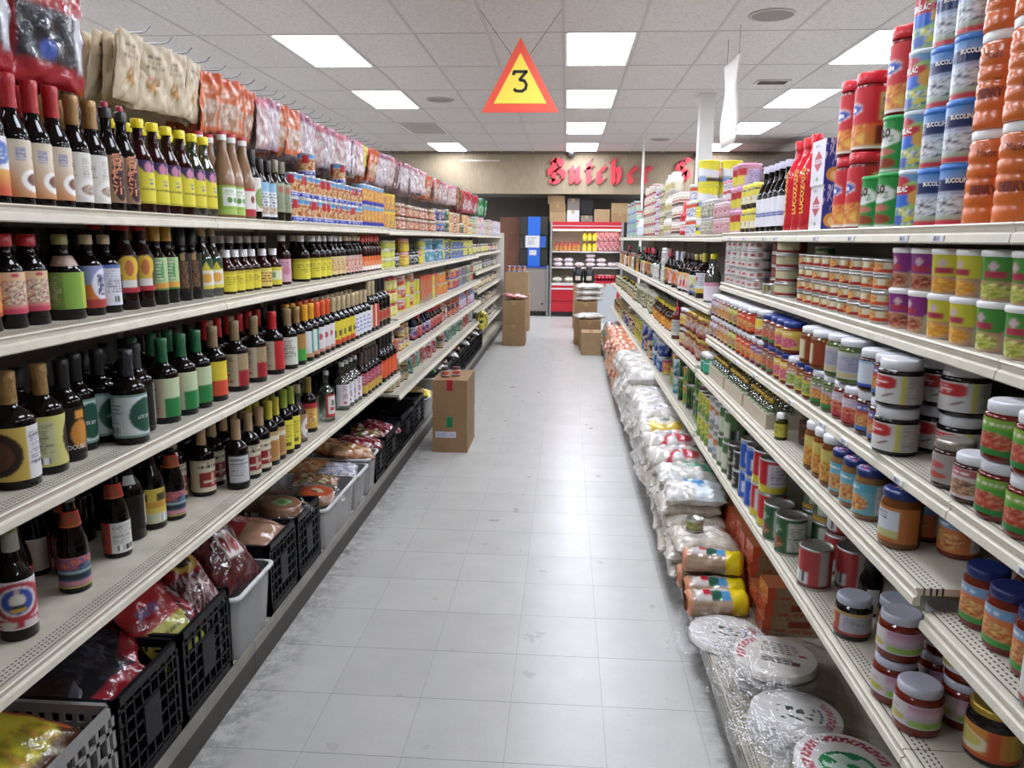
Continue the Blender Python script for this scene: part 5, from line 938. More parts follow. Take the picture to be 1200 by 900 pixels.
re('tall olive green can with white panel', .048, .13, A('4a6a3c', lambda a: a.rect(.25, .5, .15, .7, 'c0c4ac').bars(.52, .64, .1, .4).rect(.66, 1, 0, 1, '7a8a5a'), 48, 20), ys(.709, 3.14, 3.245), 2)
re('grey metal-looking can with white round label', .048, .13, A('8a8a84', lambda a: a.rect(.2, .6, .2, .85, 'c8c8c4').ell(.4, .6, .14, .12, 'b87a4a').ell(.36, .32, .08, .1, '6a8ab0'), 48, 20), ys(.709, 3.35, 3.455), 2)
re('yellow and green vegetable can', .044, .115, A('c8b82a', lambda a: a.band(0, .35, '6a8a3a').blot(.1, .5, .3, .8, ['8aa03a', 'd8cc4a', '5a7a2a'], .08).rect(.6, .85, .1, .9, 'c8c8a0'), 48, 20), ys(.704, 3.56, 3.655, 3.75), 2)

# ---- farther down the aisle: smaller in view, simpler labels
def spot(c1, c2, c3, foot=None, nu=24, nv=12):
    return A(c1, lambda a: (a.blot(0, 1, .15, .85, [c1, c2, c1, c3], .14), a.band(.84, 1, c2), a.band(0, .15, foot or c3)), nu, nv)
def fcan(d, R, h, c1, c2, c3, **k): return can('food_can', d, R, h, spot(c1, c2, c3, **k), n=14)
def fjar(d, R, h, body, lid, c1, c2, c3, name='food_jar'): return jar(name, d, R, h, plain(body, .25), plain(lid, .35), spot(c1, c2, c3), n=14, half=2.8)
def fbox(d, w, dp, h, c1, c2, c3, name='carton'): return Proto(name, 'box', [('body', boxart('carton', w, dp, h, spot(c1, c2, c3), spot(c2, c1, c3), c1))], max(w, dp)/2, h, d)
def fbot(d, R, h, body, cap, c1, c2, c3, name='sauce_bottle', **k): return bottle(name, d, R, h, dark_glass(body), plain(cap, .4), spot(c1, c2, c3), nr=.012, capf=k.pop('capf', .14), ns=.8, n=12, **k)
def far(key, x, z, runs, face):
    """fill a stretch of shelf; products mingle a little with those of neighbouring runs"""
    s = -1 if key[0] == 'L' else 1; spots = {}
    for k, (y0_, y1_, p, tiers) in enumerate(runs):
        w_ = 2*p.r+.004; n = max(1, int((y1_-y0_)/w_)); near = [runs[q][2] for q in range(max(0, k-3), min(len(runs), k+4)) if q != k and runs[q][2].r <= p.r+.002]
        for i in range(n):
            if random.random() < .07 and n > 3: continue
            q = random.choice(near) if near and n > 2 and random.random() < .34 else p
            t = tiers[i % len(tiers)] if isinstance(tiers, (list, tuple)) else tiers
            if q is not p: t = max(1, int((t*p.h+.02)/q.h))
            elif t > 1 and random.random() < .2: t -= 1
            spots.setdefault(id(q), (q, []))[1].append((x+s*(q.r+random.uniform(0, .022)), y0_+p.r+i*w_, t))
    for q, L_ in spots.values():
        stand(q, key, [(a, b) for a, b, t in L_], z, face, tiers=[t for a, b, t in L_], jit=.06 if q.cat == 'box' else .7)
far('LA', -1.125, 1.575, [
 (4.89, 5.12, fbox('orange and yellow carton', .1, .09, .11, 'd07a2c', 'd8b82a', '8a8474'), 2), (5.14, 5.6, fjar('large tan jar with white lid', .058, .12, 'a08a62', 'd0ccc6', 'a08a62', 'b89a6a', '5a9ac0'), 2),
 (5.62, 6.2, fjar('small jar with white and brown label', .036, .09, '6a4a34', 'b8a88a', 'd0b898', '8a4a34', 'c86a4a'), 2), (6.22, 6.8, fjar('small jar with red and cream label', .036, .09, '5a1c1c', 'c8a8a0', 'd0a898', 'a8343c', 'd8ccc0'), 2),
 (6.82, 7.5, fcan('blue and peach can', .045, .1, '3a78c0', 'd8a88a', '5a2a2c'), 2), (7.52, 7.9, fbox('tan carton', .09, .08, .1, 'c89a6a', 'd8bc90', 'b87a4a'), 2), (7.92, 8.5, fcan('grey and maroon can', .05, .1, '9a8a74', 'b8b09a', '7a3a44'), 2),
 (8.52, 8.9, fcan('dark green can', .045, .11, '2a6a44', 'c8ccb8', '1c4a30'), 2), (8.92, 9.7, fbox('red and cream carton', .1, .08, .1, 'd8ccb8', 'b8303c', 'd8c83a'), 2), (9.8, 10.9, fbox('pink and cream carton', .1, .08, .1, 'd8c8b0', 'c87a7a', 'b8b0c8'), 2),
 (10.95, 12.1, fcan('cream and green can', .05, .1, 'd0ccb0', '6a9a6a', 'b89a5a'), 2), (12.2, 13.3, fbox('white carton', .1, .09, .11, 'd8d4d0', 'b8a0a8', '8a9ab8'), 2)], -.5)
far('LB', -1.16, 1.318, [
 (4.96, 5.3, fjar('beige-lidded stacked tin', .045, .07, 'a89a4a', 'b8a87a', 'b8a84a', 'd0c86a', '8a7a34'), 3) if 0 else (4.96, 5.35, fcan('yellow-green can', .045, .062, 'c8cc3a', 'b8b070', 'd8dc6a'), 3), (5.37, 5.6, fbot('black bottle with white figure label', .04, .15, '100c0c', '1c1a1a', '1c1a1c', 'd8d8d8', '2a2a2a'), 1),
 (5.62, 6.35, fjar('pink-lidded jar with yellow label', .04, .1, 'c8a83a', 'd08a9a', 'd8c42a', 'c86a5a', 'd8c42a'), 2), (6.37, 7.4, fcan('teal and white tin', .055, .1, '2a8a8a', 'a8c8d8', '4a7ab8'), 2), (7.42, 8.1, fcan('dark olive can', .05, .1, '4a5a24', 'c8c43a', '2a3a20'), 2),
 (8.12, 8.7, fbox('blue carton', .1, .08, .09, '2f3f9a', 'c8cc4a', '4a6ab8'), 2), (8.72, 9.7, fbox('bright yellow carton', .1, .08, .09, 'd8cc3a', 'e0d86a', '5a5a9a'), 2)], -.5)
far('LC', -1.12, 1.012, [
 (4.93, 5.3, fjar('red-lidded pale yellow tub', .055, .085, 'c8bc5a', 'a83038', 'd0c87a', 'd8d0a0', 'c8b83a'), 3), (5.32, 6.1, fcan('red and yellow can', .058, .085, 'b82a30', 'd8d0cc', 'd8c42a'), 3), (6.12, 6.6, fbox('tall orange carton', .07, .06, .21, 'c86a3a', 'b8503a', '9a8a7a'), 1),
 (6.62, 6.95, fcan('lemon yellow can', .045, .1, 'd8cc3a', 'b8c85a', 'd0b82a'), 2), (6.97, 7.7, fcan('orange peach can', .055, .1, 'd88a3a', 'b8b04a', 'c85a34'), 2), (7.72, 8.3, fcan('scarlet and blue can', .05, .1, 'c0343c', 'd8a83a', '3a4a9a'), 2), (8.32, 8.9, fcan('blue and red can', .05, .1, '3a7ab8', 'b8303a', '5a9ac8'), 2), (8.92, 9.7, fcan('mid green can', .05, .1, '3a8a4a', 'c8d0c0', 'b87a6a'), 2)], -.5)
far('LD', -1.115, .755, [
 (4.93, 5.75, fjar('short jar with cream and yellow label', .04, .085, '8a6a3a', 'b89a6a', 'd0c87a', '8a6aa8', 'd8a83a'), 2), (5.77, 6.1, fbot('navy bottle', .034, .2, '0c1230', 'a8242c', '24347a', 'c8ccd8', 'a8242c'), 1),
 (6.12, 7.1, fbot('dark red bottle with red cap', .034, .2, '2a0a08', 'b8242c', 'b83034', 'd8a89a', '6a1c1c', capf=.25), 1), (7.12, 7.5, fjar('bright blue jug', .055, .1, '2a6ac8', '3a7ad0', '2a6ac8', '8ab0e0', '1c50a8', name='blue_jug'), 2), (7.52, 8.3, fjar('dark red jar with orange label', .042, .1, '4a1c14', '3a2420', 'b8502c', '8a3a2c', 'c8a08a'), 2), (8.32, 9.7, fbot('lilac and white bottle', .042, .21, '9a98b8', 'c8c8d8', 'b8b4d0', 'd8d4e0', 'b85a7a'), 1)], -.5)
pk_ = lambda name, d, c1, c2, c3, w=.1, h=.13, t=.05, m=None, seed=1: Proto(name, 'packet', [('body', pillow('packet', w, h, t, spot(c1, c2, c3, nu=20, nv=20), m, .006, seed))], w/2, h, d)
far('LE', -1.12, .515, [
 (4.93, 5.6, fjar('brown and teal labelled jar', .045, .1, '5a3a24', '8a7a5a', '9a8a6a', '3a6a6a', 'c8b08a'), [1, 2]), (5.62, 6.3, pk_('snack_packet', 'brown and red snack packet', '8a5a3c', 'b8303a', 'c8a88a', seed=2), 1), (6.32, 7.6, pk_('snack_packet', 'crimson snack packet with white flash', 'a8242e', 'd8c8c8', 'c04a4a', seed=3), 1), (7.62, 8.8, pk_('snack_packet', 'teal green snack packet', '3a8a78', 'b8d0c8', '1f6a58', seed=4), 1), (8.82, 9.7, pk_('snack_packet', 'silver snack packet', 'a8aaae', 'c8ccd0', '6a7078', seed=5), 1)], -.3)
for key, z, cs in (('LB', 1.33, [('d0c83a', 'd8d4c0', '8a8a4a'), ('d8d0cc', 'b8404a', '4a4a4a')]), ('LC', 1.1, [('d0ccc8', '8a8a90', 'c8c83a'), ('3a3a44', 'b8b4b0', '6a6a70')]), ('LD', .86, [('c8b87a', 'd8ccb0', '5a3a2c'), ('8a4a34', 'd0b89a', 'c8c4bc')]), ('LE', .6, [('d0c4a8', '3a2a24', 'c8a08a'), ('5a4438', 'd8d4c8', 'a8845a')]), ('LF', .36, [('4a5a4a', 'd0ccc4', '6a6a64'), ('c8c4bc', '5a5a58', '3a3a3a')])):
    far(key, -1.155, z, [(9.8, 11.5, fjar('%s jar at the far end' % ('pale', 'mixed')[0], .045, .12, '7a6a54', 'b8b0a4', *cs[0]), 1), (11.55, 13.3, fjar('dark-lidded jar at the far end', .045, .12, '4a4038', '3a3634', *cs[1]), 1)], -.5)

# right row beyond the third joint
def f(a): a.band(0, .22, 'c8a83a').lines(.2, .8, .35, .95, 6, '8a8a94').ell(.3, .72, .1, .12, 'b8507a')
stand(bottle('water_bottle', 'clear plastic bottle with yellow cap and white label', .043, .25, CLEAR, plain('d8d02a', .35), A('dcd4dc', lambda a: a.band(.8, 1, 'd08aa8')), nr=.014, capf=.1, capr=.017, ns=.84, bf=.5, lv=(.05, .42), extra=[('water', MB().lathe([(0, .003), (.04, .003), (.04, .13), (.02, .2), (0, .2)], 14).me('water', film('clear_water', 'e6e8e6', .05, .05, 0)))]), 'RB', ys(.765, 4.12), 1.205, AR)
stand(bottle('sauce_bottle', 'large brown bottle with white and yellow label', .046, .25, SOY, plain('b0a03a', .4), A('d0d0d4', f), nr=.014, ns=.8, bf=.56, lv=(.12, .56)), 'RB', ys(.77, 4.42), 1.205, AR+.2)
far('RB', .715, 1.205, [
 (4.5, 4.72, fbot('dark bottle with blue and yellow label', .044, .24, '0c0605', 'a8a04a', 'd8d03a', 'd0d4d8', '2a4a9a'), 1), (4.74, 5.1, fbot('dark bottle with red picture label', .042, .24, '140806', '3a3030', 'b82a34', 'd8b86a', 'd0d0d4'), 1), (5.12, 5.6, fbot('white-necked dark bottle with orange label', .038, .245, '0c0605', 'b8b4bc', 'd8622c', 'c8c0b0', '5a3a24', capf=.26), 1), (5.62, 5.9, fbot('dark bottle with teal label', .042, .24, '0c0808', '2a2424', '6ab0b0', 'd0d4d4', '3a5a5a'), 1),
 (5.92, 6.25, fbot('fat black bottle with green gold shoulder', .052, .25, '0a100c', '4a9a6a', '0f1a14', '3a9a4a', '0a100c', lv=(.3, .6)), 1), (6.27, 6.7, fjar('white squat jar', .045, .13, 'c8c4c0', 'd8d4d0', 'd0ccc8', 'b8a0a0', 'a8a4a0'), 1), (6.72, 7.1, fbot('black bottle with crimson cap and red label', .042, .25, '0a0806', 'a82a3c', 'b86a5a', 'd0b03a', '5a2a24', capf=.2), 1), (7.12, 11.0, pk_('spice_packet', 'orange and brown spice packet', 'b8804a', '6a3a2c', 'd8a83a', w=.1, h=.17, seed=6), 1)], AR)
XR2 = .665
far('RC', XR2, .92, [
 (3.83, 4.12, fjar('gold-lidded jar with white and red label', .042, .11, '6a1c14', 'b8983a', 'c8c8cc', 'b08a4a', '8a2a24'), 2), (4.14, 4.62, fjar('white-lidded jar with yellow and white label', .042, .11, '5a1814', 'd0d0d8', 'd0b82a', 'c8c8d0', 'a8343c'), 2)], AR)
stand(bottle('chili_sauce_bottle', 'red squeeze bottle with pointed tip', .036, .24, mat('red_sauce', '5a1410', .2), plain('c8243a', .35), A('c0bcb4', lambda a: a.rect(0, .35, 0, 1, 'b03038').lines(.4, .9, .2, .9, 7, '6a7a7a')), nr=.012, ns=.78, bf=.6, capf=.26, capprof=[(.015, .178), (.015, .195), (.007, .205), (.003, .24), (0, .24)], lv=(.1, .5)), 'RC', ys(.70, 4.85), .92, AR)
far('RC', XR2+.02, .92, [
 (5.2, 6.2, fbot('small amber bottle with yellow cap', .04, .16, '2a1206', 'd8c42a', 'd8a02a', '8a3a1c', 'c87a2c'), 1), (6.22, 8.0, pk_('noodle_packet', 'olive and white packet', '8a8a5a', 'c8c8b8', '6a6a4a', w=.1, h=.17, seed=7), 1), (8.02, 11.0, fjar('olive jar with pale label', .045, .12, '5a5a34', 'a8a48a', '9a966a', 'c8c4a8', '5a4a2a'), 1)], AR)
far('RE', .675, .59, [
 (3.83, 4.25, fcan('tall black-topped can with green picture', .05, .13, '3a6a3a', '1c201c', '8ab04a'), 2), (4.27, 4.7, fcan('large dark green can', .055, .14, '24401f', '5a8a3a', '1a2a18'), 2), (4.72, 5.3, fcan('green and orange vegetable can', .045, .11, '3a9a3a', 'd8822c', '5aa84a'), 2), (5.32, 5.9, fcan('orange and magenta fruit can', .045, .11, 'd88a4a', '9a2a6a', 'c8c83a'), 2),
 (5.92, 6.4, fcan('teal and white can', .045, .11, '3a8a9a', 'd0d4d8', '2a6a7a'), 2), (6.42, 7.0, fcan('royal blue can', .045, .11, '34479a', 'b8c0d8', '24347a'), 2), (7.02, 7.7, fcan('yellow-olive can', .045, .11, 'c8b83a', '7a8a3a', 'd8cc5a'), 2), (7.72, 11.0, fjar('brown jar with tan label', .045, .13, '4a2a1a', 'b8a06a', 'b87a4a', '6a3a24', 'c8a87a'), 1)], AR)

# ================================================================== PEGBOARD PACKETS, LEFT
hook_me = MB().tube([(0, 0, 0), (.27, 0, .004), (.285, 0, .008), (.298, 0, .02)], .002, 5).me('peg_hook', mat('chrome_wire', '77777a', .35, metal=.8))
def packet_proto(name, d, w, h, art, m, t=.016, seed=0):
    # the packet hangs from a punched hole: its local origin is the top middle
    me = pillow(name, w, h, t, art, m, .005 if name == 'tea_packet' else .009, seed)
    for v in me.vertices: v.co.z -= h-.012
    return Proto(name, 'packet', [('body', me)], w/2, h, d)
FILM2 = mat('printed_crinkle_film', attr=True, rough=.14, spec=.7, bump=.5, bscale=28)
cr = packet_proto('tea_packet', 'cream paper herb packet', .122, .19, A('c4b294', lambda a: a.rect(.08, .92, .04, .96, 'ccbc9e').lines(.2, .8, .62, .9, 4, '5a5044', .6).blot(.36, .7, .22, .52, ['6a8a4a', 'c8683a', 'ccbc9e', 'd08a4a'], .08, 'e'), 24, 26), mat('paper_packet', attr=True, rough=.4, bump=.5, bscale=30), .02, 1)
orp = packet_proto('candy_packet', 'orange snack packet with clear window', .135, .2, A('d0683a', lambda a: a.rect(.12, .88, .1, .55, 'c8b8a8').blot(.14, .86, .12, .5, ['c89a7a', 'd8ccc0', 'a87a5a'], .1).band(.85, 1, 'c8542c').lines(.2, .8, .62, .8, 2, 'e0c8b0'), 22, 22), FILM2, .018, 2)
pnk = packet_proto('candy_packet', 'pinkish clear snack packet', .135, .2, A('c0a4a6', lambda a: a.blot(.05, .95, .05, .7, ['c8b4b0', 'd8ccc8', 'a87a80', 'c08a84', 'd8d4d0'], .09).band(.82, 1, 'b85a6a').lines(.2, .8, .72, .82, 1, 'd8c8c8'), 22, 22), FILM2, .02, 3)
ppl = packet_proto('candy_packet', 'mauve and white snack packet', .135, .2, A('b8a4b4', lambda a: a.blot(0, 1, .05, .8, ['d0c8cc', 'b0909c', 'c8b8c0', 'e0dcdc'], .1).band(.82, 1, '9a5a70'), 22, 22), FILM2, .02, 4)
yep = packet_proto('candy_packet', 'yellow snack packet', .115, .18, A('d8c83a', lambda a: a.blot(.2, .8, .2, .6, ['d8c83a', 'c8a03a', 'e0d88a'], .1), 16, 16), FILM2, .018, 5)
rdp = packet_proto('candy_packet', 'crimson and silver snack packet', .14, .25, A('a8202e', lambda a: a.blot(.1, .9, .1, .6, ['c8b8b8', 'a8202e', '8a1c28', 'd0c8c8'], .12).band(.85, 1, 'b8303c'), 18, 18), FILM2, .03, 6)
gnp = packet_proto('candy_packet', 'green and white snack packet', .14, .25, A('1f7a44', lambda a: a.blot(.1, .9, .1, .6, ['b8d0c0', '1f7a44', '2a9a5a'], .12), 18, 18), FILM2, .03, 7)
brp = packet_proto('candy_packet', 'brown snack packet', .115, .2, A('8a5a3c', lambda a: a.blot(.1, .9, .1, .7, ['a87a5a', '8a5a3c', '6a3f2a', 'c8a080'], .12), 16, 16), FILM2, .02, 8)
hooks = [(2.262+.125*i, cr, 10) for i in range(4)]+[(2.76+.125*i, orp, 10) for i in range(3)]+[(3.13, orp, 5), (3.24, pnk, 8), (3.33, ppl, 8), (3.46, orp, 7), (3.59, orp, 7)]
hooks += [(3.72+.13*i, (ppl, pnk)[i % 3 == 2], 7) for i in range(9)]+[(4.92, yep, 5), (5.06, orp, 6), (5.2, orp, 6), (5.35, ppl, 6)]+[(5.5+.15*i, (ppl, pnk)[i % 2], 5) for i in range(10)]
hooks += [(7.05+.17*i, (pnk, orp, ppl)[i % 3], 4) for i in range(6)]+[(8.1+.18*i, pnk, 4) for i in range(5)]+[(9.05, brp, 4), (9.25, brp, 4), (9.45, brp, 4)]+[(9.7+.2*i, rdp, 4) for i in range(8)]+[(11.4+.22*i, gnp, 4) for i in range(5)]
cnt = {}
for i, (y, p, n) in enumerate(hooks):
    zh = 2.085 if y < 9 else 2.1
    o = new('peg_hook', hook_me, None, (LB+.013, y, zh)); tag(o, 'chrome peg hook, %s from the camera on the left pegboard' % ordn(i+3), 'hook', 'peg hooks on the left pegboard')
    if p is None: continue
    cnt[p.name+p.desc] = cnt.get(p.name+p.desc, 0)+1
    for k in range(n):
        x = LB+.03+(.235*(k+.5)/n)+random.uniform(-.004, .004)
        put(p, x, y+random.uniform(-.018, .018), zh-.006-random.uniform(0, .014), random.uniform(-.42, .25), '%s, %s from the front on the %s left peg hook' % (p.desc, ordn(n-k), ordn(i+3)), p.desc+' on the left pegboard', rx=random.uniform(-.08, .08), ry=random.uniform(-.02, .26))
# big red and silver bags hanging nearest the camera
bg = A('98202a', lambda a: (a.blot(.05, .95, .18, .62, ['2a2c34', '1c1e26', '24262e', '16181e', '3a3c44'], .12), a.rect(.8, .94, .15, .66, 'b8bac0'), a.band(.64, 1, 'a01f28'), a.blot(.2, .8, .66, .8, ['a01f28', 'd8d0d0', 'b05a34', 'a01f28'], .07), a.band(0, .16, 'a8182a'), a.ell(.4, .3, .1, .08, '3a5ab0')), 34, 34)
big = packet_proto('snack_bag', 'large red and silver snack bag', .24, .27, bg, FILM2, .05, 9)
for i, (x, y, l) in enumerate(((-1.205, 1.83, 'front'), (-1.20, 1.57, 'nearest'), (-1.28, 1.84, 'middle'), (-1.27, 1.58, 'rear nearest'), (-1.36, 1.83, 'rear'))):
    put(big, x, y, 2.12, -.1, '%s large red and silver snack bag hanging at the top left corner' % l, 'large red snack bags', ry=.05)
for i, y in enumerate((1.575, 1.835)):
    o = new('peg_hook', hook_me, None, (LB+.013, y, 2.118)); tag(o, 'chrome peg hook carrying the %s red snack bags, left pegboard' % ('nearest', 'farther')[i], 'hook', 'peg hooks on the left pegboard')

# ================================================================== CRATES AND BINS ON THE LEFT BASE DECK
ZB = BASEZ+.0005
def lattice(mb, p0, du, nu, nv, w, h, t, dn, bar=.006):
    """moulded grid wall: origin p0, horizontal direction du, width w, height h, thickness t along dn"""
    p0, du, dn = Vector(p0), Vector(du), Vector(dn); up = Vector((0, 0, 1))
    def b(u0, u1, v0, v1, tt): mb.obox(p0+du*(u0+u1)/2+up*(v0+v1)/2+dn*tt/2, du*(u1-u0)/2, dn*tt/2, up*(v1-v0)/2)
    b(0, w, 0, .03, t); b(0, w, h-.025, h, t*1.6); b(0, .02, 0, h, t); b(w-.02, w, 0, h, t)
    for i in range(1, nu): u = w*i/nu; b(u-bar/2, u+bar/2, .03, h-.025, t if i % 3 else t*1.5)
    for j in range(1, nv): v = h*j/nv; b(0, w, v-bar/2, v+bar/2, t*.9)
def crate(x0, x1, y0, y1, h, m, label, nu=7, nv=6, solid=None, bar=.006):
    o = new('produce_crate', None, None, ((x0+x1)/2, (y0+y1)/2, ZB)); tag(o, label, 'crate', 'crates on the left base deck')
    X, Y = (x1-x0)/2, (y1-y0)/2; t = .008
    for nm_, p0, du, dn, w_, n_ in (('front_panel', (X, -Y, 0), (0, 1, 0), (-1, 0, 0), 2*Y, nu), ('back_panel', (-X, -Y, 0), (0, 1, 0), (1, 0, 0), 2*Y, nu), ('end_panel', (-X, -Y, 0), (1, 0, 0), (0, 1, 0), 2*X, nu), ('end_panel', (-X, Y, 0), (1, 0, 0), (0, -1, 0), 2*X, nu)):
        mb = MB(); lattice(mb, p0, du, n_, nv, w_, h, t, dn, bar); new(nm_, mb.me(nm_, m), o)
    new('floor_panel', MB().box(-X, X, -Y, Y, 0, .006).me('floor_panel', m), o)
    if solid:                       # a moulded badge plate in the middle of the front wall
        new('badge_plate', MB().box(X-.006, X+.002, -Y*.25, Y*.25, h*.3, h*.7).me('badge_plate', m), o)
    return o
BLK = mat('black_crate_plastic', '0f0f13', .45, spec=.25, bump=.1, bscale=20); GRY = mat('grey_crate_plastic', '8f8d8a', .4)
crate(-1.44, -1.07, 1.205, 1.632, .29, GRY, 'grey slotted plastic crate, nearest on the left base deck', 11, 5, bar=.012)
for i, (a, b_, h) in enumerate(((1.64, 1.955, .285), (1.965, 2.285, .285), (2.63, 2.925, .28), (2.935, 3.225, .275), (4.25, 4.5, .2), (4.51, 4.95, .21), (4.96, 5.38, .225), (5.39, 5.8, .235))):
    crate(-1.44, -1.075, a, b_, h, BLK, 'black lattice plastic crate, %s from the camera on the left base deck' % ordn(i+1), 8, 7, True)
BINM = film('milky_plastic', 'e8e8e8', .06, .25, .1, 20, .3)
def bin_(x0, x1, y0, y1, h, label, m=None, taper=.02):
    o = new('storage_bin', None, None, ((x0+x1)/2, (y0+y1)/2, ZB)); tag(o, label, 'bin', 'bins on the left base deck')
    X, Y = (x1-x0)/2, (y1-y0)/2; ring = lambda k, z: [(sx*(X-k)+ (0), sy*(Y-k), z) for sx, sy in ((-1,-1),(1,-1),(1,1),(-1,1))]
    def rr(k, z, c=.03):
        pts = []
        for sx, sy, a0 in ((1,1,0),(-1,1,PI/2),(-1,-1,PI),(1,-1,1.5*PI)):
            for i in range(5): a = a0+PI/2*i/4; pts.append((sx*(X-k-c)+c*math.cos(a), sy*(Y-k-c)+c*math.sin(a), z))
        return pts
    L_ = [rr(taper, 0), rr(taper, .001), rr(.004, h-.012), rr(.004, h)]; n = 20; mb = MB()
    v = [p for l in L_ for p in l]; f_ = [(j*n+i, j*n+(i+1) % n, (j+1)*n+(i+1) % n, (j+1)*n+i) for j in range(3) for i in range(n)]; f_.append(tuple(range(n-1, -1, -1)))
    mb.add(v, f_, True); new('body', mb.me('body', m or BINM), o)
    a_, b_, c_, d_ = rr(.004, h), rr(-.008, h), rr(-.008, h-.012), rr(-.004, h-.012); mb = MB(); v = a_+b_+c_+d_
    mb.add(v, [(j*n+i, j*n+(i+1) % n, (j+1)*n+(i+1) % n, (j+1)*n+i) for j in range(3) for i in range(n)], True); new('rim', mb.me('rim', plain('cfd0d0', .3) if not m else m), o)
    return o
bin_(-1.43, -1.055, 2.30, 2.615, .235, 'narrow milky plastic bin between black crates on the left base deck')
for i, (a, b_, h) in enumerate(((3.25, 3.76, .2), (3.775, 4.0, .195), (4.015, 4.235, .215))): bin_(-1.44, -1.055, a, b_, h, 'milky plastic bin, %s of the three side by side, left base deck' % ordn(i+1))
bin_(-1.44, -1.06, 5.82, 6.2, .175, 'grey tub beside the stacked cardboard boxes, left base deck', plain('8f9296', .45))
bin_(-1.44, -1.06, 6.22, 6.9, .27, 'wide pale translucent bin behind the stacked cardboard boxes')
for i in range(7):
    a = 6.92+.45*i; crate(-1.44, -1.075, a, a+.41, .26, BLK, 'black lattice crate on the far left base deck, %s beyond the pale bin' % ordn(i+1), 5, 5)
    if i in (1, 2, 4): bin_(-1.40, -1.06, a+.418, a+.438, .28, 'thin white divider tray between far black crates, %s from the camera' % ordn([1, 2, 4].index(i)+1), plain('c8cacc', .4), .001) if 0 else None
# ---- bags lying in the crates
def lay(p, x, y, z, rz, label, group, tilt=.15, roll=0):   # packet lying on its back, print up
    return put(p, x, y, z, rz, label, group, ry=-PI/2+tilt, rx=roll)
def bagp(name, d, w, h, t, art, seed, m=None, p=2.5, cr_=.008):
    me = pillow(name, w, h, t, art, m or FILM2, cr_, seed, p)
    for v in me.vertices: v.co.z -= h/2
    return Proto(name, 'packet', [('body', me)], w/2, h, d)
ysn = bagp('snack_bag', 'yellow', .3, .34, .11, A('d2c41c', lambda a: (a.rect(0, 1, 0, .16, '4a2c1c'), a.rect(.88, 1, .1, .9, 'b0522c'), a.band(.86, 1, '24409a'), a.rect(0, .14, .7, 1, '8a2a6a'), a.diag(-.8, .55, .015, 'e6e2c8'), a.blot(.3, .8, .1, .35, ['a8a020', 'd2c41c', '8a7a1c', 'c8902c'], .09), a.rect(.5, .6, .5, .55, 'e6e2d0'), a.rect(.34, .4, .4, .5, '4a4a20')), 36, 36), 21)
lay(ysn, -1.26, 1.42, .405, .1, 'bright yellow snack bag with blue edge in the grey crate', 'snack bags in crates', .25)
lay(bagp('snack_bag', 'orange', .2, .26, .08, A('b8562c', lambda a: a.band(0, .3, '6a3a24')), 22), -1.28, 1.53, .34, -.4, 'orange and brown snack bag under the yellow bag in the grey crate', 'snack bags in crates', .2) if 0 else None
drk = [A('1c1c26', lambda a: (a.band(0, .18, '8a1c28'), a.blot(.1, .9, .2, .8, ['1c1c26', '14141c', '3a3a48', '24242e'], .15), a.band(.85, 1, 'a0283a'))), A('2a1c20', lambda a: (a.ell(.5, .5, .25, .2, 'b8b8c4'), a.ell(.42, .5, .08, .08, '5a2430'), a.band(0, .12, '6a6a78'))),
       A('6a1420', lambda a: a.blot(0, 1, 0, 1, ['6a1420', '8a1c2a', '3a1018', 'a8283a', 'b8a8ac'], .13)), A('a81c26', lambda a: (a.band(0, .45, 'a8a43a'), a.lines(.15, .85, .55, .75, 1, '7a5a8a', .8), a.lines(.1, .9, .06, .16, 1, '2a2a1c'), a.lines(.15, .8, .28, .36, 1, '5a5a24')))]
dp = [bagp('candy_bag', 'dark', .2, .26, .07, a, 30+i) for i, a in enumerate(drk)]
def fill(y0_, y1_, ztop, items, where):
    for i, (k, x, y, rz, tilt, roll, d) in enumerate(items): lay(dp[k] if isinstance(k, int) else k, x, y, ztop, rz, d+', '+where, 'bags in the '+where, tilt, roll)
fill(0, 0, .395, [(1, -1.33, 1.74, .2, .1, 0, 'dark bag with pale skull-like emblem'), (0, -1.235, 1.78, -.3, .35, .15, 'black shiny bag with red ends'), (0, -1.3, 1.88, .5, .1, 0, 'second black shiny bag')], 'first black crate')
fill(0, 0, .40, [(3, -1.185, 2.04, -.25, .8, .1, 'red and yellow pillow bag with dark lettering'), (2, -1.24, 2.14, .3, .3, 0, 'crimson mottled candy bag'), (2, -1.34, 2.06, -.5, .2, .2, 'second crimson candy bag'), (2, -1.22, 2.2, .2, .5, -.1, 'third crimson candy bag leaning on the rim')], 'second black crate')
chl = bagp('dried_chili_bag', 'chili', .22, .3, .1, A('4a161a', lambda a: (a.blot(0, 1, 0, 1, ['4a161a', '5a1c1e', '38100f', '6a2426'], .06), a.rect(.36, .74, .34, .66, 'd4cfcb'), a.ell(.46, .5, .07, .12, '8a2420'), a.ell(.63, .5, .08, .13, 'a82a28'))), 41, mat('glossy_bag', attr=True, rough=.08, spec=.8, bump=.6, bscale=22))
lay(chl, -1.19, 2.47, .44, -.25, 'clear bag of dark red dried chilies with white picture label, milky bin', 'bags in the milky bin', .85)
gld = bagp('candy_bag', 'gold', .14, .24, .07, A('8a1c20', lambda a: (a.ell(.5, .72, .34, .18, 'b89a3a'), a.ell(.5, .72, .22, .1, '2a2418'), a.blot(0, 1, 0, .5, ['5a2a2c', '8a6a6a', '3a1c20', 'b8a0a0'], .1))), 43)
lay(gld, -1.19, 2.24, .44, -.5, 'red bag with gold crest leaning between the crate and milky bin', 'bags in the milky bin', .7)
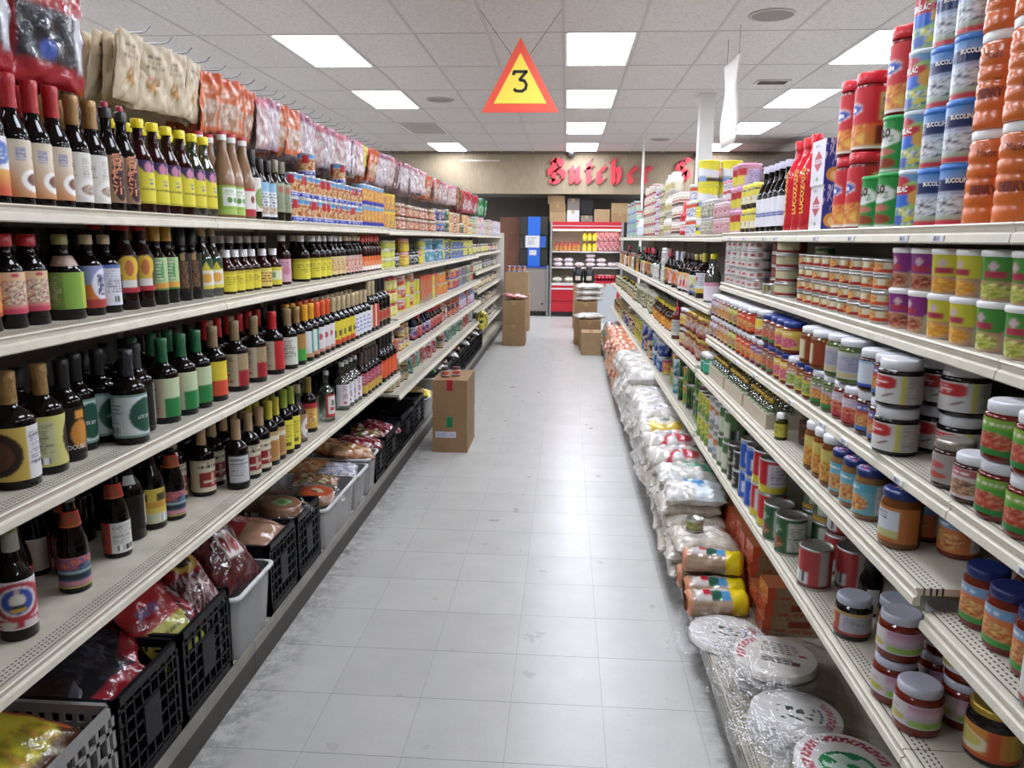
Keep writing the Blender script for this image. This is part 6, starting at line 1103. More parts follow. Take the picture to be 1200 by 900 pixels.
meat = bagp('noodle_bag', 'red', .26, .3, .07, A('96222a', lambda a: (a.band(0, .42, 'a07a62'), a.blot(.5, .8, .4, .62, ['d8d4d0', '96222a', 'c85a5a'], .06), a.lines(.1, .6, .65, .85, 2, 'b8a04a'))), 44)
fill(0, 0, .40, [(meat, -1.24, 2.77, .1, .2, 0, 'red and tan noodle bag with white star'), (meat, -1.32, 2.72, .5, .2, .1, 'second red and tan noodle bag at the back')], 'third black crate')
def disc_me(name, R, h, fn, m, nr_=10, na=40, z0=0):
    rs = np.linspace(0, 1, nr_+1); th = np.linspace(0, 2*PI, na+1); T, Rr = np.meshgrid(th, rs)
    x, y = Rr*np.cos(T), Rr*np.sin(T); C = fn(x, y); P = np.stack([x*R, y*R, 0*x+z0+h*(1-.15*Rr**6)], -1)
    side = np.stack([R*1.0*np.cos(T[:2]), R*np.sin(T[:2]), np.array([[1.0]*(na+1), [0]*(na+1)])*h*.85+z0], -1)
    P = np.concatenate([P, side[1:]]); C = np.concatenate([C, C[-1:]])
    return grid_me(name, P[::-1], C[::-1], m)
def cols(base, *ops):
    def fn(x, y):
        C = np.zeros(x.shape+(3,)); C[:] = lin(base)
        for m_, c in ops: C[m_(x, y)] = lin(c)
        return C
    return fn
WRAP = film('cellophane', 'f8f8f8', .07, .07, 1.0, 26)
def wrapper(R, h, seed, sq=1.0):
    r = np.random.default_rng(seed); U, V = np.meshgrid(np.linspace(-1, 1, 27), np.linspace(-1, 1, 27))
    N = sum(np.sin(U*a+V*b+c) for a, b, c in zip(r.uniform(-9, 9, 7), r.uniform(-9, 9, 7), r.uniform(0, 6, 7)))/7
    rr = np.sqrt(U**2+V**2); z = np.where(rr < .74, h+.003, np.maximum(.002, (h+.003)*(1-(rr-.74)*2.6)))+.026*np.abs(N)*(rr > .76)+.0015*N+.005
    z = np.maximum(z, .003)
    return grid_me('wrapper', np.stack([U*R*1.36*sq, V*R*1.36, z], -1), np.ones((27, 27, 3)), WRAP)
cake = Proto('rice_cake', 'cake', [('body', disc_me('body', .085, .045, cols('8a5f42', (lambda x, y: (abs(x) < .42) & (abs(y+.1) < .38), '9ab88a'), (lambda x, y: (x*x+(y+.1)**2 < .06), '4a9a3a'), (lambda x, y: (abs(x) < .42) & (abs(y-.2) < .05), 'd8dcd0')), plain('8a5f42') if 0 else mat('cake_print', attr=True, rough=.3))), ('wrapper', wrapper(.085, .045, 3))], .1, .05, 'cake')
cake2 = Proto('rice_cake', 'cake', [('body', disc_me('body', .085, .045, cols('a87a5a', (lambda x, y: x*x+y*y < .72, 'c8562c'), (lambda x, y: (x-.1)**2*3+(y)**2 < .16, 'd8c8b0'), (lambda x, y: (x+.1)**2*4+y**2 < .05, '5a3a30')), mat('cake_print', attr=True, rough=.3))), ('wrapper', wrapper(.085, .045, 4))], .1, .05, 'cake')
put(cake, -1.18, 3.03, .385, 1.2, 'round brown rice cake with green label on the fourth black crate', 'wrapped rice cakes', rx=.12)
put(cake, -1.33, 3.12, .37, .4, 'round brown rice cake at the back of the fourth black crate', 'wrapped rice cakes', ry=.1)
put(cake2, -1.15, 3.4, .31, 1.0, 'round cake with orange label on the first milky bin', 'wrapped rice cakes', rx=.1); put(cake2, -1.33, 3.36, .3, .3, 'round cake with orange label at the back of the first milky bin', 'wrapped rice cakes')
jel = bagp('noodle_bag', 'mixed', .2, .22, .06, A('8a4a34', lambda a: (a.blot(0, 1, 0, 1, ['8a6a4a', 'a8343c', '6a8a3a', 'c8b8a0', '5a2a24'], .12))), 46); brn = bagp('noodle_bag', 'tan', .2, .24, .09, A('a8744a', lambda a: a.blot(0, 1, 0, 1, ['a8744a', 'b88a5c', '9a6238', 'c09a70'], .2)), 47); cl_ = bagp('noodle_bag', 'clear', .2, .2, .05, A('b8b8c0', lambda a: a.blot(0, 1, 0, 1, ['b8b8c0', '8a86a8', 'd0d0d4', '9a9aa8'], .1)), 48)
fill(0, 0, .325, [(jel, -1.22, 3.62, .2, .15, 0, 'mottled red and green bag')], 'first milky bin'); fill(0, 0, .315, [(cl_, -1.18, 3.87, .2, .1, 0, 'clear lilac-tinted bag'), (brn, -1.33, 3.88, .2, .1, 0, 'tan bag at the back')], 'second milky bin')
fill(0, 0, .345, [(brn, -1.17, 4.1, .3, .2, .1, 'puffy tan bag'), (brn, -1.3, 4.16, -.3, .2, 0, 'second puffy tan bag')], 'third milky bin')
fill(0, 0, .325, [(dp[2], -1.2, 4.38, .3, .15, 0, 'crimson candy bag')], 'fifth black crate'); fill(0, 0, .30, [(jel, -1.22, 4.66, .3, .2, 0, 'mottled snack bag'), (dp[2], -1.2, 4.84, -.3, .2, 0, 'crimson candy bag')], 'sixth black crate')
wht = bagp('noodle_bag', 'white', .22, .3, .07, A('c8c8c8', lambda a: a.blot(0, 1, 0, 1, ['c8c8c8', 'b0aaa4', 'd8d8d8', '8a7a70'], .14)), 49); grn = bagp('noodle_bag', 'green', .18, .2, .07, A('1f8a44', lambda a: a.blot(0, 1, 0, 1, ['1f8a44', '2a9a50', 'c8d8cc'], .2)), 50)
yb2 = bagp('snack_bag', 'yellow', .22, .3, .07, A('d0b82a', lambda a: a.blot(.1, .9, .2, .8, ['b8905a', 'd0b82a', 'a87a4a', 'd8cca0'], .12)), 51)
fill(0, 0, .31, [(yb2, -1.2, 6.02, .1, .15, 0, 'yellow bag of snacks sagging over the edge')], 'grey tub')
fill(0, 0, .41, [(grn, -1.2, 6.5, .2, .1, 0, 'green packet'), (wht, -1.2, 6.75, .2, .2, 0, 'white packet')], 'wide pale bin')
for i in range(7): fill(0, 0, .40, [(wht if i % 2 else jel, -1.2, 7.1+.45*i, .2, .2, 0, ('white', 'mottled')[i % 2 == 0]+' packet heaped on top')], 'far black crate number %s' % ordn(i+1)) if 0 else lay(wht if i % 2 else jel, -1.2, 7.12+.45*i, .40, .2, '%s packet heaped on the %s far black crate beyond the pale bin' % (('white', 'mottled')[i % 2 == 0], ordn(i+1)), 'packets on far crates', .2)
yst = Proto('snack_stack_bag', 'packet', [('body', pillow('bag', .16, .24, .14, A('d4c41e', lambda a: a.blot(0, 1, 0, 1, ['d4c41e', 'c8b81a', '3a3a18', 'd8d05a'], .12)), FILM2, .01, 55))], .08, .24, 'bag')
put(yst, -1.03, 9.6, .40, 0, 'bulging yellow and black bag hanging before the far left shelving', 'snack bags in crates')

# ================================================================== CARTONS ON THE FLOOR
KRAFT = mat('kraft_board', '9a7a56', .7, var=.12, vscale=10); KRAFT2 = mat('kraft_board_light', 'a88a64', .7, var=.1, vscale=10); TAPE = mat('clear_tape', 'b09468', .25)
def carton(x0, x1, y0, y1, z0, z1, label, m=None, tape=None, slip=None, slots=False, marks=None, group='cardboard boxes on the floor'):
    o = new('cardboard_box', None, None, ((x0+x1)/2, (y0+y1)/2, z0)); tag(o, label, 'box', group); X, Y, h = (x1-x0)/2, (y1-y0)/2, z1-z0; m = m or KRAFT
    new('body', MB().box(-X, X, -Y, Y, 0, h-.004).me('body', m), o)
    new('flap', MB().box(-X, -.001, -Y, Y, h-.004, h).me('flap', m), o); new('flap', MB().box(.001, X, -Y, Y, h-.004, h).me('flap', m), o)
    new('tape', MB().box(-.025, .025, -Y-.0008, Y+.0008, h, h+.0006).box(-.025, .025, -Y-.0008, -Y, h-.06, h).me('tape', TAPE), o)
    if tape: new('sealing_strip', MB().box(-.022, .022, -Y-.0016, -Y-.0008, h-.075, h+.001).box(-.022, .022, -Y, -Y+.05, h+.0006, h+.0014).me('sealing_strip', plain(tape, .4)), o)
    if slip:
        a = A('cdd0dc', lambda a: a.lines(.05, .95, .15, .85, 4, '8a90b4'), 30, 10); me = flat(a, .15, .045); s_ = new('address_slip', me, o, (slip, -Y-.001, h*.42), (0, 0, -PI/2))
    if slots: new('hand_hole', MB().box(X, X+.0006, -.03, .03, h*.5, h*.5+.03).me('hand_hole', plain('3a2a1c')), o)
    if marks:
        t_ = text_me(marks, .06, plain('5a4430', .7)); new('lettering', t_, o, (0, -Y-.001, h*.55), (0, 0, -PI/2))
    return o
carton(-.933, -.684, 5.36, 5.82, 0, .262, 'lower kraft box with green tape standing in the aisle by the left shelves', tape='0f7a4a', slip=-.03, slots=True)
carton(-.931, -.682, 5.362, 5.82, .263, .53, 'upper kraft box with red tape standing in the aisle by the left shelves', tape='a8202c', slip=.0, slots=True)
pj = jar('paste_jar', 'jar', .033, .07, GLASSJ['red'], plain('3a1a1c', .35), A('b8b4b8', lambda a: a.ell(.5, .5, .2, .3, 'c8502c').rect(.44, .56, .2, .8, 'c8502c')), lidh=.018)
put(pj, -.86, 5.50, .5316, -1.2, 'dark-lidded paste jar, left of two on the upper kraft box', 'jars on the kraft box'); put(pj, -.785, 5.54, .5316, -1.2, 'dark-lidded paste jar, right of two on the upper kraft box', 'jars on the kraft box')
carton(-.90, -.57, 11.1, 11.5, 0, .31, 'lower plain kraft box at the far left of the aisle', marks=None); carton(-.885, -.575, 11.12, 11.5, .311, .65, 'upper plain kraft box with faint lettering at the far left', marks='FRAGILE' if 0 else None, slots=True)
carton(-1.0, -.60, 12.9, 13.3, 0, .62, 'tall kraft box behind the far left boxes', m=KRAFT2); carton(-1.0, -.62, 12.9, 13.3, .621, .98, 'kraft tray box under small cans at the far left', m=KRAFT2, marks=None)
for i in range(4): put(fcan_ if 0 else nut, -.95+.085*i, 12.98, .9806, -1.4, 'small printed can on the far kraft tray, %s from the left' % ordn(i+1), 'cans on the far kraft tray')
lay(bagp('meat_bag', 'red', .3, .34, .09, A('a85048', lambda a: a.blot(0, 1, 0, 1, ['a85048', 'c88a80', '8a342e', 'd0a8a0'], .15)), 60), -.74, 11.3, .70, .4, 'crumpled red and white bag on the far left kraft box', 'bags on boxes', .1)
carton(.229, .492, 10.3, 10.68, 0, .30, 'small kraft box with hand holes before the right shelves', m=KRAFT2, slots=True, slip=None); carton(.20, .50, 10.75, 11.2, 0, .42, 'open kraft box behind the small box on the right')
carton(.14, .47, 11.35, 11.9, 0, .62, 'kraft box carrying flat bags on the right'); carton(.138, .50, 13.4, 13.9, 0, .78, 'tall kraft box under two black canisters')
wb = bagp('flour_bag', 'white', .32, .4, .09, A('d4d0c8', lambda a: a.blot(0, 1, 0, 1, ['d4d0c8', 'c0bcb0', 'e0dcd8'], .2)), 61)
for i in range(3): lay(wb, .36, 11.62, .665+.085*i, .1*i, 'flat white bag, %s from the bottom on the right kraft box' % ordn(i+1), 'flat white bags', 0)
lay(bagp('flour_bag', 'pink', .3, .34, .08, A('c8a890', lambda a: a.blot(0, 1, 0, 1, ['c8a890', 'c0705a', 'd8d0c0'], .15)), 62), .24, 12.3, .6, .2, 'pinkish bag on boxes behind the white bags', 'flat white bags', 0) if 0 else None
lay(wb, .35, 10.97, .46, .3, 'puffy white bag on the open kraft box', 'flat white bags', 0)
for i, x in enumerate((.21, .40)):
    o = new('canister', MB().lathe([(0, 0), (.085, 0), (.09, .01), (.09, .2), (.07, .235), (.05, .25), (0, .25)], 18).me('canister', plain('17161a', .3)), None, (x, 13.55, .7816)); tag(o, 'black canister, %s of two on the tall kraft box' % ('left', 'right')[i], 'canister', 'black canisters')
    new('lid', MB().lathe([(.055, .248), (.055, .275), (0, .277)], 14).me('lid', plain('2a282c', .3)), o); new('label', wrap(A('c8b8a8', None, 4, 4), .0905, .05, .0905, .12, .5), o, (0, 0, 0), (0, 0, -PI/2))

# ================================================================== BAGS ON THE RIGHT BASE DECK
RPM = mat('rice_paper_print', attr=True, rough=.35)
red, blk, blu = 'b8344a', '3a3a3a', '5a5a9a'
def ring_text(r0, r1, a0, a1, seed, dens=.6):
    def m_(x, y):
        r = np.hypot(x, y); t = np.arctan2(y, x); k = np.sin(t*46+seed)+np.sin(t*31+seed*2+r*30) > (1-2*dens)*.9
        return (r > r0) & (r < r1) & (t > a0) & (t < a1) & k
    return m_
bar = lambda x0, x1, y0, y1: (lambda x, y: (x > x0) & (x < x1) & (y > y0) & (y < y1))
rows_ = lambda x0, x1, y0, y1, f_: (lambda x, y: (x > x0) & (x < x1) & (y > y0) & (y < y1) & (np.sin(y*f_) > .2) & (np.sin(x*37+y*11) > -.5))
rp_a = cols('d8d2ca', (rows_(-.35, .5, .05, .6, 60), '3a3634'), (bar(-.3, .45, -.4, -.1), 'a8a4a0'), (rows_(-.3, .45, -.4, -.1, 50), '4a4846'), (bar(.42, .62, -.38, -.2), '55302c'), (ring_text(.72, .92, 2.3, 3.14, 1), red), (ring_text(.72, .92, -3.14, -2.6, 1), red), (bar(.55, .75, .1, .2), red))
rp_b = cols('dad6d2', (lambda x, y: (np.sin(x*9+y*14)+np.sin(x*23-y*8) > .3) & (abs(x) < .42) & (abs(y-.12) < .13), '1f3f38'), (lambda x, y: (np.sin(x*17+y*24) > .2) & (abs(x) < .34) & (abs(y+.18) < .08), '2a4a42'), (ring_text(.66, .84, -.6, .7, 3, .7), 'b8586a'), (ring_text(.5, .56, -.5, .5, 5, .8), blu), (ring_text(.86, .92, .8, 2.4, 2, .5), '9a98a0'), (ring_text(.86, .92, -2.4, -.8, 2, .5), '9a98a0'))
rp_c = cols('d8d4d0', (lambda x, y: (x*x/.3+(y+.1)**2/.2 < 1), '1f8a50'), (lambda x, y: (x*x/.22+(y+.1)**2/.13 < 1) & (np.sin(x*13+3)+np.sin(y*17+x*6) > -.6), 'c8d8cc'), (ring_text(.66, .86, .1, 2.0, 7, .8), 'b03048'), (ring_text(.66, .86, 2.3, 3.14, 8, .8), 'b84a5a'), (ring_text(.66, .86, -3.14, -2.2, 8, .8), 'b84a5a'), (rows_(-.5, -.2, .55, .75, 40), '4a4846'))
rpp = [Proto('rice_paper_pack', 'rice paper', [('body', disc_me('body', .128, .03, f_, RPM, 34, 110)), ('wrapper', wrapper(.125, .03, 70+i, 1.1))], .125, .034, d) for i, (f_, d) in enumerate(((rp_a, 'with black print and red arc lettering'), (rp_b, 'with a dark brush motif'), (rp_c, 'with a green oval and red lettering')))]
TB = 'BAMBOO'
def rpile(k, x, y, n, rz, label, rx=0, ry=0):
    for i in range(n): put(rpp[k], x+.006*math.sin(i*2.1), y+.006*math.cos(i*1.7), ZB+.004+.036*i, rz+.3*i*(n-1-i), 'wrapped round rice paper pack %s, %s' % (label, ('top of its pile' if i == n-1 else '%s from the deck' % ordn(i+1))), 'rice paper packs', rx=rx, ry=ry)
rpile(1, .60, 2.60, 1, -.3, 'half covered, farthest')
rpile(0, .70, 2.335, 3, -.35, 'with black print and red arc')
rpile(1, .685, 2.07, 2, -.2, 'with dark brush motif')
rpile(2, .745, 1.815, 3, -.15, 'with green oval and red lettering')
def roll_me(name, L, R, colf, m, crump=.004, seed=1):
    r = np.random.default_rng(seed); U, V = np.meshgrid(np.linspace(0, 1, 41), np.linspace(0, 2*PI, 29))
    e = np.minimum(U, 1-U); Rr = R*np.clip(.55+e*9, 0, 1)**.6*(1+.05*np.sin(V*3+U*9)+.03*np.sin(U*30+V*4))
    P = np.stack([(U-.5)*L, Rr*np.cos(V), Rr*np.sin(V)*.86], -1); return grid_me(name, P, colf(U, V), m)
def verm(U, V):
    C = np.zeros(U.shape+(3,)); C[:] = lin('b09a82'); t = (np.mod(V+PI/2, 2*PI))/(2*PI)
    N = np.sin(V*40+np.sin(U*8)) > .3; C[N] = lin('a08a72')
    C[U > .72] = lin('d4bc1a'); C[U < .1] = lin('c88a6a'); top = (V > .5) & (V < 2.4) & (U > .14) & (U < .68); C[top] = lin('cfc8c4')
    C[top & (V > 1.5) & (U > .38) & (U < .56)] = lin('2a5a48'); C[top & (V > 1.5) & (U > .56)] = lin('4a8ab8'); C[top & (V > 1.2) & (V < 1.9) & (U > .26) & (U < .4)] = lin('b82838'); C[top & (np.sin(U*70) > 0) & (V > .6) & (V < 1.0)] = lin('a88a3a')
    return C
vp = Proto('vermicelli_pack', 'noodles', [('body', roll_me('body', .235, .056, verm, PACK))], .056, .1, 'roll')
for i, (y, z, l) in enumerate(((2.80, .164, 'nearest on the deck'), (2.915, .164, 'middle on the deck'), (3.03, .164, 'farthest on the deck'), (2.972, .258, 'lying on top'))): put(vp, .60+.012*(i % 2), y, z+.0, -.08*(i-1), 'clear vermicelli roll pack with yellow end, %s of its pile, right base' % l, 'vermicelli roll packs', rx=.15-.1*i)
nt_ = A('9a7a5a', lambda a: (a.rect(0, .1, 0, 1, 'c8502c'), a.rect(.9, 1, 0, 1, 'c8502c'), a.rect(.35, .65, .6, .9, '8a2a24'), a.lines(.2, .8, .2, .5, 2, 'a84a34'), a.blot(.1, .9, 0, .2, ['9a7a5a', '8a6a4c', 'a8886a'], .05)), 30, 10)
ntop = A('c04a2c', lambda a: a.blot(0, 1, 0, 1, ['c04a2c', 'b0442a', 'd06a40', 'a83a24'], .06), 10, 10)
brick = Proto('noodle_brick', 'noodles', [('body', boxart('brick', .11, .26, .062, ntop, nt_, 'b0623c', PACK))], .055, .062, 'brick')
for i in range(9):
    for t in range(4 if i > 1 else 2 if i else 3):
        put(brick, .868+.004*((i*3+t) % 4), 2.70+.113*i, ZB+.063*t, PI+.02*((i+t) % 3-1), 'orange-ended noodle brick, column %s from the camera, tier %s, right base' % (ordn(i+1), ordn(t+1)), 'orange noodle bricks')
put(can('food_can', 'can', .038, .05, spot('8a8a4a', 'a8a46a', '5a6a3a')), .575, 3.2, .302, AR, 'small olive can standing on noodle bags by the vermicelli rolls', None)
def ndl(name, c, pr_, seed, w=.25, h=.27, t=.08):
    a = A(c, lambda a: (a.blot(0, 1, 0, 1, [c, 'cdc6ba', c, 'bdb4a6', 'd8d4cc'], .05), pr_(a) if pr_ else None), 34, 34); return bagp(name, 'x', w, h, t, a, seed, mat('clear_noodle_bag', attr=True, rough=.12, spec=.7, bump=.8, bscale=24), 5, .012)
clr = ndl('noodle_bag', 'b8ac9a', None, 80); blue = ndl('noodle_bag', 'd0d2d2', lambda a: (a.rect(.0, 1, .5, .95, 'd4dcdf'), a.diag(.7, .3, .12, '4a90c8', .0, .6), a.lines(.15, .7, .55, .7, 1, '3a7ab0')), 81); green = ndl('noodle_bag', 'd0d4d0', lambda a: (a.diag(.6, .5, .09, '4aa080', .3, 1), a.blot(.2, .5, .5, .7, ['3a8a68', 'd0d4d0'], .06)), 82)
redb = ndl('noodle_bag', 'd4cfcc', lambda a: (a.diag(-.6, .9, .07, 'b8384a'), a.rect(.6, .95, .6, .9, 'b83a4a'), a.blot(.15, .5, .55, .7, ['5a8ab0', 'd4cfcc'], .07)), 83); yelb = ndl('noodle_bag', 'd6d2c0', lambda a: (a.rect(.62, 1, .2, .9, 'd8b83a'), a.ell(.75, .55, .12, .2, 'd8ccb0'), a.blot(.2, .5, .4, .7, ['3a6a5a', 'd6d2c0', '8aa08a'], .06)), 84); white = ndl('rice_bag', 'd8d5d0', None, 85, .28, .28, .12); white2 = ndl('rice_bag', 'd4d2d0', lambda a: a.blot(.3, .7, .3, .6, ['d4d2d0', 'c8c4cc', '8a80a0'], .08), 86, .28, .28, .12); org_ = ndl('snack_sack', 'd07a54', lambda a: a.blot(0, 1, 0, 1, ['d07a54', 'c8603c', 'd8a088', 'd89a6a'], .12), 87, .3, .28, .12); org2 = ndl('snack_sack', 'c89a6a', lambda a: a.blot(0, 1, 0, 1, ['c89a6a', 'd0743c', 'd8ccb8'], .12), 88, .3, .28, .12)
def pile(y, x, seq, desc, z0=ZB, dz=.052, rz=.1):
    for i, p in enumerate(seq): lay(p, x+.012*math.sin(i*2.3+y*5), y+.012*math.cos(i*3.1+y), z0+.03+dz*i, PI+rz*math.sin(i*1.9+y*3), '%s, %s from the deck, right base' % (desc, ordn(i+1)), desc+' piled on the right base', .04*math.sin(i+y))
XP = .60
pile(3.20, XP, [clr]*3, 'clear noodle bag under the small olive can', dz=.055); pile(3.46, XP, [clr]*4+[blue], 'clear noodle bag in the blue-topped pile', dz=.06); pile(3.72, XP, [clr]*4+[green], 'clear noodle bag in the green-topped pile', dz=.062)
pile(3.98, XP, [clr]*4+[redb], 'clear noodle bag in the red-topped pile', dz=.066); pile(4.24, XP, [clr]*4+[redb], 'noodle bag in the second red-topped pile', dz=.07); pile(4.52, XP, [white, white, white2, yelb], 'white bag in the yellow-topped pile', dz=.095)
for i in range(6): pile(4.82+.29*i, XP+.01, [white, white2, white, white2][:4]+([white] if i > 2 else []), 'white rice bag in pile %s past the yellow-topped one' % ordn(i+1), dz=.095)
pile(6.60, XP, [white, white2, white, white2, white], 'white rice bag in the tallest pile', dz=.095); pile(6.92, XP, [white, white, org2, white2], 'white and orange bag in the mixed pile', dz=.095)
for i in range(6): pile(7.24+.31*i, XP+.01, [org_, org2, org_, org_, org_], 'orange snack sack in pile %s beyond the white bags' % ordn(i+1), dz=.09)
gr2 = ndl('snack_sack', '3a6a4a', lambda a: a.blot(0, 1, 0, 1, ['3a6a4a', 'b8b0a8', 'a84a4a', '2a5a3a'], .12), 89, .3, .28, .12)
for i in range(4): pile(9.1+.36*i, .64, [gr2, org_, gr2, gr2], 'green and red sack in far pile %s' % ordn(i+1), dz=.085)
for i in range(6): pile(3.85+.32*i, .93, [clr]*4, 'brown rice noodle bag in back pile %s' % ordn(i+1), dz=.055)

# ================================================================== BACK OF THE STORE
YB = 15.5
REDE = mat('red_case_enamel', 'b8202e', .35); ALU = mat('brushed_aluminium', '9a9a98', .4, metal=.7)
o = new('display_case', None, None, (.395, YB, 0)); tag(o, 'red open refrigerated display case under the butcher lettering', 'display case')
new('side_panel', MB().box(-.715, -.675, 0, .75, 0, 1.86).me('side_panel', ALU), o); new('side_panel', MB().box(.675, .715, 0, .75, 0, 1.86).me('side_panel', ALU), o)
new('back_panel', MB().box(-.675, .675, .7, .74, .3, 1.8).me('back_panel', plain('c8bea8', .5)), o)
new('canopy', MB().box(-.675, .675, 0, .5, 1.72, 1.86).me('canopy', REDE), o); new('trim_strip', MB().box(-.675, .675, -.008, 0, 1.775, 1.79).me('trim_strip', plain('d8b8b8')), o)
new('lamp_strip', MB().box(-.66, .66, .02, .08, 1.69, 1.715).me('lamp_strip', mat('case_lamp', 'fff4e6', .5, emit=9)), o)
for z, d0 in ((1.29, .12), (.98, .06)): new('shelf', MB().box(-.675, .675, d0, .7, z-.025, z).me('shelf', plain('cfcac8', .4)), o)
new('lower_deck', MB().box(-.675, .675, 0, .7, .62, .67).me('lower_deck', plain('d0ccca', .4)), o); new('front_panel', MB().box(-.675, .675, 0, .02, .1, .62).me('front_panel', REDE), o)
new('trim_strip', MB().box(-.675, .675, -.012, -.001, .54, .57).me('trim_strip', plain('d8d0d0', .35)), o); new('trim_strip', MB().box(-.675, .675, -.006, -.001, .30, .315).me('trim_strip', plain('7a1620', .4)), o); new('plinth', MB().box(-.675, .675, .05, .7, 0, .1).me('plinth', plain('2a2624')), o)
jc = bottle('juice_bottle', 'juice', .04, .19, plain('b84a2c', .25), plain('b8202c', .35), A('c8a04a', lambda a: a.band(.4, .7, 'b83a2c'), 12, 8), nr=.015, ns=.8, n=12); yc = bottle('juice_bottle', 'yellow', .045, .2, plain('d8bc1c', .25), plain('3a3424', .35), A('d8c81e', lambda a: a.band(.3, .6, 'e0d86a'), 12, 8), nr=.016, ns=.8, n=12)
for i in range(6): put(jc, -.2+.088*i, YB+.22, 1.2905, -1.5, 'red-capped juice bottle, %s from the left on the top case shelf' % ordn(i+1), 'juice bottles in the display case')
put(jc, -.14, YB+.5, 1.2905+.19, -1.5, 'red-capped juice bottle raised above the others in the display case') if 0 else None
for i in range(3):
    for t in range(2): put(yc, .36+.1*i, YB+.22, 1.2905+.2*t, -1.5, 'yellow juice bottle, %s from the left, %s tier in the display case' % (ordn(i+1), ('lower', 'upper')[t]), 'yellow bottles in the display case')
rpk = Proto('meat_pack', 'packet', [('body', pillow('pack', .15, .19, .05, A('a8283a', lambda a: a.blot(0, 1, 0, 1, ['a8283a', 'c8808a', 'd0b8b8', '8a1c2c'], .16), 14, 14), FILM2, .008, 90))], .075, .19, 'red')
for i in range(5):
    for t in range(2): put(rpk, .63+.1*i if i < 4 else 1.02, YB+.24, 1.2905+.19*t, -1.5, 'red meat pack, %s from the left, %s tier in the display case' % (ordn(i+1), ('lower', 'upper')[t]), 'red packs in the display case')
tray = bagp('meat_tray', 'tray', .2, .2, .09, A('d8c4c8', lambda a: a.blot(0, 1, 0, 1, ['d8c4c8', 'e0d8d8', 'c89aa4', 'd8d0d4'], .16), 14, 14), 91)
for i in range(6):
    for t in range((2, 2, 1, 3, 2, 1)[i]): lay(tray, -.16+.215*i, YB+.25, 1.03+.085*t, 1.57, 'pale wrapped meat tray, %s from the left, layer %s, middle case shelf' % (ordn(i+1), ordn(t+1)), 'meat trays on the middle case shelf', 0)
veg = bagp('meat_tray', 'tray', .22, .22, .11, A('c8c0a8', lambda a: a.blot(0, 1, 0, 1, ['c8c0a8', 'd8d4c4', 'b0a88a'], .16), 14, 14), 92)
for i in range(5): lay(veg if i < 3 else tray, -.17+.24*i, YB+.2, .73, 1.57, 'pale wrapped pack, %s from the left on the low case deck' % ordn(i+1), 'packs on the low case deck', 0)
rbk = new('basket', None, None, (.72, 14.6, .72)); tag(rbk, 'red plastic basket with white spots before the display case', 'basket')
mb = MB(); lattice(mb, (-.2, -.12, 0), (1, 0, 0), 6, 2, .4, .15, .008, (0, 1, 0), .05); lattice(mb, (-.2, .12, 0), (1, 0, 0), 6, 2, .4, .15, .008, (0, -1, 0), .05); lattice(mb, (-.2, -.12, 0), (0, 1, 0), 3, 2, .24, .15, .008, (1, 0, 0), .05); lattice(mb, (.2, -.12, 0), (0, 1, 0), 3, 2, .24, .15, .008, (-1, 0, 0), .05)
new('wall_panel', mb.me('wall_panel', plain('c4243c', .35)), rbk); new('floor_panel', MB().box(-.19, .19, -.11, .11, 0, .005).me('floor_panel', plain('c4243c', .35)), rbk)
lay(tray, .66, 14.6, .83, 1.57, 'pale wrapped pack in the red basket, left', 'packs in the red basket', 0); lay(tray, .8, 14.6, .83, 1.57, 'pale wrapped pack in the red basket, right', 'packs in the red basket', 0)
carton(.5, .94, 14.4, 14.85, 0, .719, 'pale box carrying the red basket', m=plain('b8bcc0', .5))
# cartons on top of the case
for x0_, x1_, z0_, z1_, l, m in ((-.34, -.02, 1.861, 2.04, 'kraft carton on the display case, lowest of the left three', KRAFT2), (-.34, -.03, 2.041, 2.2, 'kraft carton on the display case, middle of the left three', KRAFT), (-.38, -.05, 2.201, 2.36, 'kraft carton on the display case, top of the left three', KRAFT2), (.0, .24, 1.861, 2.08, 'white printed carton on the display case', plain('c8c4c0', .6)), (.0, .24, 2.081, 2.3, 'grey-brown carton on the white printed carton', plain('7a7068', .6)),
    (.27, .5, 1.861, 1.98, 'low grey carton under the dark crate on the display case', plain('7a6f64', .6)), (.53, .83, 1.861, 2.1, 'kraft carton right of the dark crate on the display case', KRAFT2), (.86, 1.2, 1.861, 2.03, 'lower kraft carton at the right end of the display case', KRAFT), (.86, 1.2, 2.031, 2.22, 'upper kraft carton at the right end of the display case', KRAFT2)):
    carton(x0_, x1_, YB+.02, YB+.4, z0_, z1_, l, m=m, group='cartons on the display case')
crate(0, .01, 0, .01, .05, BLK, 'x') if 0 else None
mb = MB(); o = new('produce_crate', None, None, (.385, YB+.2, 1.981)); tag(o, 'black crate standing on the low grey carton above the display case', 'crate')
lattice(mb, (-.13, -.18, 0), (1, 0, 0), 6, 6, .26, .32, .01, (0, 1, 0)); new('front_panel', mb.me('front_panel', BLK), o); new('body', MB().box(-.125, .125, -.165, .17, .0, .31).me('body', plain('201e1e')), o)
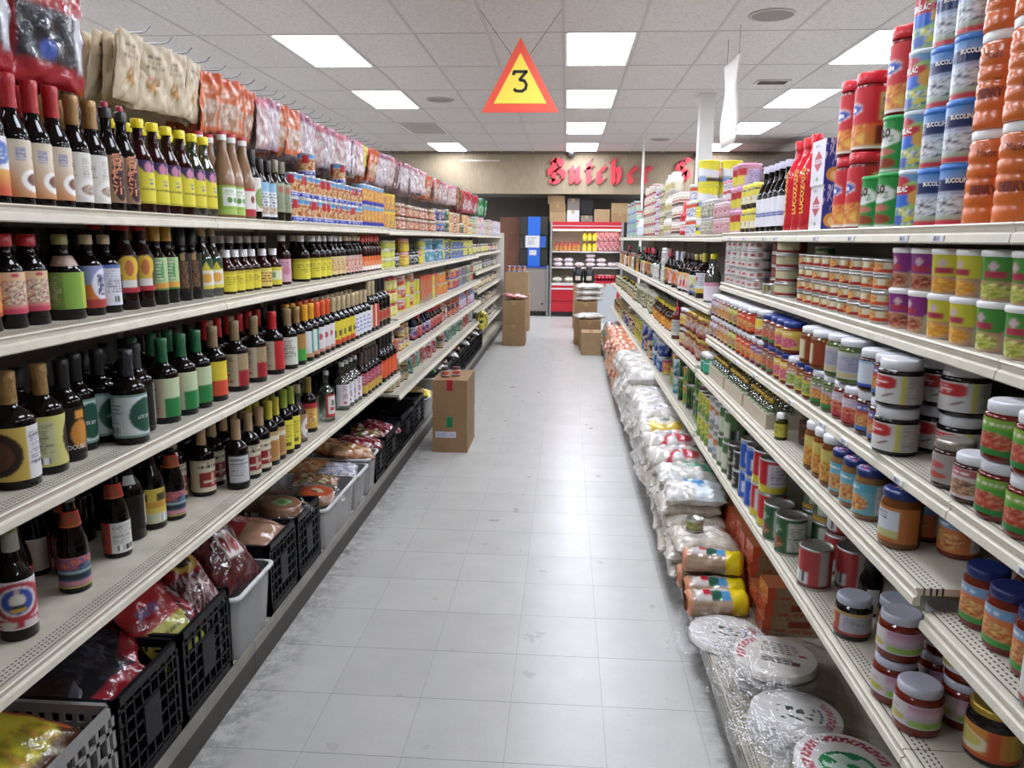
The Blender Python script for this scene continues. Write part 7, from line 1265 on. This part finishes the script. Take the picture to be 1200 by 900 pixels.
# steel cabinet with blue and dark panels above it
o = new('steel_cabinet', None, None, (-.66, YB, 0)); tag(o, 'brushed steel cabinet with blue edge at the far end', 'cabinet')
new('body', MB().box(-.29, .28, .03, .7, .1, .96).me('body', mat('brushed_steel', '9a958e', .4, metal=.55)), o); new('door', MB().box(-.26, .25, .01, .03, .14, .93).me('door', mat('brushed_steel', '9a958e', .4)), o); new('edge_trim', MB().box(-.31, .30, -.005, .7, .96, .985).me('edge_trim', plain('2a4aa8', .4)), o)
new('knob', MB().lathe([(0, 0), (.02, 0), (.02, .02), (0, .025)], 12).me('knob', BLACK), o, (.2, .01, .25), (PI/2, 0, 0)); new('plinth', MB().box(-.27, .26, .06, .68, 0, .1).me('plinth', plain('1c1a18')), o); new('upright', MB().box(.28, .32, 0, .7, 0, 1.0).me('upright', ALU), o)
o = new('panel_rack', None, None, (-.66, YB, .986)); tag(o, 'dark rack of blue panels with white notices above the steel cabinet', 'rack')
for z0_, z1_, xl, xr in ((.02, .34, -.26, .29), (.36, .6, -.26, .29), (.62, .97, -.26, .29)): new('panel', MB().box(xl, xr, .06, .6, z0_, z1_).me('panel', mat('smoked_panel', '33322f', .25)), o)
for z0_, z1_ in ((.0, .6), (.6, .97)): new('blue_strip', MB().box(-.1, .14, .03, .06, z0_+.005, z1_-.005).me('blue_strip', plain('2464c8', .4)), o)
new('blue_strip', MB().box(.14, .25, .04, .06, .37, .59).me('blue_strip', plain('2a5ab0', .4)), o)
new('notice', MB().box(-.15, .13, .02, .028, .37, .6).me('notice', plain('d4d2d0', .6)), o); new('notice', MB().box(-.07, .07, .022, .028, .22, .32).me('notice', plain('cccaca', .6)), o); new('print', flat(A('d4d2d0', lambda a: a.lines(.1, .9, .15, .9, 8, '8a8a9a'), 24, 24), .24, .2, name='print'), o, (-.01, .0195, .385), (0, 0, -PI/2))
o = new('wood_panel', MB().box(-1.35, -.95, 15.9, 15.95, 0, 1.95).me('wood_panel', mat('red_brown_wood', '7a4f3c', .6, var=.25)), None); tag(o, 'reddish brown wooden panel behind the far end of the left shelving', 'panel')
new('batten', MB().box(-1.35, -.95, 15.88, 15.899, 1.6, 1.68).me('batten', mat('red_brown_wood', '7a4f3c', .6)), o)
